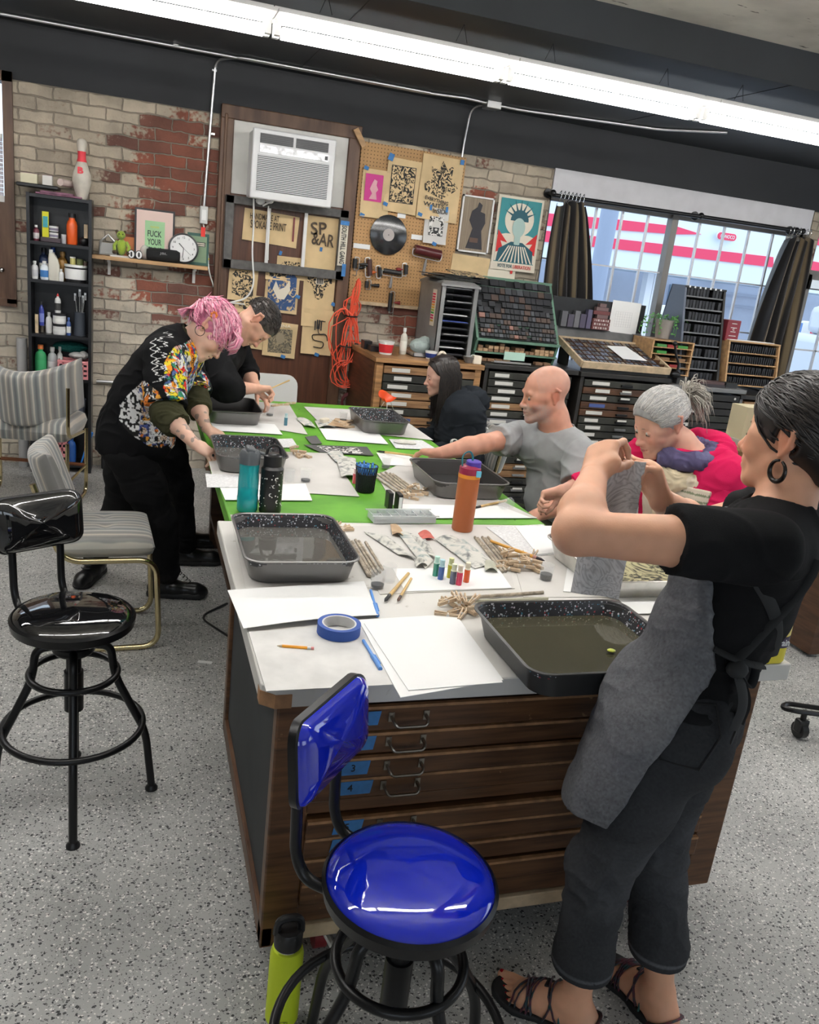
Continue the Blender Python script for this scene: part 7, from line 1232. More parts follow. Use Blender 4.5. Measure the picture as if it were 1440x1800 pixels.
class Head:
    def __init__(s, c, fwd, up, sc=1.): s.c = A3(c); s.Y = un(fwd); s.X = un(np.cross(s.Y, A3(up))); s.Z = np.cross(s.X, s.Y); s.sc = sc; s.M = np.array([s.X, s.Y, s.Z])
    def p(s, x, y, z): return s.c+s.sc*(s.X*x+s.Y*y+s.Z*z)
    def loc(s, V): return (V-s.c)@s.M.T/s.sc
    def add(s, S, fem=True, age=0, mouth=0):
        q = s.sc; p = s.p
        def e(c, r, k=.02, sub=False): S.ell(p(*c), tuple(a*q for a in r), k*q, s.M, sub)
        e((0, -.018, .035), (.073, .093, .080)); e((0, .012, .0), (.066, .075, .085), .03); e((0, .03, -.045), (.050, .052, .062), .03)
        for x in (-1, 1):
            S.cone(p(x*.056, -.005, -.045), p(x*.020, .068, -.098), .016*q, .013*q, .028*q); e((x*.040, .058, -.032), (.022, .022, .020), .025); S.cone(p(x*.058, .02, -.005), p(x*.05, .055, .0), .016*q, .014*q, .02*q)
        S.ball(p(0, .076, -.100), .0165*q, .022*q)
        if not fem: S.cone(p(-.035, .078, .016), p(.035, .078, .016), .010*q, .010*q, .014*q)
        for x in (-1, 1): e((x*.031, .093, -.003), (.017, .015, .011), .014, True)
        for x in (-1, 1): e((x*.031, .0705, -.004), (.0155, .012, .0115), .004)
        S.cone(p(0, .081, .006), p(0, .104, -.034), .0055*q, .0085*q, .012*q); e((0, .103, -.037), (.011, .011, .009), .008)
        for x in (-1, 1): e((x*.012, .092, -.040), (.0075, .010, .007), .006); e((x*.0065, .100, -.0475), (.003, .005, .003), .003, True)
        e((0, .082, -.064), (.026, .012, .020), .018)
        S.cone(p(-.016, .089, -.0615), p(0, .0945, -.0600), .0030*q, .0046*q, .006*q); S.cone(p(.016, .089, -.0615), p(0, .0945, -.0600), .0030*q, .0046*q, .006*q); S.cone(p(-.013, .0885, -.0735), p(.013, .0885, -.0735), .0048*q, .0048*q, .007*q); S.cone(p(-.021, .0895, -.067), p(.021, .0895, -.067), .0018*q, .0018*q, .003*q, True)
        if mouth: e((0, .098, -.067), (.012, .014, .004+mouth), .004, True)
        for x in (-1, 1):
            for a, b, r in (((.073, -.008, .014), (.083, -.022, .030), .006), ((.083, -.022, .030), (.085, -.036, .020), .0062), ((.085, -.036, .020), (.080, -.030, -.010), .006), ((.080, -.030, -.010), (.074, -.014, -.030), .006), ((.074, -.014, -.030), (.073, -.008, .0), .006)): S.cone(p(x*a[0], a[1], a[2]), p(x*b[0], b[1], b[2]), r*q, r*q, .005*q)
            e((x*.076, -.018, .004), (.006, .016, .026), .004)
        return s
    def skincol(s, base, lip=(.45, .14, .12), beard=0, shade=None):
        base = np.array(base)
        def fn(V):
            n = len(V); L = s.loc(V); c = np.tile(base, (n, 1)); nz = vnoise(V, 60, 2)[:, None]; c = c*(.93+.14*nz)
            def bl(ctr, r): return np.exp(-(((L-np.array(ctr))/np.array(r))**2).sum(1))[:, None]
            inh = (np.abs(L[:, 0]) < .12)[:, None]*(np.abs(L[:, 2]) < .16)[:, None]*(np.abs(L[:, 1]) < .15)[:, None]
            red = np.clip(bl((.042, .07, -.03), (.022, .03, .022))+bl((-.042, .07, -.03), (.022, .03, .022))+bl((0, .105, -.037), (.014, .02, .014))+bl((.08, -.02, 0), (.012, .03, .04))+bl((-.08, -.02, 0), (.012, .03, .04)), 0, 1)*inh*.55
            c = c*(1-red)+c*np.array([1.08, .66, .60])*red
            lp = np.clip((bl((0, .094, -.0672), (.019, .012, .0085))-.42)*3.2, 0, 1)*inh; c = c*(1-lp)+np.array(lip)*lp
            if beard: b = inh*(.15+.85*vnoise(V, 420, 5)[:, None])*(1-lp)*beard*np.clip((-.030-L[:, 2:3]-.35*np.clip(.03-L[:, 1:2], 0, 1)+.02*vnoise(V, 50, 8)[:, None])/.028, 0, 1)*np.clip((L[:, 2:3]+.125)/.02, 0, 1)*np.clip((L[:, 1:2]+.01)/.035, 0, 1); c = c*(1-b)+np.array([.52, .50, .48])*b
            if shade is not None: c = shade(c, L, inh, V)
            return np.clip(c, 0, 1)
        return fn
    def face_parts(s, parent, iris=(.12, .08, .05), brow=(.05, .03, .02), closed=.5, lash=True):
        off = Vector(parent.location)
        for x in (-1, 1):
            o = MB(); o.ball(Vector(s.p(x*.0305, .0725, -.0045)), .0112*s.sc, 14); wpart('eye', o, mat('eye_white', (.62, .60, .57), .2), parent)
            o = MB().ball(Vector(s.p(x*.0305+.0*x, .0815, -.0075)), .0048*s.sc, 10); wpart('iris', o, mat('iris_%d' % int(iris[0]*1000), iris, .15), parent)
            o = MB().tube([Vector(s.p(x*(.014+.006*k), .0865-.0030*k*k*.35-.001*k, .0165+.0016*k-.0007*k*k)) for k in range(6)], [.0012, .0024, .0028, .0026, .002, .0008], 6, flat=.7); wpart('eyebrow', o, mat('brow_%d' % int(brow[0]*1000), brow, .9), parent)
            o = MB(); L = []
            for k in range(9):
                a = deg(200-k*27.5); L.append(Vector(s.p(x*.0305+.0125*cos(a), .0832-.0035*abs(cos(a)), -.0035-closed*.006+.0045*abs(sin(a))*(1-closed))))
            o.tube(L, .0011, 5); wpart('eyelashes', o, mat('lash', (.02, .015, .012), .8), parent)
def hand(S, W_, d, n, side, curl=((20, 25, 15),)*4, thumb=(.6, .75, .35, 10), s=1., spread=.06, thumb_t=None, hk=.006):
    d = un(d); n = A3(n); n = un(n-d*(n@d)); t = np.cross(d, n)*side; W_ = A3(W_); g = s*.95; tips = []
    lens = ((.040, .025, .019), (.045, .028, .020), (.041, .026, .019), (.032, .020, .017)); offs = (.027, .009, -.009, -.026); base = (.088, .091, .087, .079)
    for i in range(4):
        B_ = W_+d*base[i]*g+t*offs[i]*g; S.cone(W_+d*.012*g+t*offs[i]*.55*g, B_, .0145*g, .0105*g, .016*g); p_ = B_; a = 0; dd = d+t*spread*(1.5-i); dd = un(dd)
        for L_, c_, r0, r1 in zip(lens[i], curl[i % len(curl)], (.0092, .0083, .0076), (.0084, .0077, .0062)):
            a += deg(c_); v = un(dd*cos(a)+n*sin(a)); q_ = p_+v*L_*g; S.cone(p_, q_, r0*g*(.86 if i == 3 else 1), r1*g*(.86 if i == 3 else 1), hk*.6*g); p_ = q_
        tips.append(p_)
    S.ell(W_+d*.05*g+n*.004*g, (.036*g, .045*g, .013*g), .014*g, np.array([t, d, n])); B_ = W_+d*.022*g+t*.022*g+n*.006*g; S.cone(W_+d*.01*g, B_+(d*.02+t*.012)*g, .016*g, .0155*g, .014*g)
    p_ = B_; v = un(d*thumb[0]+t*thumb[1]+n*thumb[2])
    for k, (L_, r0, r1) in enumerate(((.040, .0145, .0105), (.032, .0105, .0095), (.026, .0095, .0072))):
        if k: v = un(v*cos(deg(thumb[3]))+un(n*.5+d*.6-t*.5)*sin(deg(thumb[3])*1.0))
        q_ = p_+v*L_*g; S.cone(p_, q_, r0*g, r1*g, .008*g); p_ = q_
    tips.append(p_); return tips
def arm(S, sh, el, wr, s=1., k=.02, up=1.):
    sh, el, wr = A3(sh), A3(el), A3(wr); m1 = sh+(el-sh)*.4; m2 = el+(wr-el)*.35
    S.chain([sh, m1, el], [.052*s*up, .047*s*up, .037*s], k); S.chain([el, m2, wr], [.038*s, .040*s, .0255*s], k)
def leg(S, hp, kn, an, s=1., k=.02): hp, kn, an = A3(hp), A3(kn), A3(an); S.chain([hp, hp+(kn-hp)*.4, kn], [.088*s, .078*s, .052*s], k); S.chain([kn, kn+(an-kn)*.33, an], [.052*s, .055*s, .036*s], k)
class Body:
    def __init__(s, pel, waist, chest, neck, shL, shR, hipL=None, hipR=None, b=1., fwd=None):
        s.pel, s.waist, s.chest, s.neck, s.shL, s.shR = map(A3, (pel, waist, chest, neck, shL, shR)); s.r = un(s.shR-s.shL); u = un(s.neck-s.chest); s.f = un(np.cross(u, s.r)); s.hr = un(A3(hipR)-A3(hipL)) if hipL is not None else s.r; s.hipL, s.hipR, s.b = hipL, hipR, b
    def torso(s, S, t=0., k=.05, hips=True, bust=0., belly=0., low=0, sw=1.):
        b = s.b; fr = lambda a, bb, r_: np.array([r_, un(np.cross(un(bb-a), r_)), un(bb-a)])
        M1 = fr(s.chest, s.neck, s.r); M2 = fr(s.waist, s.chest, s.r); M3 = fr(s.pel, s.waist, s.hr); M1[0] = un(np.cross(M1[1], M1[2])); M2[0] = un(np.cross(M2[1], M2[2])); M3[0] = un(np.cross(M3[1], M3[2]))
        S.ell(s.chest+(s.neck-s.chest)*.12, (.150*b+t, .100*b+t, .150*b+t), k, M1); S.ell(s.waist*.55+s.chest*.45, (.135*b+t, .098*b+t, .14*b+t), k, M2); S.ell(s.waist, (.128*b+t, .098*b+t, .12*b+t), k, M2)
        if hips: S.ell(s.pel+(s.waist-s.pel)*.1, (.160*b+t, .115*b+t, .125*b+t+low), k, M3)
        for q in (s.shL, s.shR): S.cone(s.neck+(s.chest-s.neck)*.22, q, .058*b+t, .050*b*sw+t, k*.8)
        S.cone(s.shL+(s.chest-s.shL)*.2, s.shR+(s.chest-s.shR)*.2, .055*b+t, .055*b+t, k)
        if bust:
            for x in (-1, 1): S.ball(s.chest+s.r*x*.065*b+s.f*.072*b-(s.neck-s.chest)*.1, .052*b*bust+t, k*.8)
        if belly: S.ell(s.waist+s.f*.05, (.13*b+t, .10*b*belly+t, .12*b+t), k, M2)
    def nk(s, S, head, r=.052): S.chain([s.neck-(s.neck-s.chest)*.12, s.neck+(head.c-s.neck)*.35-head.Y*.004, head.p(0, -.022, -.04)], [r*1.18, r, r*.96], .03)
def strands(paths, r0, cols, parent, name='hair', sides=4, seed=0, m=None):
    rnd = np.random.RandomState(seed); V = []; Fc = []; Cc = []; o = 0
    for P_ in paths:
        P_ = np.array(P_); n = len(P_); T_ = np.gradient(P_, axis=0); T_ /= np.maximum(np.linalg.norm(T_, axis=1), 1e-9)[:, None]; up_ = un(rnd.randn(3)); N_ = np.cross(T_, up_); N_ /= np.maximum(np.linalg.norm(N_, axis=1), 1e-9)[:, None]; B_ = np.cross(T_, N_); tt = np.linspace(0, 1, n); rr = r0*rnd.uniform(.7, 1.3)*np.minimum(1, (1-tt)*3+.12)*np.minimum(1, tt*6+.35); cc = np.array(cols[rnd.randint(len(cols))])*rnd.uniform(.8, 1.2)
        for q in range(sides): a = 2*pi*q/sides; V.append(P_+(N_*cos(a)+B_*sin(a))*rr[:, None])
        Cc.append(np.tile(cc, (n*sides, 1)))
        for q in range(sides):
            i = np.arange(n-1); a, b = o+q*n+i, o+((q+1) % sides)*n+i; Fc.append(np.stack([a, b, b+1, a+1], 1))
        o += n*sides
    V = np.concatenate(V); Cc = np.clip(np.concatenate(Cc), 0, 1); return smesh(name, [(V, np.concatenate(Fc))], m or HAIRM, parent, col=lambda _: Cc)
def cap(head, hl, t=.008, parent=None, col=(.1, .1, .1), name='hair', res=.0035, wr=None, extra=None, streak=None):
    """closed hair mass over the skull; hl: cutting planes in head space (point, normal)"""
    S = SDF(); q = head.sc; S.ell(head.p(0, -.018, .037), tuple((a+t)*q for a in (.0735, .0935, .0805)), .02, head.M); S.ell(head.p(0, .008, .02), tuple((a+t)*q for a in (.066, .070, .072)), .02, head.M)
    if extra: extra(S)
    for p_, n_ in hl: S.cut(head.p(*p_), n_[0]*head.X+n_[1]*head.Y+n_[2]*head.Z)
    return smesh(name, [S.mesh(res)], HAIRM, parent, col=streak or (lambda V: np.array(col)*(.75+.5*vnoise(V*np.array([1, 1, 1]), 90, 4)[:, None])), wr=wr)
def noear(H, path): L = H.loc(np.array(path)); return not ((np.abs(L[:, 0]) > .068) & (L[:, 1] > -.042) & (L[:, 1] < .008) & (L[:, 2] > -.04) & (L[:, 2] < .022)).any()
def hairdo(t, H, n, seed, R_, ok, flow, L_, lift, r0, cols, sides=4):
    rnd = np.random.RandomState(seed); c0 = np.array([0, -.018, .035]); R_ = np.array(R_); paths = []
    while len(paths) < n:
        g = un(rnd.randn(3)); p = c0+R_*g
        if not ok(p): continue
        l_ = rnd.uniform(*L_(p)); d = np.array(flow(p))+rnd.uniform(-.35, .35, 3); nn = un(g/R_); d = un(d-nn*(d@nn)); q = []
        for s_, h_ in ((0, -.002), (.3, lift*.8), (.65, lift), (1, -.3*lift)): x = p+d*l_*s_-c0; x = x/np.sqrt(((x/R_)**2).sum()) if s_*l_ < .07 else x; q.append(H.p(*(c0+x+nn*h_)))
        if noear(H, q): paths.append(q)
    strands(paths, r0, cols, t, 'hair', seed=seed, sides=sides)
def person(label, loc): t = thing('person', label, 'person', loc); return t
def skinmesh(t, S, heads, hands, base, colfn, res=.005, hres=.0021, fres=.0019):
    parts = []; holes = []
    for c, r in heads: lo, hi = c-r, c+r; parts.append(S.mesh(hres, lo, hi)); holes.append((lo+.004, hi-.004))
    for c, r in hands: lo, hi = c-r, c+r; parts.append(S.mesh(fres, lo, hi)); holes.append((lo+.004, hi-.004))
    parts.append(S.mesh(res, holes=holes)); return smesh('body', parts, SKIN, t, col=colfn)
def shoe(t, an, toe, nm='shoe', h=.09, m=None, boot=False, w_=.046):
    an, toe = A3(an), A3(toe); d = toe-an; d[2] = 0; d = un(d); side = np.cross(d, [0, 0, 1]); hl = np.array([an[0], an[1], 0])-d*.05; tp = np.array([an[0], an[1], 0])+d*.19; S = SDF()
    S.chain([hl+[0, 0, .045], hl+d*.09+[0, 0, .045], tp-d*.04+[0, 0, .036]], [.036, .038, w_*.82], .03); S.cone(hl+d*.03+[0, 0, .05], A3(an)+[0, 0, .03 if not boot else .10], .040, .043 if not boot else .050, .02); S.cone(tp-d*.04+[0, 0, .034], tp-d*.01+[0, 0, .03], w_*.84, w_*.7, .02); S.cut((0, 0, .014), (0, 0, -1))
    o = smesh(nm, [S.mesh(.005)], m or SHOE, t); S2 = SDF(); S2.chain([hl+[0, 0, .012], hl+d*.09+[0, 0, .012], tp-d*.035+[0, 0, .012]], [.039, .036, w_], .03); S2.cut((0, 0, .026 if not boot else .034), (0, 0, 1)); S2.cut((0, 0, .001), (0, 0, -1)); smesh('sole', [S2.mesh(.005)], SOLE, o if 0 else t)
    if boot:
        mb = MB()
        for k in range(6): c_ = Vector(A3(an)*(1-k/7.)+(tp-d*.09+[0, 0, .07])*(k/7.)); c_ = c_+Vector((0, 0, .07-.012*k)); mb.tube([c_+Vector(side)*.022+Vector(d)*.045, c_+Vector(d)*.053, c_-Vector(side)*.022+Vector(d)*.045], .0028, 5)
        wpart('laces', mb, mat('lace_black', (.03, .03, .032), .6), t)
flat = lambda c, v=.06, f=14, s=1: (lambda V: np.array(c)*(1-v/2+v*vnoise(V, f, s)[:, None]))
# ---------------- standing woman in the apron, right foreground
def sleeve(sh, el, wr, end, r0, r1, res=.005):
    S = SDF(); sh, el, wr = A3(sh), A3(el), A3(wr)
    if end <= 1: e = sh+(el-sh)*end; d = un(el-sh); S.cone(sh, e+d*.03, r0, r1, .02)
    else: e = el+(wr-el)*(end-1); d = un(wr-el); S.chain([sh, el, e+d*.03], [r0, (r0+r1)/2*.97, r1], .03)
    S.cut(e, d); return S.mesh(res)
def pt(u, v, **k): return A3(P(u, v, **k))
up_ = np.array([0, 0, 1.])
def woman_f():
    skin = (.72, .38, .24)
    neck = pt(1378, 905, y=1.31); fw = un((-.68, .73, 0)); r_ = un((.73, .68, 0)); t = person('dark-haired woman standing in black tee, grey apron and jeans, holding up marbled paper', (1.12, 1.32, 0))
    chest = pt(1318, 1010, y=1.31); waist = pt(1243, 1125, y=1.32); pel = pt(1196, 1240, y=1.33)
    shL = neck-r_*.165-up_*.035+fw*.01; shR = neck+r_*.165-up_*.03+fw*.01
    hipL, hipR = pel-r_*.085-up_*.05, pel+r_*.085-up_*.05
    anL, anR = pt(1012, 1758, z=.085), pt(1160, 1745, z=.085)
    knL = (hipL+anL)/2+fw*.045+up_*.02-r_*.01; knR = (hipR+anR)/2+fw*.04+up_*.02
    elL = pt(1012, 936, y=1.27); wrL = pt(1044, 838, y=1.42); elR = pt(1222, 925, y=1.62); wrR = pt(1163, 880, y=1.47)
    H = Head(pt(1397, 768, y=1.35), (-.40, .91, -.05), (.0, 0, 1), 1.0)
    B_ = Body(pel, waist, chest, neck, shL, shR, hipL, hipR, .95); S = SDF(); B_.torso(S, k=.05, bust=.9); B_.nk(S, H, .050); H.add(S, True)
    arm(S, shL, elL, wrL, 1.05, up=1.02); arm(S, shR, elR, wrR, 1.05); leg(S, hipL, knL, anL, .90); leg(S, hipR, knR, anR, .90)
    # hands pinching the stick
    stA, stB = pt(1052, 797, y=1.50), pt(1110, 822, y=1.47)
    dL = un(pt(1068, 790, y=1.52)-wrL); hand(S, wrL, un(dL+up_*.55), un(np.array([.75, .25, -.65])), -1, ((38, 55, 30), (45, 55, 30), (52, 55, 30), (58, 55, 30)), (.75, .25, .65, 12), .98, .03)
    dR = un(pt(1128, 822, y=1.49)-wrR); hand(S, wrR, un(dR+up_*.45), un(np.array([-.72, -.1, -.62])), -1, ((42, 50, 25), (52, 60, 35), (58, 65, 40), (60, 65, 40)), (.85, .15, .5, 8), .98, .03)
    # bare feet
    feet = []; fo = len(S.ops); FS = SDF()
    def snap(p, out):
        for _ in range(4):
            g = np.array([float(FS.at((p+dx)[None])[0]-FS.at((p-dx)[None])[0]) for dx in np.eye(3)*.003]); p = p-un(g)*(float(FS.at(p[None])[0])-out)
        return p
    for an, toe in ((anL, pt(908, 1742, z=.02)), (anR, pt(1080, 1695, z=.02))):
        d = toe-an; d[2] = 0; d = un(d); sd = np.cross(d, up_); hb = np.array([an[0], an[1], 0]); S.chain([an, hb-d*.025+up_*.045, hb-d*.035+up_*.038], [.036, .034, .029], .02); S.chain([an-up_*.01+d*.02, hb+d*.07+up_*.050, hb+d*.125+up_*.034], [.034, .030, .022], .03); S.cone(hb+d*.12+up_*.03-sd*.018, hb+d*.12+up_*.03+sd*.018, .021, .021, .02); S.cone(hb-d*.02+up_*.035, hb+d*.12+up_*.036-sd*.015, .027, .024, .03)
        for k in range(5):
            o_ = (-.029+.0152*k)*(1 if an is anR else -1); L_ = (.064, .058, .050, .042, .034)[k]; r0 = (.0120, .0082, .0078, .0075, .0078)[k]; b0 = hb+d*(.135-.004*k)+sd*o_*.9+up_*.028; e0 = b0+d*L_*.55+sd*o_*.12-up_*.004; S.cone(b0, e0, r0*1.1, r0*.95, .004); S.cone(e0, b0+d*L_+sd*o_*.2-up_*(.026-r0), r0*.95, r0, .002)
        feet.append((an, d, sd, hb))
    base = skin; FS.ops = S.ops[fo:]
    skinmesh(t, S, [(H.c, .16)], [(wrL+up_*.05+fw*.02, .14), (wrR+up_*.03-r_*.03, .13)]+[(hb+d*.10+up_*.03, .125) for an, d, sd, hb in feet], base, H.skincol(base), res=.006)
    H.face_parts(t, brow=(.03, .02, .015))
    for (an, d, sd, hb), nm in zip(feet, ('a', 'b')):
        sg = 1 if an is anR else -1; nails = MB()
        for k in range(5): o_ = (-.029+.0152*k)*sg; L_ = (.064, .058, .050, .042, .034)[k]; r0 = (.0120, .0082, .0078, .0075, .0078)[k]; q = hb+d*(.135-.004*k+L_+.002)+sd*o_*1.1+up_*(.028-.026+r0*1.93); nails.ball(Vector(q), (.0065 if k == 0 else .004, .0065 if k == 0 else .004, .0022), 8)
        wpart('toenails', nails, mat('nail_red', (.35, .01, .02), .25), t)
        S3 = SDF(); S3.chain([hb-d*.055+up_*.008, hb+d*.03+up_*.008, hb+d*.135+up_*.008, hb+d*.168+up_*.008], [.036, .035, .050, .042], .03); S3.cut((0, 0, .018), up_); S3.cut((0, 0, .001), -up_); o = smesh('sandal_sole', [S3.mesh(.004)], mat('sandal_black', (.012, .012, .013), .7), t)
        st = MB(); path = lambda a, b, c, r=.0075: st.tube([Vector(snap(A3(q), .003)) for q in [a*(1-s)**2+b*2*s*(1-s)+c*s*s for s in [i/10 for i in range(11)]]], r, 8, flat=.35)
        F0 = lambda x, y, z: hb+d*x+sd*y+up_*z
        for x0, x1 in ((.145, .10), (.115, .075), (.10, .135)): path(F0(x0, -.048, .014), F0((x0+x1)/2, 0, .12), F0(x1, .046, .014)); path(F0(x0-.012, -.048, .014), F0((x0+x1)/2-.01, 0, .12), F0(x1-.012, .046, .014), .006)
        path(F0(.06, -.036, .02), F0(.045, 0, .125), F0(.03, .036, .03)); path(F0(-.02, -.034, .03), F0(-.075, 0, .075), F0(-.02, .034, .03)); path(F0(.03, -.036, .03), F0(.07, .0, .10), F0(.08, .038, .02))
        wpart('sandal_strap', st, mat('strap_pattern', (.02, .06, .07), .7, col2=(.12, .02, .04), vscale=60), t); wpart('buckle', MB().box(Vector(F0(.068, .005, .086)), (.022, .03, .012), T=MR(math.atan2(d[1], d[0]), 4, 'Z')), BLKPLA, t, bevel=.003); wpart('ankle_strap', MB().tube(arc([Vector(F0(.02, -.036, .02)), Vector(F0(.028, -.03, .075)), Vector(F0(.06, -.005, .088))], 5), .0055, 8, flat=.5), mat('strap_teal', (.03, .12, .12), .7), t)
    # jeans
    J = SDF(); B2 = Body(pel, waist, chest, neck, shL, shR, hipL, hipR, 1.0); M3 = np.array([B_.hr, un(np.cross(un(waist-pel), B_.hr)), un(waist-pel)]); J.ell(pel+(waist-pel)*.12, (.160, .122, .14), .05, M3)
    for x in (-1, 1): J.ball(pel+r_*x*.072-fw*.050-up_*.055, .080, .05)
    for hp, kn, an in ((hipL, knL, anL), (hipR, knR, anR)): J.chain([hp, hp+(kn-hp)*.45, kn, an+(kn-an)*.35+fw*0, an], [.096, .086, .068, .066, .062], .03)
    J.cut((0, 0, .195), -up_); J.cut(waist+(pel-waist)*.42, un(waist-pel))
    def dcol(V): n_ = vnoise(V, 14, 3); f_ = vnoise(V, 420, 6); c = np.array([.028, .029, .032])*(.75+.6*n_+.5*f_)[:, None]; kz = np.exp(-((V[:, 2]-.50)/.16)**2)[:, None]; c = c*(1+.6*kz); hem = ((V[:, 2] < .222) & (V[:, 2] > .216))[:, None]; return np.where(hem, c*2.6, c)
    jeans = smesh('jeans', [J.mesh(.005)], DENIM, t, col=dcol, wr=lambda V: wrinkle(.006, 8, 2)(V)*(.4+np.exp(-((V[:, 2]-.46)/.16)**2)*1.2))
    # black tee
    Sh = SDF(); B_.torso(Sh, .014, .05, hips=True, bust=.9); Sh.cut(pel+(waist-pel)*.25, un(pel-waist)); Sh.cone(neck+up_*.012+fw*.01, neck+up_*.16+fw*.04, .064, .11, .008, True)
    tee = smesh('tee', [Sh.mesh(.005), sleeve(shL, elL, wrL, .50, .072, .064), sleeve(shR, elR, wrR, .50, .072, .064)], CLOTH, t, col=flat((.010, .010, .011), .5), wr=wrinkle(.007, 8, 4))
    # grey apron: a shell over the front
    Ap = SDF(); B_.torso(Ap, .024, .05, hips=True, bust=.9); fr = pel+fw*.06
    for hp, kn in ((hipL, knL), (hipR, knR)): Ap.cone(hp+fw*.02, hp+(kn-hp)*.62+fw*.035, .118, .105, .06)
    Ap.cone(pel+fw*.05, (knL+knR)/2+(pel-(knL+knR)/2)*.35+fw*.09, .115, .09, .06)
    ld = un(-r_+fw*.05); A1, K1 = pt(1272, 1172, y=1.22), pt(1066, 1470, y=1.22); n1 = un(np.cross(K1-A1, ld)); n1 = n1 if n1@(-fw) > 0 else -n1
    T1 = pt(1190, 1005, y=1.14); n2 = un(np.cross(T1-A1, ld)); n2 = n2 if n2@(up_-fw*.5) > 0 else -n2
    bot = K1.copy(); bn = un(-up_*1.0+fw*.0-r_*.35)
    Ap.cut(A1-n1*.004, n1); Ap.cut(A1, n2, .02); Ap.cut(bot, bn)
    Ap.cone(T1+un(A1-T1)*.13+up_*.10, T1+un(A1-T1)*.13+up_*.101, .07, .07, .02, True)
    def acol(V): return np.array([.135, .138, .148])*(.5+.45*vnoise(V, 500, 7)+.45*vnoise(V*np.array([1, 1, 3.]), 190, 3)+.18*vnoise(V, 9, 5))[:, None]
    ap = smesh('apron', [Ap.mesh(.0045)], CLOTH, t, col=acol, wr=wrinkle(.007, 6, 9))
    sL = lambda q, off=.02: Vector(q)
    def strap(pts, r, m, nm, fl=.3, par=t): wpart(nm, MB().tube(arc([Vector(p) for p in pts], 6), r, 8, flat=fl), m, par)
    APS = mat('apron_strap', (.020, .021, .023), .8)
    def onb(p, out=.012):                          # pushes a point onto the tee surface
        p = A3(p);
        for _ in range(12):
            e_ = .004; g = np.array([float(Sh0.at((p+dx)[None])[0]-Sh0.at((p-dx)[None])[0]) for dx in np.eye(3)*e_]); g = un(g); p = p-g*(float(Sh0.at(p[None])[0])-out)
        return p
    Sh0 = SDF(); B_.torso(Sh0, .014, .05, hips=True, bust=.9)
    for a_, b_ in (((1300, 905), (1392, 1175)), ((1440, 985), (1290, 1168))):
        pts = [onb(pt(a_[0]+(b_[0]-a_[0])*k/6, a_[1]+(b_[1]-a_[1])*k/6, y=1.18), .004) for k in range(7)]; strap(pts, .012, APS, 'apron_strap', .25)
    pts = [onb(pt(1255+k*14, 1160+k*4, y=1.15), .008) for k in range(9)]; strap(pts, .014, APS, 'waist_tie', .35)
    kn_ = onb(pt(1300, 1182, y=1.16), .02); wpart('tie_knot', MB().ball(Vector(kn_), (.022, .02, .018)), APS, t, bevel=0); dn = -up_
    for k, (dx, l) in enumerate(((.0, .15), (.03, .13), (-.015, .11))): strap([kn_, kn_+r_*dx*1.2-fw*.03-up_*l*.5, kn_+r_*dx*2-fw*.022-up_*l], .014, APS, 'tie_end', .2)
    strap([kn_, kn_+r_*.05-fw*.03+up_*.01, kn_+r_*.055-fw*.03-up_*.06, kn_], .010, APS, 'tie_loop', .3)
    # jeans back pocket, laid on the cloth
    def onj(p, out):
        p = A3(p)
        for _ in range(10):
            e_ = .004; g = un(np.array([float(J0.at((p+dx)[None])[0]-J0.at((p-dx)[None])[0]) for dx in np.eye(3)*e_])); p = p-g*(float(J0.at(p[None])[0])-out)
        return p
    J0 = SDF(); J0.ops = [o for o in J.ops if o[0] != 'p']
    pk = [(1206, 1236), (1255, 1238), (1250, 1290), (1215, 1336), (1160, 1334), (1168, 1300)]; pk = [onj(pt(u, v, y=1.2), .006) for u, v in pk]
    wpart('back_pocket', MB().tube([Vector(p) for p in sum([[pk[i]*(1-k/4)+pk[(i+1) % 6]*k/4 for k in range(4)] for i in range(6)], [])], .0022, 5, closed=True), mat('denim_seam', (.012, .012, .014), .8), t)
    # hair pulled back into a low bun
    dk = (.022, .018, .017)
    cap(H, [((0, .058, .03), (0, .8, -.6)), ((0, .0, -.055), (0, .35, -.93))], .012, t, dk, 'hair_base', extra=lambda S_: (S_.ell(H.p(0, -.085, -.045), (.05, .045, .05), .03, H.M), S_.ell(H.p(0, -.05, -.0), (.07, .055, .06), .03, H.M), [S_.cone(H.p(x*.098, .02, -.03), H.p(x*.115, .02, -.04), .028, .05, .01, True) for x in (-1, 1)], [S_.ell(H.p(x*.09, -.020, -.005), (.03, .026, .036), .008, H.M, True) for x in (-1, 1)]))
    rnd = np.random.RandomState(1); paths = []
    tie = np.array([0, -.112, -.03])
    for k in range(1100):
        a = rnd.uniform(-1, 1); b_ = rnd.uniform(0, 1); x0 = .078*np.sin(a*1.55);
        st = np.array([x0, .078*np.cos(a*.95)*(1-b_)-.05*b_, .066*np.cos(a*2.0)+.03+.03*abs(a)*b_+.02*b_]) if k % 5 else np.array([rnd.uniform(-.075, .075), rnd.uniform(-.10, -.045), rnd.uniform(-.075, -.02)]); n_ = 10; path = []
        jt = rnd.rand(); en = tie+np.array([rnd.uniform(-.03, .03), rnd.uniform(-.02, .01), rnd.uniform(-.03, .03)])
        for q in np.linspace(0, 1, n_):
            p_ = st*(1-q)+en*q; d_ = p_-np.array([0, -.018, .032]); R_ = np.array([.0905, .112, .1005])*(1+.012*jt+.022*np.sin(q*7+a*9)); l = np.sqrt(((d_/R_)**2).sum()); d_ = d_/max(l, .2) if q < .85 else d_/max(l, .2)*(1-(q-.85)*.3); path.append(H.p(*(d_+np.array([0, -.018, .032]))))
        if noear(H, path): paths.append(path)
    strands(paths, .0021, [(.02, .016, .015), (.035, .028, .025), (.055, .046, .042), (.012, .01, .01)], t, 'hair', seed=2)
    paths = []
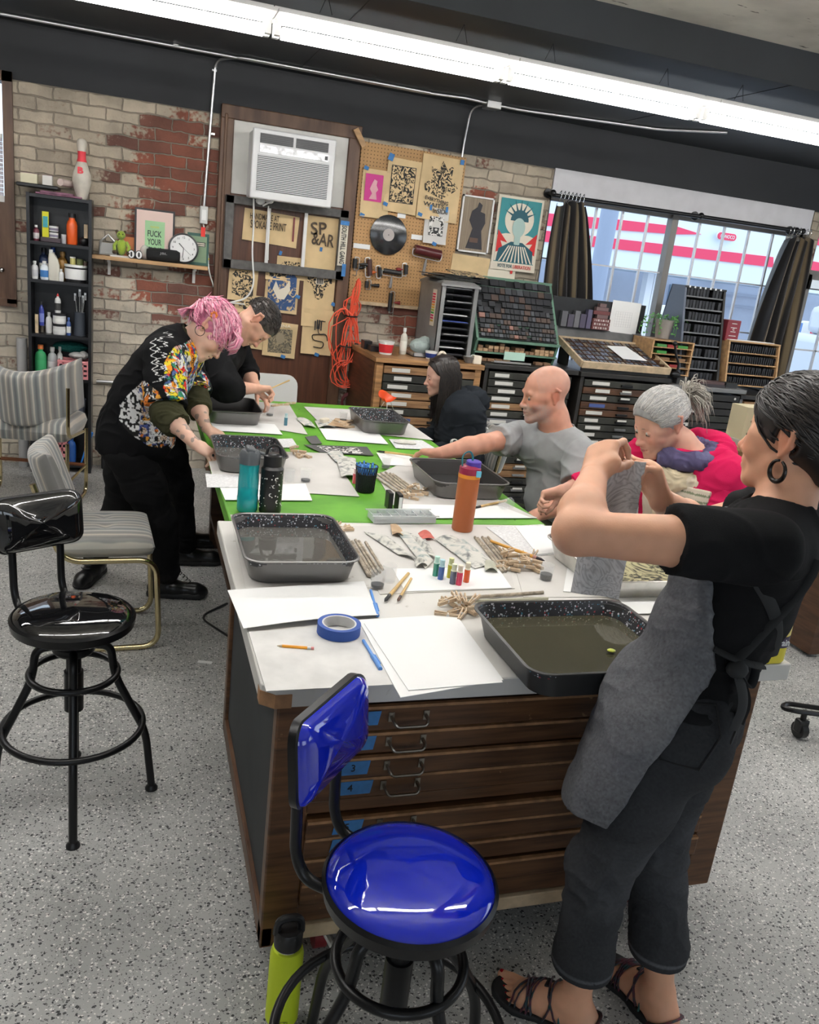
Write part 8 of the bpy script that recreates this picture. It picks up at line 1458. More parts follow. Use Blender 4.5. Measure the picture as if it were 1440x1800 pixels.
    for k in range(160):
        a = rnd.uniform(0, 6.28); e_ = rnd.uniform(-1, 1); R_ = .047; path = [H.p(*(np.array([0, -.092, -.045])+R_*np.array([np.cos(a+q*3.5)*np.cos(e_), .9*np.sin(a+q*3.5)*np.cos(e_), np.sin(e_)*1.05]))) for q in np.linspace(0, 1, 10)]; paths.append(path)
    strands(paths, .002, [(.02, .016, .015), (.035, .028, .025), (.012, .01, .01)], t, 'hair_bun', seed=3)
    e = H.p(-.088, -.018, -.060); ax = un(H.X*-.9+H.Y*.3); mb = MB(); v1, v2 = un(np.cross(ax, up_)), up_; mb.tube([Vector(e+v1*.019*cos(a)+v2*.021*sin(a)) for a in [deg(-250+k*12) for k in range(29)]], [.0028+.0022*sin(pi*k/28) for k in range(29)], 10); wpart('hoop_earring', mb, mat('horn_dark', (.012, .008, .007), .25), t)
    # the marbled paper and its stick
    s_ = thing('stick', 'pale green stick with paper clipped over it, held in the standing woman\'s fingers', 'stick', stA); wpart('rod', MB().tube([Vector(stA), Vector(stB)], .0042, 8), mat('stick_green', (.36, .38, .22), .6), s_)
    m, nt, N, B, L = nodes('marbled_paper', .6); tc = N('TexCoord'); n = N('TexNoise'); n.inputs['Scale'].default_value = 5; n.inputs['Detail'].default_value = 3; n.inputs['Distortion'].default_value = 3.5; L(tc.outputs['Object'], n.inputs[0]); ml = N('Math', operation='MULTIPLY'); L(n.outputs[0], ml.inputs[0]); ml.inputs[1].default_value = 13; fr_ = N('Math', operation='PINGPONG'); L(ml.outputs[0], fr_.inputs[0]); fr_.inputs[1].default_value = .5; r = ramp(N, [(.0, (.42, .41, .40)), (.2, (.58, .57, .56)), (.6, (.74, .73, .72)), (1, (.80, .79, .78))]); L(fr_.outputs[0], r.inputs[0]); L(r.outputs[0], B.inputs['Base Color'])
    pa, pb = (stA+un(stB-stA)*-.012), stB+un(stB-stA)*.035; hz = un(np.array([pb[0]-pa[0], pb[1]-pa[1], 0])); ctr = (pa+pb)/2; W2 = .052
    ob = thing('marbled_paper', 'sheet of grey marbled paper hanging from the stick over the table', 'paper', ctr-np.array([0, 0, .38]))
    nrm = np.cross(hz, up_); vs = MB().sheet(Vector(ctr-hz*W2-up_*.30), Vector(hz*2*W2), Vector(up_*.31), 18, 24, .0012, lambda u, v: .010*sin(u*7+v*2)*(.4+v)+.012*(v-1)*(v-.2)); wpart('sheet', vs, m, ob)
    return H
HF = woman_f()
# ---------------- seated bald man
def seated_legs(t, B_, fw, col, knees, feet_, shoes=True, m=None, r=1.):
    J = SDF(); M3 = np.array([B_.hr, un(np.cross(un(B_.waist-B_.pel), B_.hr)), un(B_.waist-B_.pel)]); J.ell(B_.pel, (.168, .125, .12), .05, M3)
    for x, kn, an in zip((-1, 1), knees, feet_): hp = B_.pel+B_.hr*x*.085-up_*.03; J.chain([hp, (hp+A3(kn))/2, kn], [.092*r, .085*r, .066*r], .04); J.chain([kn, A3(an)+up_*.05], [.066*r, .055*r], .03)
    smesh('trousers', [J.mesh(.006)], DENIM if m is None else m, t, col=col, wr=wrinkle(.005, 8, 3))
    if shoes:
        for an in feet_: shoe(t, an, A3(an)+fw*.15)
def man_d():
    skin = (.66, .33, .23); t = person('bald man in a grey t-shirt seated at the green table, reaching with a brush', (1.85, 3.25, 0)); fw = un((-.97, .05, 0))
    H = Head(pt(958, 692, x=1.74), (-.93, .08, -.20), (-.15, 0, 1), 1.06); neck = pt(992, 765, x=1.86); chest = pt(985, 815, x=1.88); waist = pt(990, 870, x=1.90); pel = pt(985, 925, x=1.93)
    shR = pt(912, 768, x=1.72); shL = pt(1018, 800, x=1.86); neck = (shR+shL)/2*.55+neck*.45+up_*.045; B_ = Body(pel, waist, chest, neck, shL, shR, pel-np.array([0, .1, 0]), pel+np.array([0, .1, 0]), 1.06)
    elR, wrR = pt(850, 780, x=1.47), pt(774, 797, x=1.27); elL = pt(1015, 880, x=1.80); wrL = pt(945, 905, x=1.62)
    S = SDF(); B_.torso(S, k=.05); B_.nk(S, H, .064); H.add(S, False); arm(S, shR, elR, wrR, 1.1); arm(S, shL, elL, wrL, 1.1)
    d = un(pt(735, 792, z=.935)-wrR); hand(S, wrR, d, (0.1, -.45, -.9), -1, ((12, 20, 15), (18, 28, 20), (25, 35, 25), (30, 40, 30)), (.9, .3, .35, 5), 1.08, .03); dl = un(wrL-elL); hand(S, wrL, dl, (0, 0, -1), 1, s=1.05)
    def stub(c, L, inh, V): m_ = ((L[:, 2] > .02) & (L[:, 1] < .05) | (L[:, 2] > .035) & (L[:, 1] < .02) | (L[:, 1] < -.03) & (L[:, 2] > -.06))[:, None]*inh*.25*vnoise(V, 500, 3)[:, None]; return c*(1-m_)+np.array([.45, .42, .40])*m_
    skinmesh(t, S, [(H.c, .16)], [(wrR+d*.08, .12)], skin, H.skincol(skin, (.45, .17, .15), .75, stub), res=.006); H.face_parts(t, brow=(.25, .20, .16), iris=(.15, .2, .25))
    Sh = SDF(); B_.torso(Sh, .022, .05, belly=.9, low=.02); Sh.cut(pel-up_*.03, -up_); Sh.cone(neck+up_*.005, neck+up_*.15+fw*.06, .072, .11, .008, True)
    smesh('t_shirt', [Sh.mesh(.0055), sleeve(shR, elR, wrR, .62, .078, .070), sleeve(shL, elL, wrL, .62, .080, .072)], CLOTH, t, col=flat((.36, .375, .38), .12, 60), wr=wrinkle(.010, 7, 11))
    kn = [pt(950, 905, x=1.50)+np.array([0, -.02, -.10]), pel+np.array([-.45, .12, .0])]; kn[0] = pel+np.array([-.44, -.13, .02]); seated_legs(t, B_, fw, flat((.05, .055, .035), .5), kn, [kn[0]*[1, 1, 0]+[.05, 0, .1], kn[1]*[1, 1, 0]+[.05, 0, .1]])
    return H
man_d()
# ---------------- ponytailed person in the pink hoodie
def woman_e():
    skin = (.68, .37, .27); t = person('grey-haired person in a magenta hoodie, scarf and cream apron, leaning over the table', (1.98, 2.5, 0)); fw = un((-.87, -.48, 0))
    H = Head(pt(1160, 742, x=1.84), (-.86, -.06, -.46), (-.5, 0, .85), 1.02); neck = pt(1215, 800, x=1.97); chest = pt(1215, 865, x=1.99); waist = pt(1205, 940, x=2.0); pel = pt(1195, 1015, x=2.02)
    r_ = un(np.array([-.48, .87, 0])); shL = neck-r_*.165-up_*.05; shR = neck+r_*.165-up_*.05-np.array([.04, 0, 0]); B_ = Body(pel, waist, chest, neck, shL, shR, pel-r_*.1, pel+r_*.1, 1.03)
    elR, wrR = pt(1060, 838, x=1.74), pt(992, 862, x=1.60); elL = shL+np.array([-.10, -.06, -.25]); wrL = elL+np.array([-.2, .06, -.03])
    S = SDF(); B_.torso(S, k=.05, bust=.8); B_.nk(S, H, .050); H.add(S, True); arm(S, shR, elR, wrR, 1.); arm(S, shL, elL, wrL, 1.)
    d = un(pt(958, 866, x=1.545)-wrR); hand(S, wrR, un(d-up_*.15), (-.45, -.25, -.85), -1, ((35, 45, 25), (50, 60, 35), (60, 65, 40), (65, 65, 40)), (.8, .15, .7, 10), 1., .03); hand(S, wrL, un(wrL-elL), (0, 0, -1), 1)
    skinmesh(t, S, [(H.c, .16)], [(wrR+d*.07, .12)], skin, H.skincol(skin, (.46, .16, .15)), res=.006); H.face_parts(t, brow=(.30, .22, .17), closed=1.0)
    Hd = SDF(); B_.torso(Hd, .030, .05, bust=.8, low=.02); Hd.cut(pel-up_*.04, -up_); Hd.cut(neck+un(neck-chest)*.015+fw*.02, un(neck-chest)*.8+fw*.35, .02); Hd.cone(neck+fw*.06+up_*.02, chest+fw*.18-up_*.08, .055, .075, .02, True)
    hood = SDF(); n2 = neck-fw*.02+up_*.0
    for k in range(10): a = deg(-175+k*38.9); b_ = deg(-175+(k+1)*38.9); q = lambda a: n2+r_*.105*sin(a)-fw*.10*cos(a)+up_*(.035-.03*(1-cos(a))*.5); hood.cone(q(a), q(b_), .036+.012*cos(a), .036+.012*cos(b_), .02)
    hood.ell(n2-fw*.095-up_*.02, (.085, .105, .055), .04); hood.ell(n2-fw*.12+up_*.03, (.06, .085, .035), .03)
    smesh('hoodie', [Hd.mesh(.0055), sleeve(shR, elR, wrR, 1.72, .072, .047), sleeve(shL, elL, wrL, 1.75, .076, .05), hood.mesh(.005)], CLOTH, t, col=flat((.66, .015, .10), .18), wr=wrinkle(.010, 8, 21))
    ap = SDF(); B_.torso(ap, .037, .05, bust=.9); ap.cut(chest+up_*.05+fw*.1, up_); ap.cut(neck+fw*.045, -fw); ap.cut(chest-r_*.125, -r_); ap.cut(chest+r_*.125, r_)
    def acol(V):
        c = np.tile(np.array([.60, .52, .42]), (len(V), 1)); z = V[:, 2]-chest[2]; y_ = (V-chest)@r_
        for a, b in ((.028, .034), (.004, .010)): c[(z > a) & (z < b)] = (.20, .22, .14)
        c[(z > -.045) & (z < -.002) & (np.abs(y_) < .065)] = (.50, .30, .25); return c*(.9+.2*vnoise(V, 40, 2))[:, None]
    smesh('apron', [ap.mesh(.005)], CLOTH, t, col=acol)
    fz = un(np.cross(un(neck-chest), -r_)); text('apron_lettering', 'BULL', .05, mat('apron_print', (.38, .2, .17), .8), MT(Vector(chest+fw*.165-up_*.022-r_*.0)) @ MR(deg(-61), 4, 'Z') @ RX, None, fit=(.09, .035)).parent = t
    bpy.data.objects['apron_lettering'].matrix_parent_inverse = MT(-t.location) if True else None
    for nm, c_, r0, dz, rad, w_ in (('scarf', (.10, .085, .17), .036, .028, .085, 1), ('scarf', (.62, .52, .36), .032, -.012, .10, 2)):
        sc_ = SDF(); n_ = 14
        q = lambda a: neck+fw*(.03+rad*cos(a))+r_*rad*.95*sin(a)+up_*(dz-.055*(1+cos(a))*.5*w_*.7+.0)
        for k in range(n_): sc_.cone(q(2*pi*k/n_), q(2*pi*(k+1)/n_), r0*(.9+.15*sin(k*2.2)), r0*(.9+.15*sin((k+1)*2.2)), .015)
        if w_ == 2: sc_.cone(q(.1), q(.1)-up_*.10+fw*.02, .045, .03, .03)
        smesh(nm, [sc_.mesh(.0045)], CLOTH, t, col=(lambda cc: (lambda V: np.array(cc)*(.7+.6*vnoise(V, 40, 3))[:, None]+np.array([.05, .06, .09])*(vnoise(V, 17, 8) > .62)[:, None]))(c_), wr=wrinkle(.008, 16, int(rad*100)))
    seated_legs(t, B_, fw, flat((.05, .05, .06), .3), [pel+np.array([-.45, -.12, 0]), pel+np.array([-.45, .12, 0])], [pel*[1, 1, 0]+[-.42, -.12, .1], pel*[1, 1, 0]+[-.42, .12, .1]])
    gcol = [(.40, .395, .39), (.52, .51, .50), (.30, .295, .29), (.60, .585, .56), (.46, .43, .39)]
    cap(H, [((0, .062, .045), (0, .75, -.66)), ((0, .0, -.05), (0, .25, -.97))], .009, t, (.34, .335, .33), 'hair_base', extra=lambda S_: [S_.cone(H.p(x*.10, .035, -.03), H.p(x*.11, .035, -.05), .03, .05, .01, True) for x in (-1, 1)])
    rnd = np.random.RandomState(5); paths = []; tie = np.array([0, -.112, .035])
    for k in range(900):
        a = rnd.uniform(-1, 1); b_ = rnd.uniform(0, .55)**1.2; st = np.array([.080*np.sin(a*1.6), .080*np.cos(a*.85)*(1-b_)-.04*b_, .034+.062*np.cos(a*2.05)+.02*b_]); en = tie+rnd.uniform(-1, 1, 3)*[.016, .006, .016]; path = []
        for q in np.linspace(0, 1, 10):
            p_ = st*(1-q)+en*q; d_ = p_-np.array([0, -.018, .030]); R_ = np.array([.0875, .1075, .0965])*(1+.012*rnd.rand()); l = np.sqrt(((d_/R_)**2).sum()); d_ = d_/max(l, .25) if q < .9 else d_/max(l, .25)*.98; path.append(H.p(*(d_+np.array([0, -.018, .030]))))
        paths.append(path)
    strands(paths, .0018, gcol, t, 'hair', seed=5); paths = []
    for k in range(330):
        v = rnd.normal(0, 1, 3)*[.022, .016, .020]; L_ = rnd.uniform(.08, .13); st = H.p(*(tie+rnd.uniform(-1, 1, 3)*[.012, .004, .012])); e1 = H.p(*(tie+np.array([0, -.045, .012])+v)); e2 = e1+un(H.p(*(tie+np.array([0, -.09, -.01])+v*2.2))-st)*L_*.45-up_*(L_*.55); paths.append([st, (st*.5+e1*.5)+up_*.006, e1, (e1+e2)/2+un(e1-st)*.012, e2])
    strands(paths, .0021, [(.42, .39, .34), (.52, .48, .42), (.34, .31, .27)], t, 'ponytail', seed=6); c_ = H.p(*tie); wpart('hair_tie', MB().tube([Vector(c_-H.Y*.008+H.X*.017*cos(a)+H.Z*.017*sin(a)) for a in [k*.52 for k in range(12)]], .004, 8, closed=True), INK, t)
woman_e()
# ---------------- person in the dark hoodie
def woman_c():
    skin = (.60, .36, .28); t = person('long dark-haired person in a dark hoodie seated at the far right of the table', (1.9, 4.6, 0)); fw = un((-.97, .10, 0)); r_ = un((.10, .97, 0))
    H = Head(pt(776, 660, x=1.74), (-.93, .10, -.22), (-.2, 0, 1), .98); neck = pt(806, 705, x=1.86); chest = pt(810, 745, x=1.88); waist = pt(808, 785, x=1.88); pel = pt(806, 830, x=1.90)
    shL = neck-r_*.16-up_*.045-.02*fw; shR = neck+r_*.15-up_*.045; B_ = Body(pel, waist, chest, neck, shL, shR, pel-r_*.1, pel+r_*.1, 1.05); elL = shL+np.array([-.02, -.03, -.25]); wrL = elL+np.array([-.20, .06, .0]); elR = shR+np.array([-.05, .03, -.24]); wrR = elR+np.array([-.2, -.05, .02])
    S = SDF(); B_.torso(S, k=.05); B_.nk(S, H, .05); H.add(S, True, mouth=.001); arm(S, shL, elL, wrL); arm(S, shR, elR, wrR); hand(S, wrL, (-1, .3, 0), (0, 0, -1), 1); hand(S, wrR, (-1, -.3, 0), (0, 0, -1), -1)
    skinmesh(t, S, [(H.c, .16)], [], skin, H.skincol(skin, (.45, .14, .13)), res=.006); H.face_parts(t, brow=(.05, .03, .02), closed=.8)
    Hd = SDF(); B_.torso(Hd, .036, .05, low=.03); Hd.cut(pel-up_*.05, -up_); Hd.cone(neck+fw*.05+up_*.03, neck+fw*.12+up_*.15, .06, .10, .01, True); hood = SDF(); n2 = neck-fw*.03
    for k in range(10): a = deg(-170+k*37.8); b_ = deg(-170+(k+1)*37.8); q = lambda a: n2+r_*.095*sin(a)-fw*.085*cos(a)+up_*(.04-.02*(1-cos(a))*.5); hood.cone(q(a), q(b_), .038, .038, .02)
    hood.ell(n2-fw*.085+up_*.01, (.075, .10, .065), .04)
    smesh('hoodie', [Hd.mesh(.006), sleeve(shL, elL, wrL, 1.85, .082, .058, .006), sleeve(shR, elR, wrR, 1.85, .08, .058, .006), hood.mesh(.006)], CLOTH, t, col=flat((.020, .024, .030), .4), wr=wrinkle(.013, 7, 31))
    on_ = Vector(shL+(elL-shL)*.75+fw*.07-r_*.062);
    for k, (w_, z_, c_) in enumerate(((.026, .03, (.65, .64, .6)), (.014, .035, (.02, .02, .02)), (.02, -.015, (.4, .38, .36)), (.024, -.04, (.65, .64, .6)))): wpart('sleeve_print', MB().ball(on_+Vector((0, -.004*k, z_)), (w_, .012, w_*.8), 12), mat('sprint%d' % k, c_, .8), t)
    for k in range(4): q = waist*.55+chest*.45-fw*.138+r_*(-.07)+up_*(.07-.05*k); wpart('back_print', MB().ball(Vector(q), (.012, .02, .014), 10), mat('bprint%d' % k, [(.6, .6, .58), (.5, .12, .08), (.5, .35, .06), (.6, .6, .58)][k], .8), t)
    seated_legs(t, B_, fw, flat((.015, .016, .02), .3), [pel+np.array([-.42, -.12, .0]), pel+np.array([-.42, .12, .0])], [pel*[1, 1, 0]+[-.40, -.12, .1], pel*[1, 1, 0]+[-.40, .12, .1]])
    dk = (.018, .013, .012); cap(H, [((0, .055, .05), (0, .85, -.5)), ((0, .0, -.10), (0, .0, -1))], .010, t, dk, 'hair_base', extra=lambda S_: [S_.cone(H.p(x*.085, .045, .0), H.p(x*.10, .06, -.10), .024, .04, .01, True) for x in (-1, 1)])
    rnd = np.random.RandomState(9); paths = []
    for k in range(700):
        s_ = 1 if k % 2 else -1; y0 = rnd.uniform(-.09, .062); x0 = .078; st = np.array([s_*.004, y0, .117-max(0, y0)*.25-max(0, -y0-.04)*.6]); drop = rnd.uniform(.20, .34); path = [H.p(*st)]
        for q in np.linspace(.12, 1, 12):
            a = min(q*3.2, 1)*pi/2; x_ = s_*(.088+.006*rnd.rand())*sin(a)*(1-.1*max(0, q-.5)); z_ = .032+.088*cos(a) if q < .31 else .032-(q-.31)*drop*1.4; yy = y0*(1 if q < .4 else 1)+(.0 if y0 < .03 else -.03*min(1, q*3)); p_ = H.p(x_, yy, max(z_, -.02) if q < .31 else -.0)
            if q >= .31: p_ = H.p(x_, yy, .032)-up_*((q-.31)*drop*1.45)+fw*(-.02+.01*sin(q*5+k));
            else: p_ = H.p(x_, yy, z_)
            path.append(p_)
        paths.append(path)
    strands(paths, .0024, [(.020, .014, .012), (.035, .025, .021), (.012, .009, .008)], t, 'hair', seed=7)
woman_c()
# ---------------- dark-haired man bending at the far left
def man_b():
    skin = (.68, .38, .27); t = person('dark-haired man in black bending over the far left end of the green table', (.28, 4.62, 0)); fw = un((.95, -.05, 0))
    H = Head(pt(452, 568, y=4.50), (.30, -.16, -.93), (.93, 0, .30), 1.04); neck = pt(402, 598, y=4.55); chest = pt(375, 640, y=4.58); waist = pt(330, 680, y=4.62); pel = pt(272, 722, y=4.66)
    shR = pt(388, 628, y=4.38); shL = pt(410, 600, y=4.74); B_ = Body(pel, waist, chest, neck, shL, shR, pel+np.array([0, .1, 0]), pel-np.array([0, .1, 0]), 1.02)
    elR, wrR = pt(395, 682, y=4.18), pt(448, 683, y=4.30); elL, wrL = pt(432, 650, y=4.80), pt(452, 684, y=4.62)
    S = SDF(); B_.torso(S, k=.05); B_.nk(S, H, .058); H.add(S, False); arm(S, shR, elR, wrR, 1.); arm(S, shL, elL, wrL, 1.); dR = un(pt(484, 683, y=4.36)-wrR); hand(S, wrR, dR, (.1, -.35, -.9), 1, ((40, 55, 30), (50, 60, 35), (55, 65, 35), (60, 65, 35)), (.9, .25, .4, 10), 1.0)
    dL = un(pt(474, 722, y=4.50)-wrL); hand(S, wrL, un(dL+np.array([.3, 0, -.1])), (-.3, -.2, -.9), -1, ((25, 30, 20), (30, 30, 20), (30, 35, 20), (30, 35, 25)), (.8, .5, .4, 10), 1.05)
    skinmesh(t, S, [(H.c, .165)], [(wrR+dR*.07, .12), (wrL+dL*.07, .12)], skin, H.skincol(skin, (.42, .16, .14)), res=.006); H.face_parts(t, closed=.9)
    Sh = SDF(); B_.torso(Sh, .022, .06, low=.03); Sh.cut(pel+(pel-waist)*.35, un(pel-waist)); Sh.cone(neck, neck+(H.c-neck)*.8, .066, .09, .008, True)
    smesh('sweater', [Sh.mesh(.0055), sleeve(shR, elR, wrR, 1.42, .080, .058), sleeve(shL, elL, wrL, 1.42, .076, .055)], CLOTH, t, col=flat((.008, .008, .009), .4), wr=wrinkle(.008, 8, 41))
    anR, anL = pt(325, 965, z=.085), pt(322, 935, z=.085); hR, hL = pel+np.array([.02, -.09, -.05]), pel+np.array([.02, .09, -.05]); J = SDF(); J.ell(pel-up_*.02, (.13, .16, .14), .05)
    for hp, an in ((hR, anR), (hL, anL)): kn = (hp+an)/2+fw*.04; J.chain([hp, (hp+kn)/2, kn, an+up_*.03], [.098, .09, .07, .062], .03)
    smesh('trousers', [J.mesh(.006)], DENIM, t, col=flat((.008, .008, .009), .4), wr=wrinkle(.006, 8, 43)); shoe(t, anR, anR+fw*.15); shoe(t, anL, anL+fw*.15)
    dk = (.022, .017, .014)
    cap(H, [((0, .078, .052), (0, .8, -.6)), ((0, -.0, -.0), (0, .10, -1))], .006, t, (.05, .038, .032), 'hair_base', extra=lambda S_: [S_.cone(H.p(x*.10, .02, -.03), H.p(x*.10, .05, -.02), .036, .036, .01, True) for x in (-1, 1)])
    hairdo(t, H, 1100, 12, (.0785, .0985, .0865), lambda p: (p[2] > .078 or p[1] < .04) and p[2] > -.0 and p[1] < .062, lambda p: (.15*np.sign(p[0]+.02), 1, .25), lambda p: (.03, .055) if p[2] > .075 else (.012, .022), .006, .0017, [(.022, .016, .013), (.04, .03, .024), (.012, .009, .008)])
    a_ = wrR+dR*.10; b = thing('brush', 'thin brush with pale handle in the right hand of the dark-haired man', 'brush', a_); wpart('handle', MB().tube([Vector(a_-dR*.03-up_*.01), Vector(a_+np.array([.10, .03, .045]))], [.003, .0045], 8), BAM, b)
man_b()
# ---------------- pink-haired person
def person_a():
    skin = (.70, .44, .33); t = person('pink-haired person in a printed black tee and black trousers, holding the left pan', (.0, 4.0, 0)); fw = un((.97, -.12, 0))
    H = Head(pt(370, 582, y=3.86), (.56, -.26, -.78), (.80, .05, .60), 1.03); neck = pt(326, 603, y=3.92); chest = pt(288, 648, y=3.92); waist = pt(250, 705, y=3.94); pel = pt(228, 768, y=3.96)
    shR = pt(290, 630, y=3.76); shL = pt(318, 618, y=4.10); B_ = Body(pel, waist, chest, neck, shL, shR, pel+np.array([0, .1, 0]), pel-np.array([0, .1, 0]), 1.0)
    elR, wrR = pt(293, 728, y=3.60), pt(340, 778, y=3.46); elL, wrL = pt(345, 705, y=3.92), pt(362, 752, y=3.74)
    S = SDF(); B_.torso(S, k=.05, bust=.6); B_.nk(S, H, .050); H.add(S, True); arm(S, shR, elR, wrR, .92); arm(S, shL, elL, wrL, .92)
    dR = un(pt(366, 800, y=3.44)-wrR); hand(S, wrR, un(dR+fw*.3), (.25, .15, -.9), 1, ((20, 30, 20), (25, 35, 25), (30, 40, 25), (35, 45, 25)), (.9, .3, .3, 10), .95); dL = un(pt(392, 766, y=3.70)-wrL); hand(S, wrL, dL, (.0, -.1, -.95), -1, ((12, 20, 12), (15, 22, 15), (18, 25, 15), (20, 28, 15)), (.8, .5, .3, 10), .95)
    def tat(c, L, inh, V):
        m_ = np.zeros(len(V))
        for w0, e0 in ((wrR, elR), (wrL, elL)): dd = np.linalg.norm(V-(w0*.8+e0*.2), axis=1); m_ = np.maximum(m_, ((dd < .055) & (vnoise(V, 55, 3) > .56)).astype(float))
        return c*(1-.6*m_[:, None])+np.array([.10, .13, .14])*.6*m_[:, None]
    skinmesh(t, S, [(H.c, .165)], [(wrR+dR*.07, .115), (wrL+dL*.07, .115)], skin, H.skincol(skin, (.55, .20, .19), 0, tat), res=.006); H.face_parts(t, brow=(.20, .10, .09), closed=.9)
    PC = [(.80, .80, .78), (.02, .02, .02), (.80, .80, .78), (.72, .20, .03), (.75, .35, .06), (.07, .10, .30), (.65, .66, .68), (.02, .02, .02), (.66, .50, .38)]; PD = [(.75, .04, .03), (.80, .30, .03), (.78, .62, .04), (.10, .16, .36), (.03, .04, .12), (.55, .62, .75), (.04, .25, .14), (.02, .02, .02), (.75, .75, .7), (.7, .62, .02), (.55, .35, .30)]
    hp_ = pt(262, 735, y=3.72); cp_ = pt(328, 650, y=3.74)
    def cells(V, f, pal, seed):
        q = V+(np.stack([vnoise(V, 30, seed+k) for k in range(3)], 1)-.5)*.07; i = np.floor(q*f); h = np.sin(i@np.array([12.99, 78.23, 37.7])+seed)*43758.5; h = (h-np.floor(h))*len(pal); return np.array(pal)[np.minimum(h.astype(int), len(pal)-1)]
    def tcol(V):
        c = np.tile(np.array([.007, .007, .008]), (len(V), 1)); out = np.abs(V[:, 1]) > -1
        U = project(V); d1 = ((U[:, 0]-262-(U[:, 1]-735)*.12)/56)**2+((U[:, 1]-728)/52)**2; j = vnoise(V, 24, 2); m1 = (d1+.5*(j-.5) < 1) & (V[:, 1] < 3.93); tr = (U[:, 1]-665) > -(U[:, 0]-262)*1.05+0; m1 &= (U[:, 1] > 668+np.abs(U[:, 0]-258)*.9-8*j)|(d1 < .55); c[m1] = cells(V, 42, PC, 3)[m1]
        lt = m1 & (np.abs(vnoise(V, 95, 9)-.5) < .05); c[lt] = (.02, .02, .02); wl = m1 & (U[:, 0] < 235+12*j) ; c[wl] = np.where((vnoise(V, 110, 5) > .5)[wl][:, None], .8, .02)
        m2 = (((U[:, 0]-332+(U[:, 1]-650)*.12)/27)**2+((U[:, 1]-655)/58)**2+.5*(j-.5) < 1) & (V[:, 1] < 3.95); c[m2] = cells(V, 40, PD, 7)[m2]; lt = m2 & (np.abs(vnoise(V, 80, 19)-.5) < .05); c[lt] = (.02, .02, .02)
        bo = (np.abs(U[:, 0]-297-7*np.sin(U[:, 1]*.31)-4*np.sin(U[:, 1]*.9)) < 1.5) & (U[:, 1] > 582) & (U[:, 1] < 682); c[bo] = (.75, .75, .73); bo = (np.abs(U[:, 0]-286-5*np.sin(U[:, 1]*.5+2)-(U[:, 1]-640)*.2) < 1.3) & (U[:, 1] > 600) & (U[:, 1] < 660); c[bo] = (.75, .75, .73); return c
    rtv, upv, fv = A3(RT), A3(UP), A3(_f)
    z0 = float((hp_-A3(CAM))@fv)
    def project(V): d = V-A3(CAM); z = z0; return np.stack([720+FPX*(d@rtv)/z, 900-FPX*(d@upv)/z], 1)
    Sh = SDF(); B_.torso(Sh, .034, .06, bust=.7, low=.05); Sh.ell(pel+(waist-pel)*.1+fw*.07, (.13, .17, .13), .06); Sh.cut(pel+(pel-waist)*.42+fw*.02, un(un(pel-waist)+fw*.1)); Sh.cone(neck, neck+(H.c-neck)*.8, .066, .09, .008, True)
    smesh('printed_tee', [Sh.mesh(.0034), sleeve(shR, elR, wrR, .88, .094, .088, .0034), sleeve(shL, elL, wrL, .85, .09, .085, .0034)], CLOTH, t, col=tcol, wr=wrinkle(.008, 7, 51))
    smesh('olive_shirt', [sleeve(shR, elR, wrR, 1.42, .060, .060), sleeve(shL, elL, wrL, 1.40, .058, .056)], CLOTH, t, col=flat((.045, .044, .022), .4), wr=wrinkle(.009, 12, 53))
    cl = SDF();
    for k in range(9): q = lambda a: neck+un(H.c-neck)*.02+fw*.0+np.array([0, 1, 0])*.068*sin(a)+un(np.cross(un(H.c-neck), [0, 1, 0]))*.066*cos(a); cl.cone(q(k*.7), q((k+1)*.7), .018, .018, .01)
    smesh('olive_collar', [cl.mesh(.0045)], CLOTH, t, col=flat((.04, .04, .022), .3))
    anR, anL = pt(290, 1020, z=.085), pt(168, 985, z=.085); hR, hL = pel+np.array([.0, -.09, -.05]), pel+np.array([.0, .09, -.05]); J = SDF(); J.ell(pel-up_*.01, (.14, .165, .15), .05)
    for hp, an in ((hR, anR), (hL, anL)): kn = (hp+an)/2+fw*.05+(0 if an is anR else 0); J.chain([hp, (hp+kn)/2, kn, an+up_*.06], [.105, .096, .078, .074], .03)
    smesh('trousers', [J.mesh(.006)], DENIM, t, col=flat((.011, .011, .012), .4), wr=wrinkle(.006, 8, 55)); shoe(t, anR, anR+fw*.15, 'boot', boot=True); shoe(t, anL, anL+un((-.35, -.9, 0))*.15, 'boot', boot=True)
    pk = [(.86, .34, .46), (.90, .42, .54), (.78, .24, .38), (.94, .56, .63), (.55, .14, .25)]
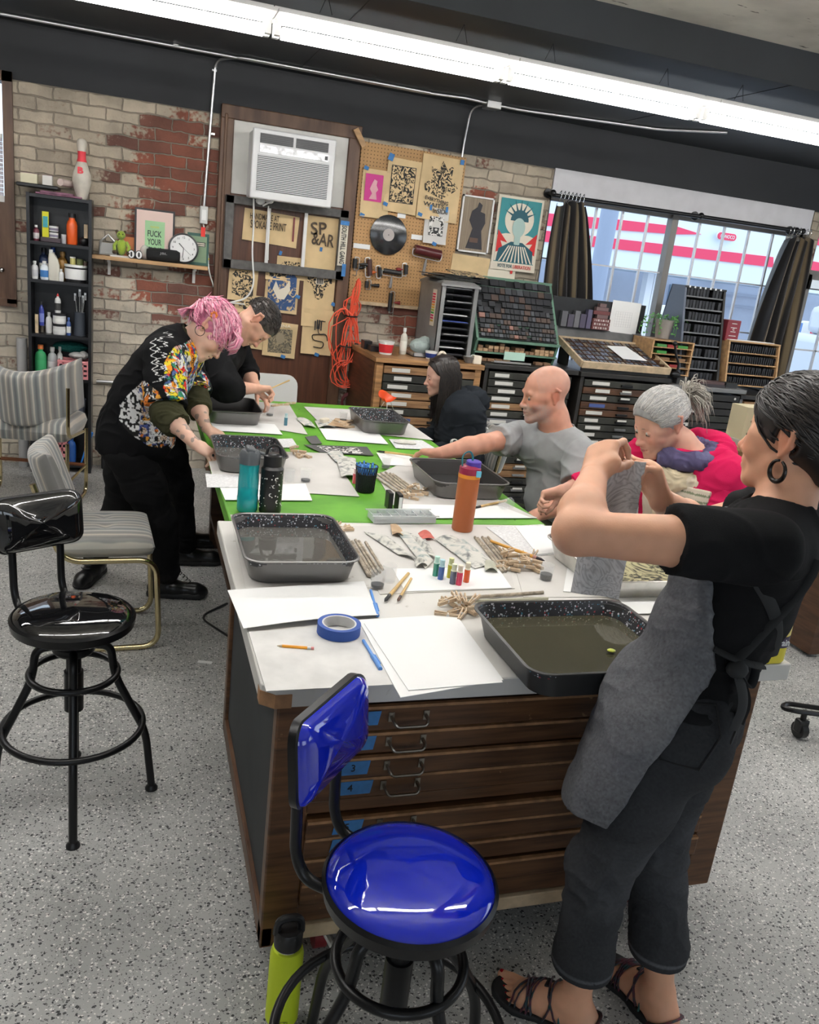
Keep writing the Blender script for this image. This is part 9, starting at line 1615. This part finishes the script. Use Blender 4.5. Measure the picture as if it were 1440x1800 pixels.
    cap(H, [((0, .080, .045), (0, .8, -.6)), ((0, -.0, -.045), (0, .25, -.97))], .012, t, (.52, .15, .25), 'hair_base', extra=lambda S_: [S_.cone(H.p(x*.10, .035, -.03), H.p(x*.11, .035, -.05), .034, .05, .01, True) for x in (-1, 1)])
    hairdo(t, H, 1150, 15, (.086, .106, .093), lambda p: p[2] > -.035-.2*p[1] and (p[1] < .045 or p[2] > .075), lambda p: (.3*np.sin(p[1]*50)+p[0]*3, .9, -.1-abs(p[0])*4), lambda p: (.045, .08), .013, .0029, pk, 5)
    rnd = np.random.RandomState(15); paths = []
    for k in range(240): x_ = rnd.uniform(-.075, .075); p0_ = np.array([x_, .055, .10-abs(x_)*.3]); L_ = rnd.uniform(.6, 1); paths.append([H.p(*p0_), H.p(*(p0_+np.array([x_*.2, .050, -.002])*L_)), H.p(*(p0_+np.array([x_*.25, .070, -.035])*L_)), H.p(*(p0_+np.array([x_*.2, .062, -.072])*L_))])
    for k in range(120): x_ = rnd.uniform(-.05, .05); p0_ = np.array([x_, -.10, -.0]); paths.append([H.p(*p0_), H.p(*(p0_+[x_*.3, -.02, -.03])), H.p(*(p0_+[x_*.4, -.028+rnd.uniform(-.01, .02), -.07]))])
    strands(paths, .0027, pk, t, 'hair', seed=9, sides=5)
    c_ = H.p(.088, -.035, .045); fl = MB()
    for k in range(7): a = k*.9; fl.ball(Vector(c_+H.Y*.011*cos(a)+H.Z*.011*sin(a)+H.X*.006), .007, 8)
    wpart('flower_clip', fl, mat('flower_orange', (.85, .25, .02), .5), t); e = H.p(.087, -.012, -.04); wpart('hoop_earring', MB().tube([Vector(e+H.Y*.006*0+un(H.Y*.7-up_*.7)*.022*cos(a)+un(H.Y*.5+up_*.5)*.022*sin(a)) for a in [k*.4 for k in range(16)]], .0015, 6, closed=True), BLKMET, t); wpart('ear_stud', MB().ball(Vector(H.p(.088, -.014, -.022)), .006), BRASS, t)
    wpart('ring', MB().ball(Vector(wrR+dR*.10+up_*.014), (.008, .008, .007), 10), mat('ring_black', (.02, .02, .02), .2), t)
person_a()
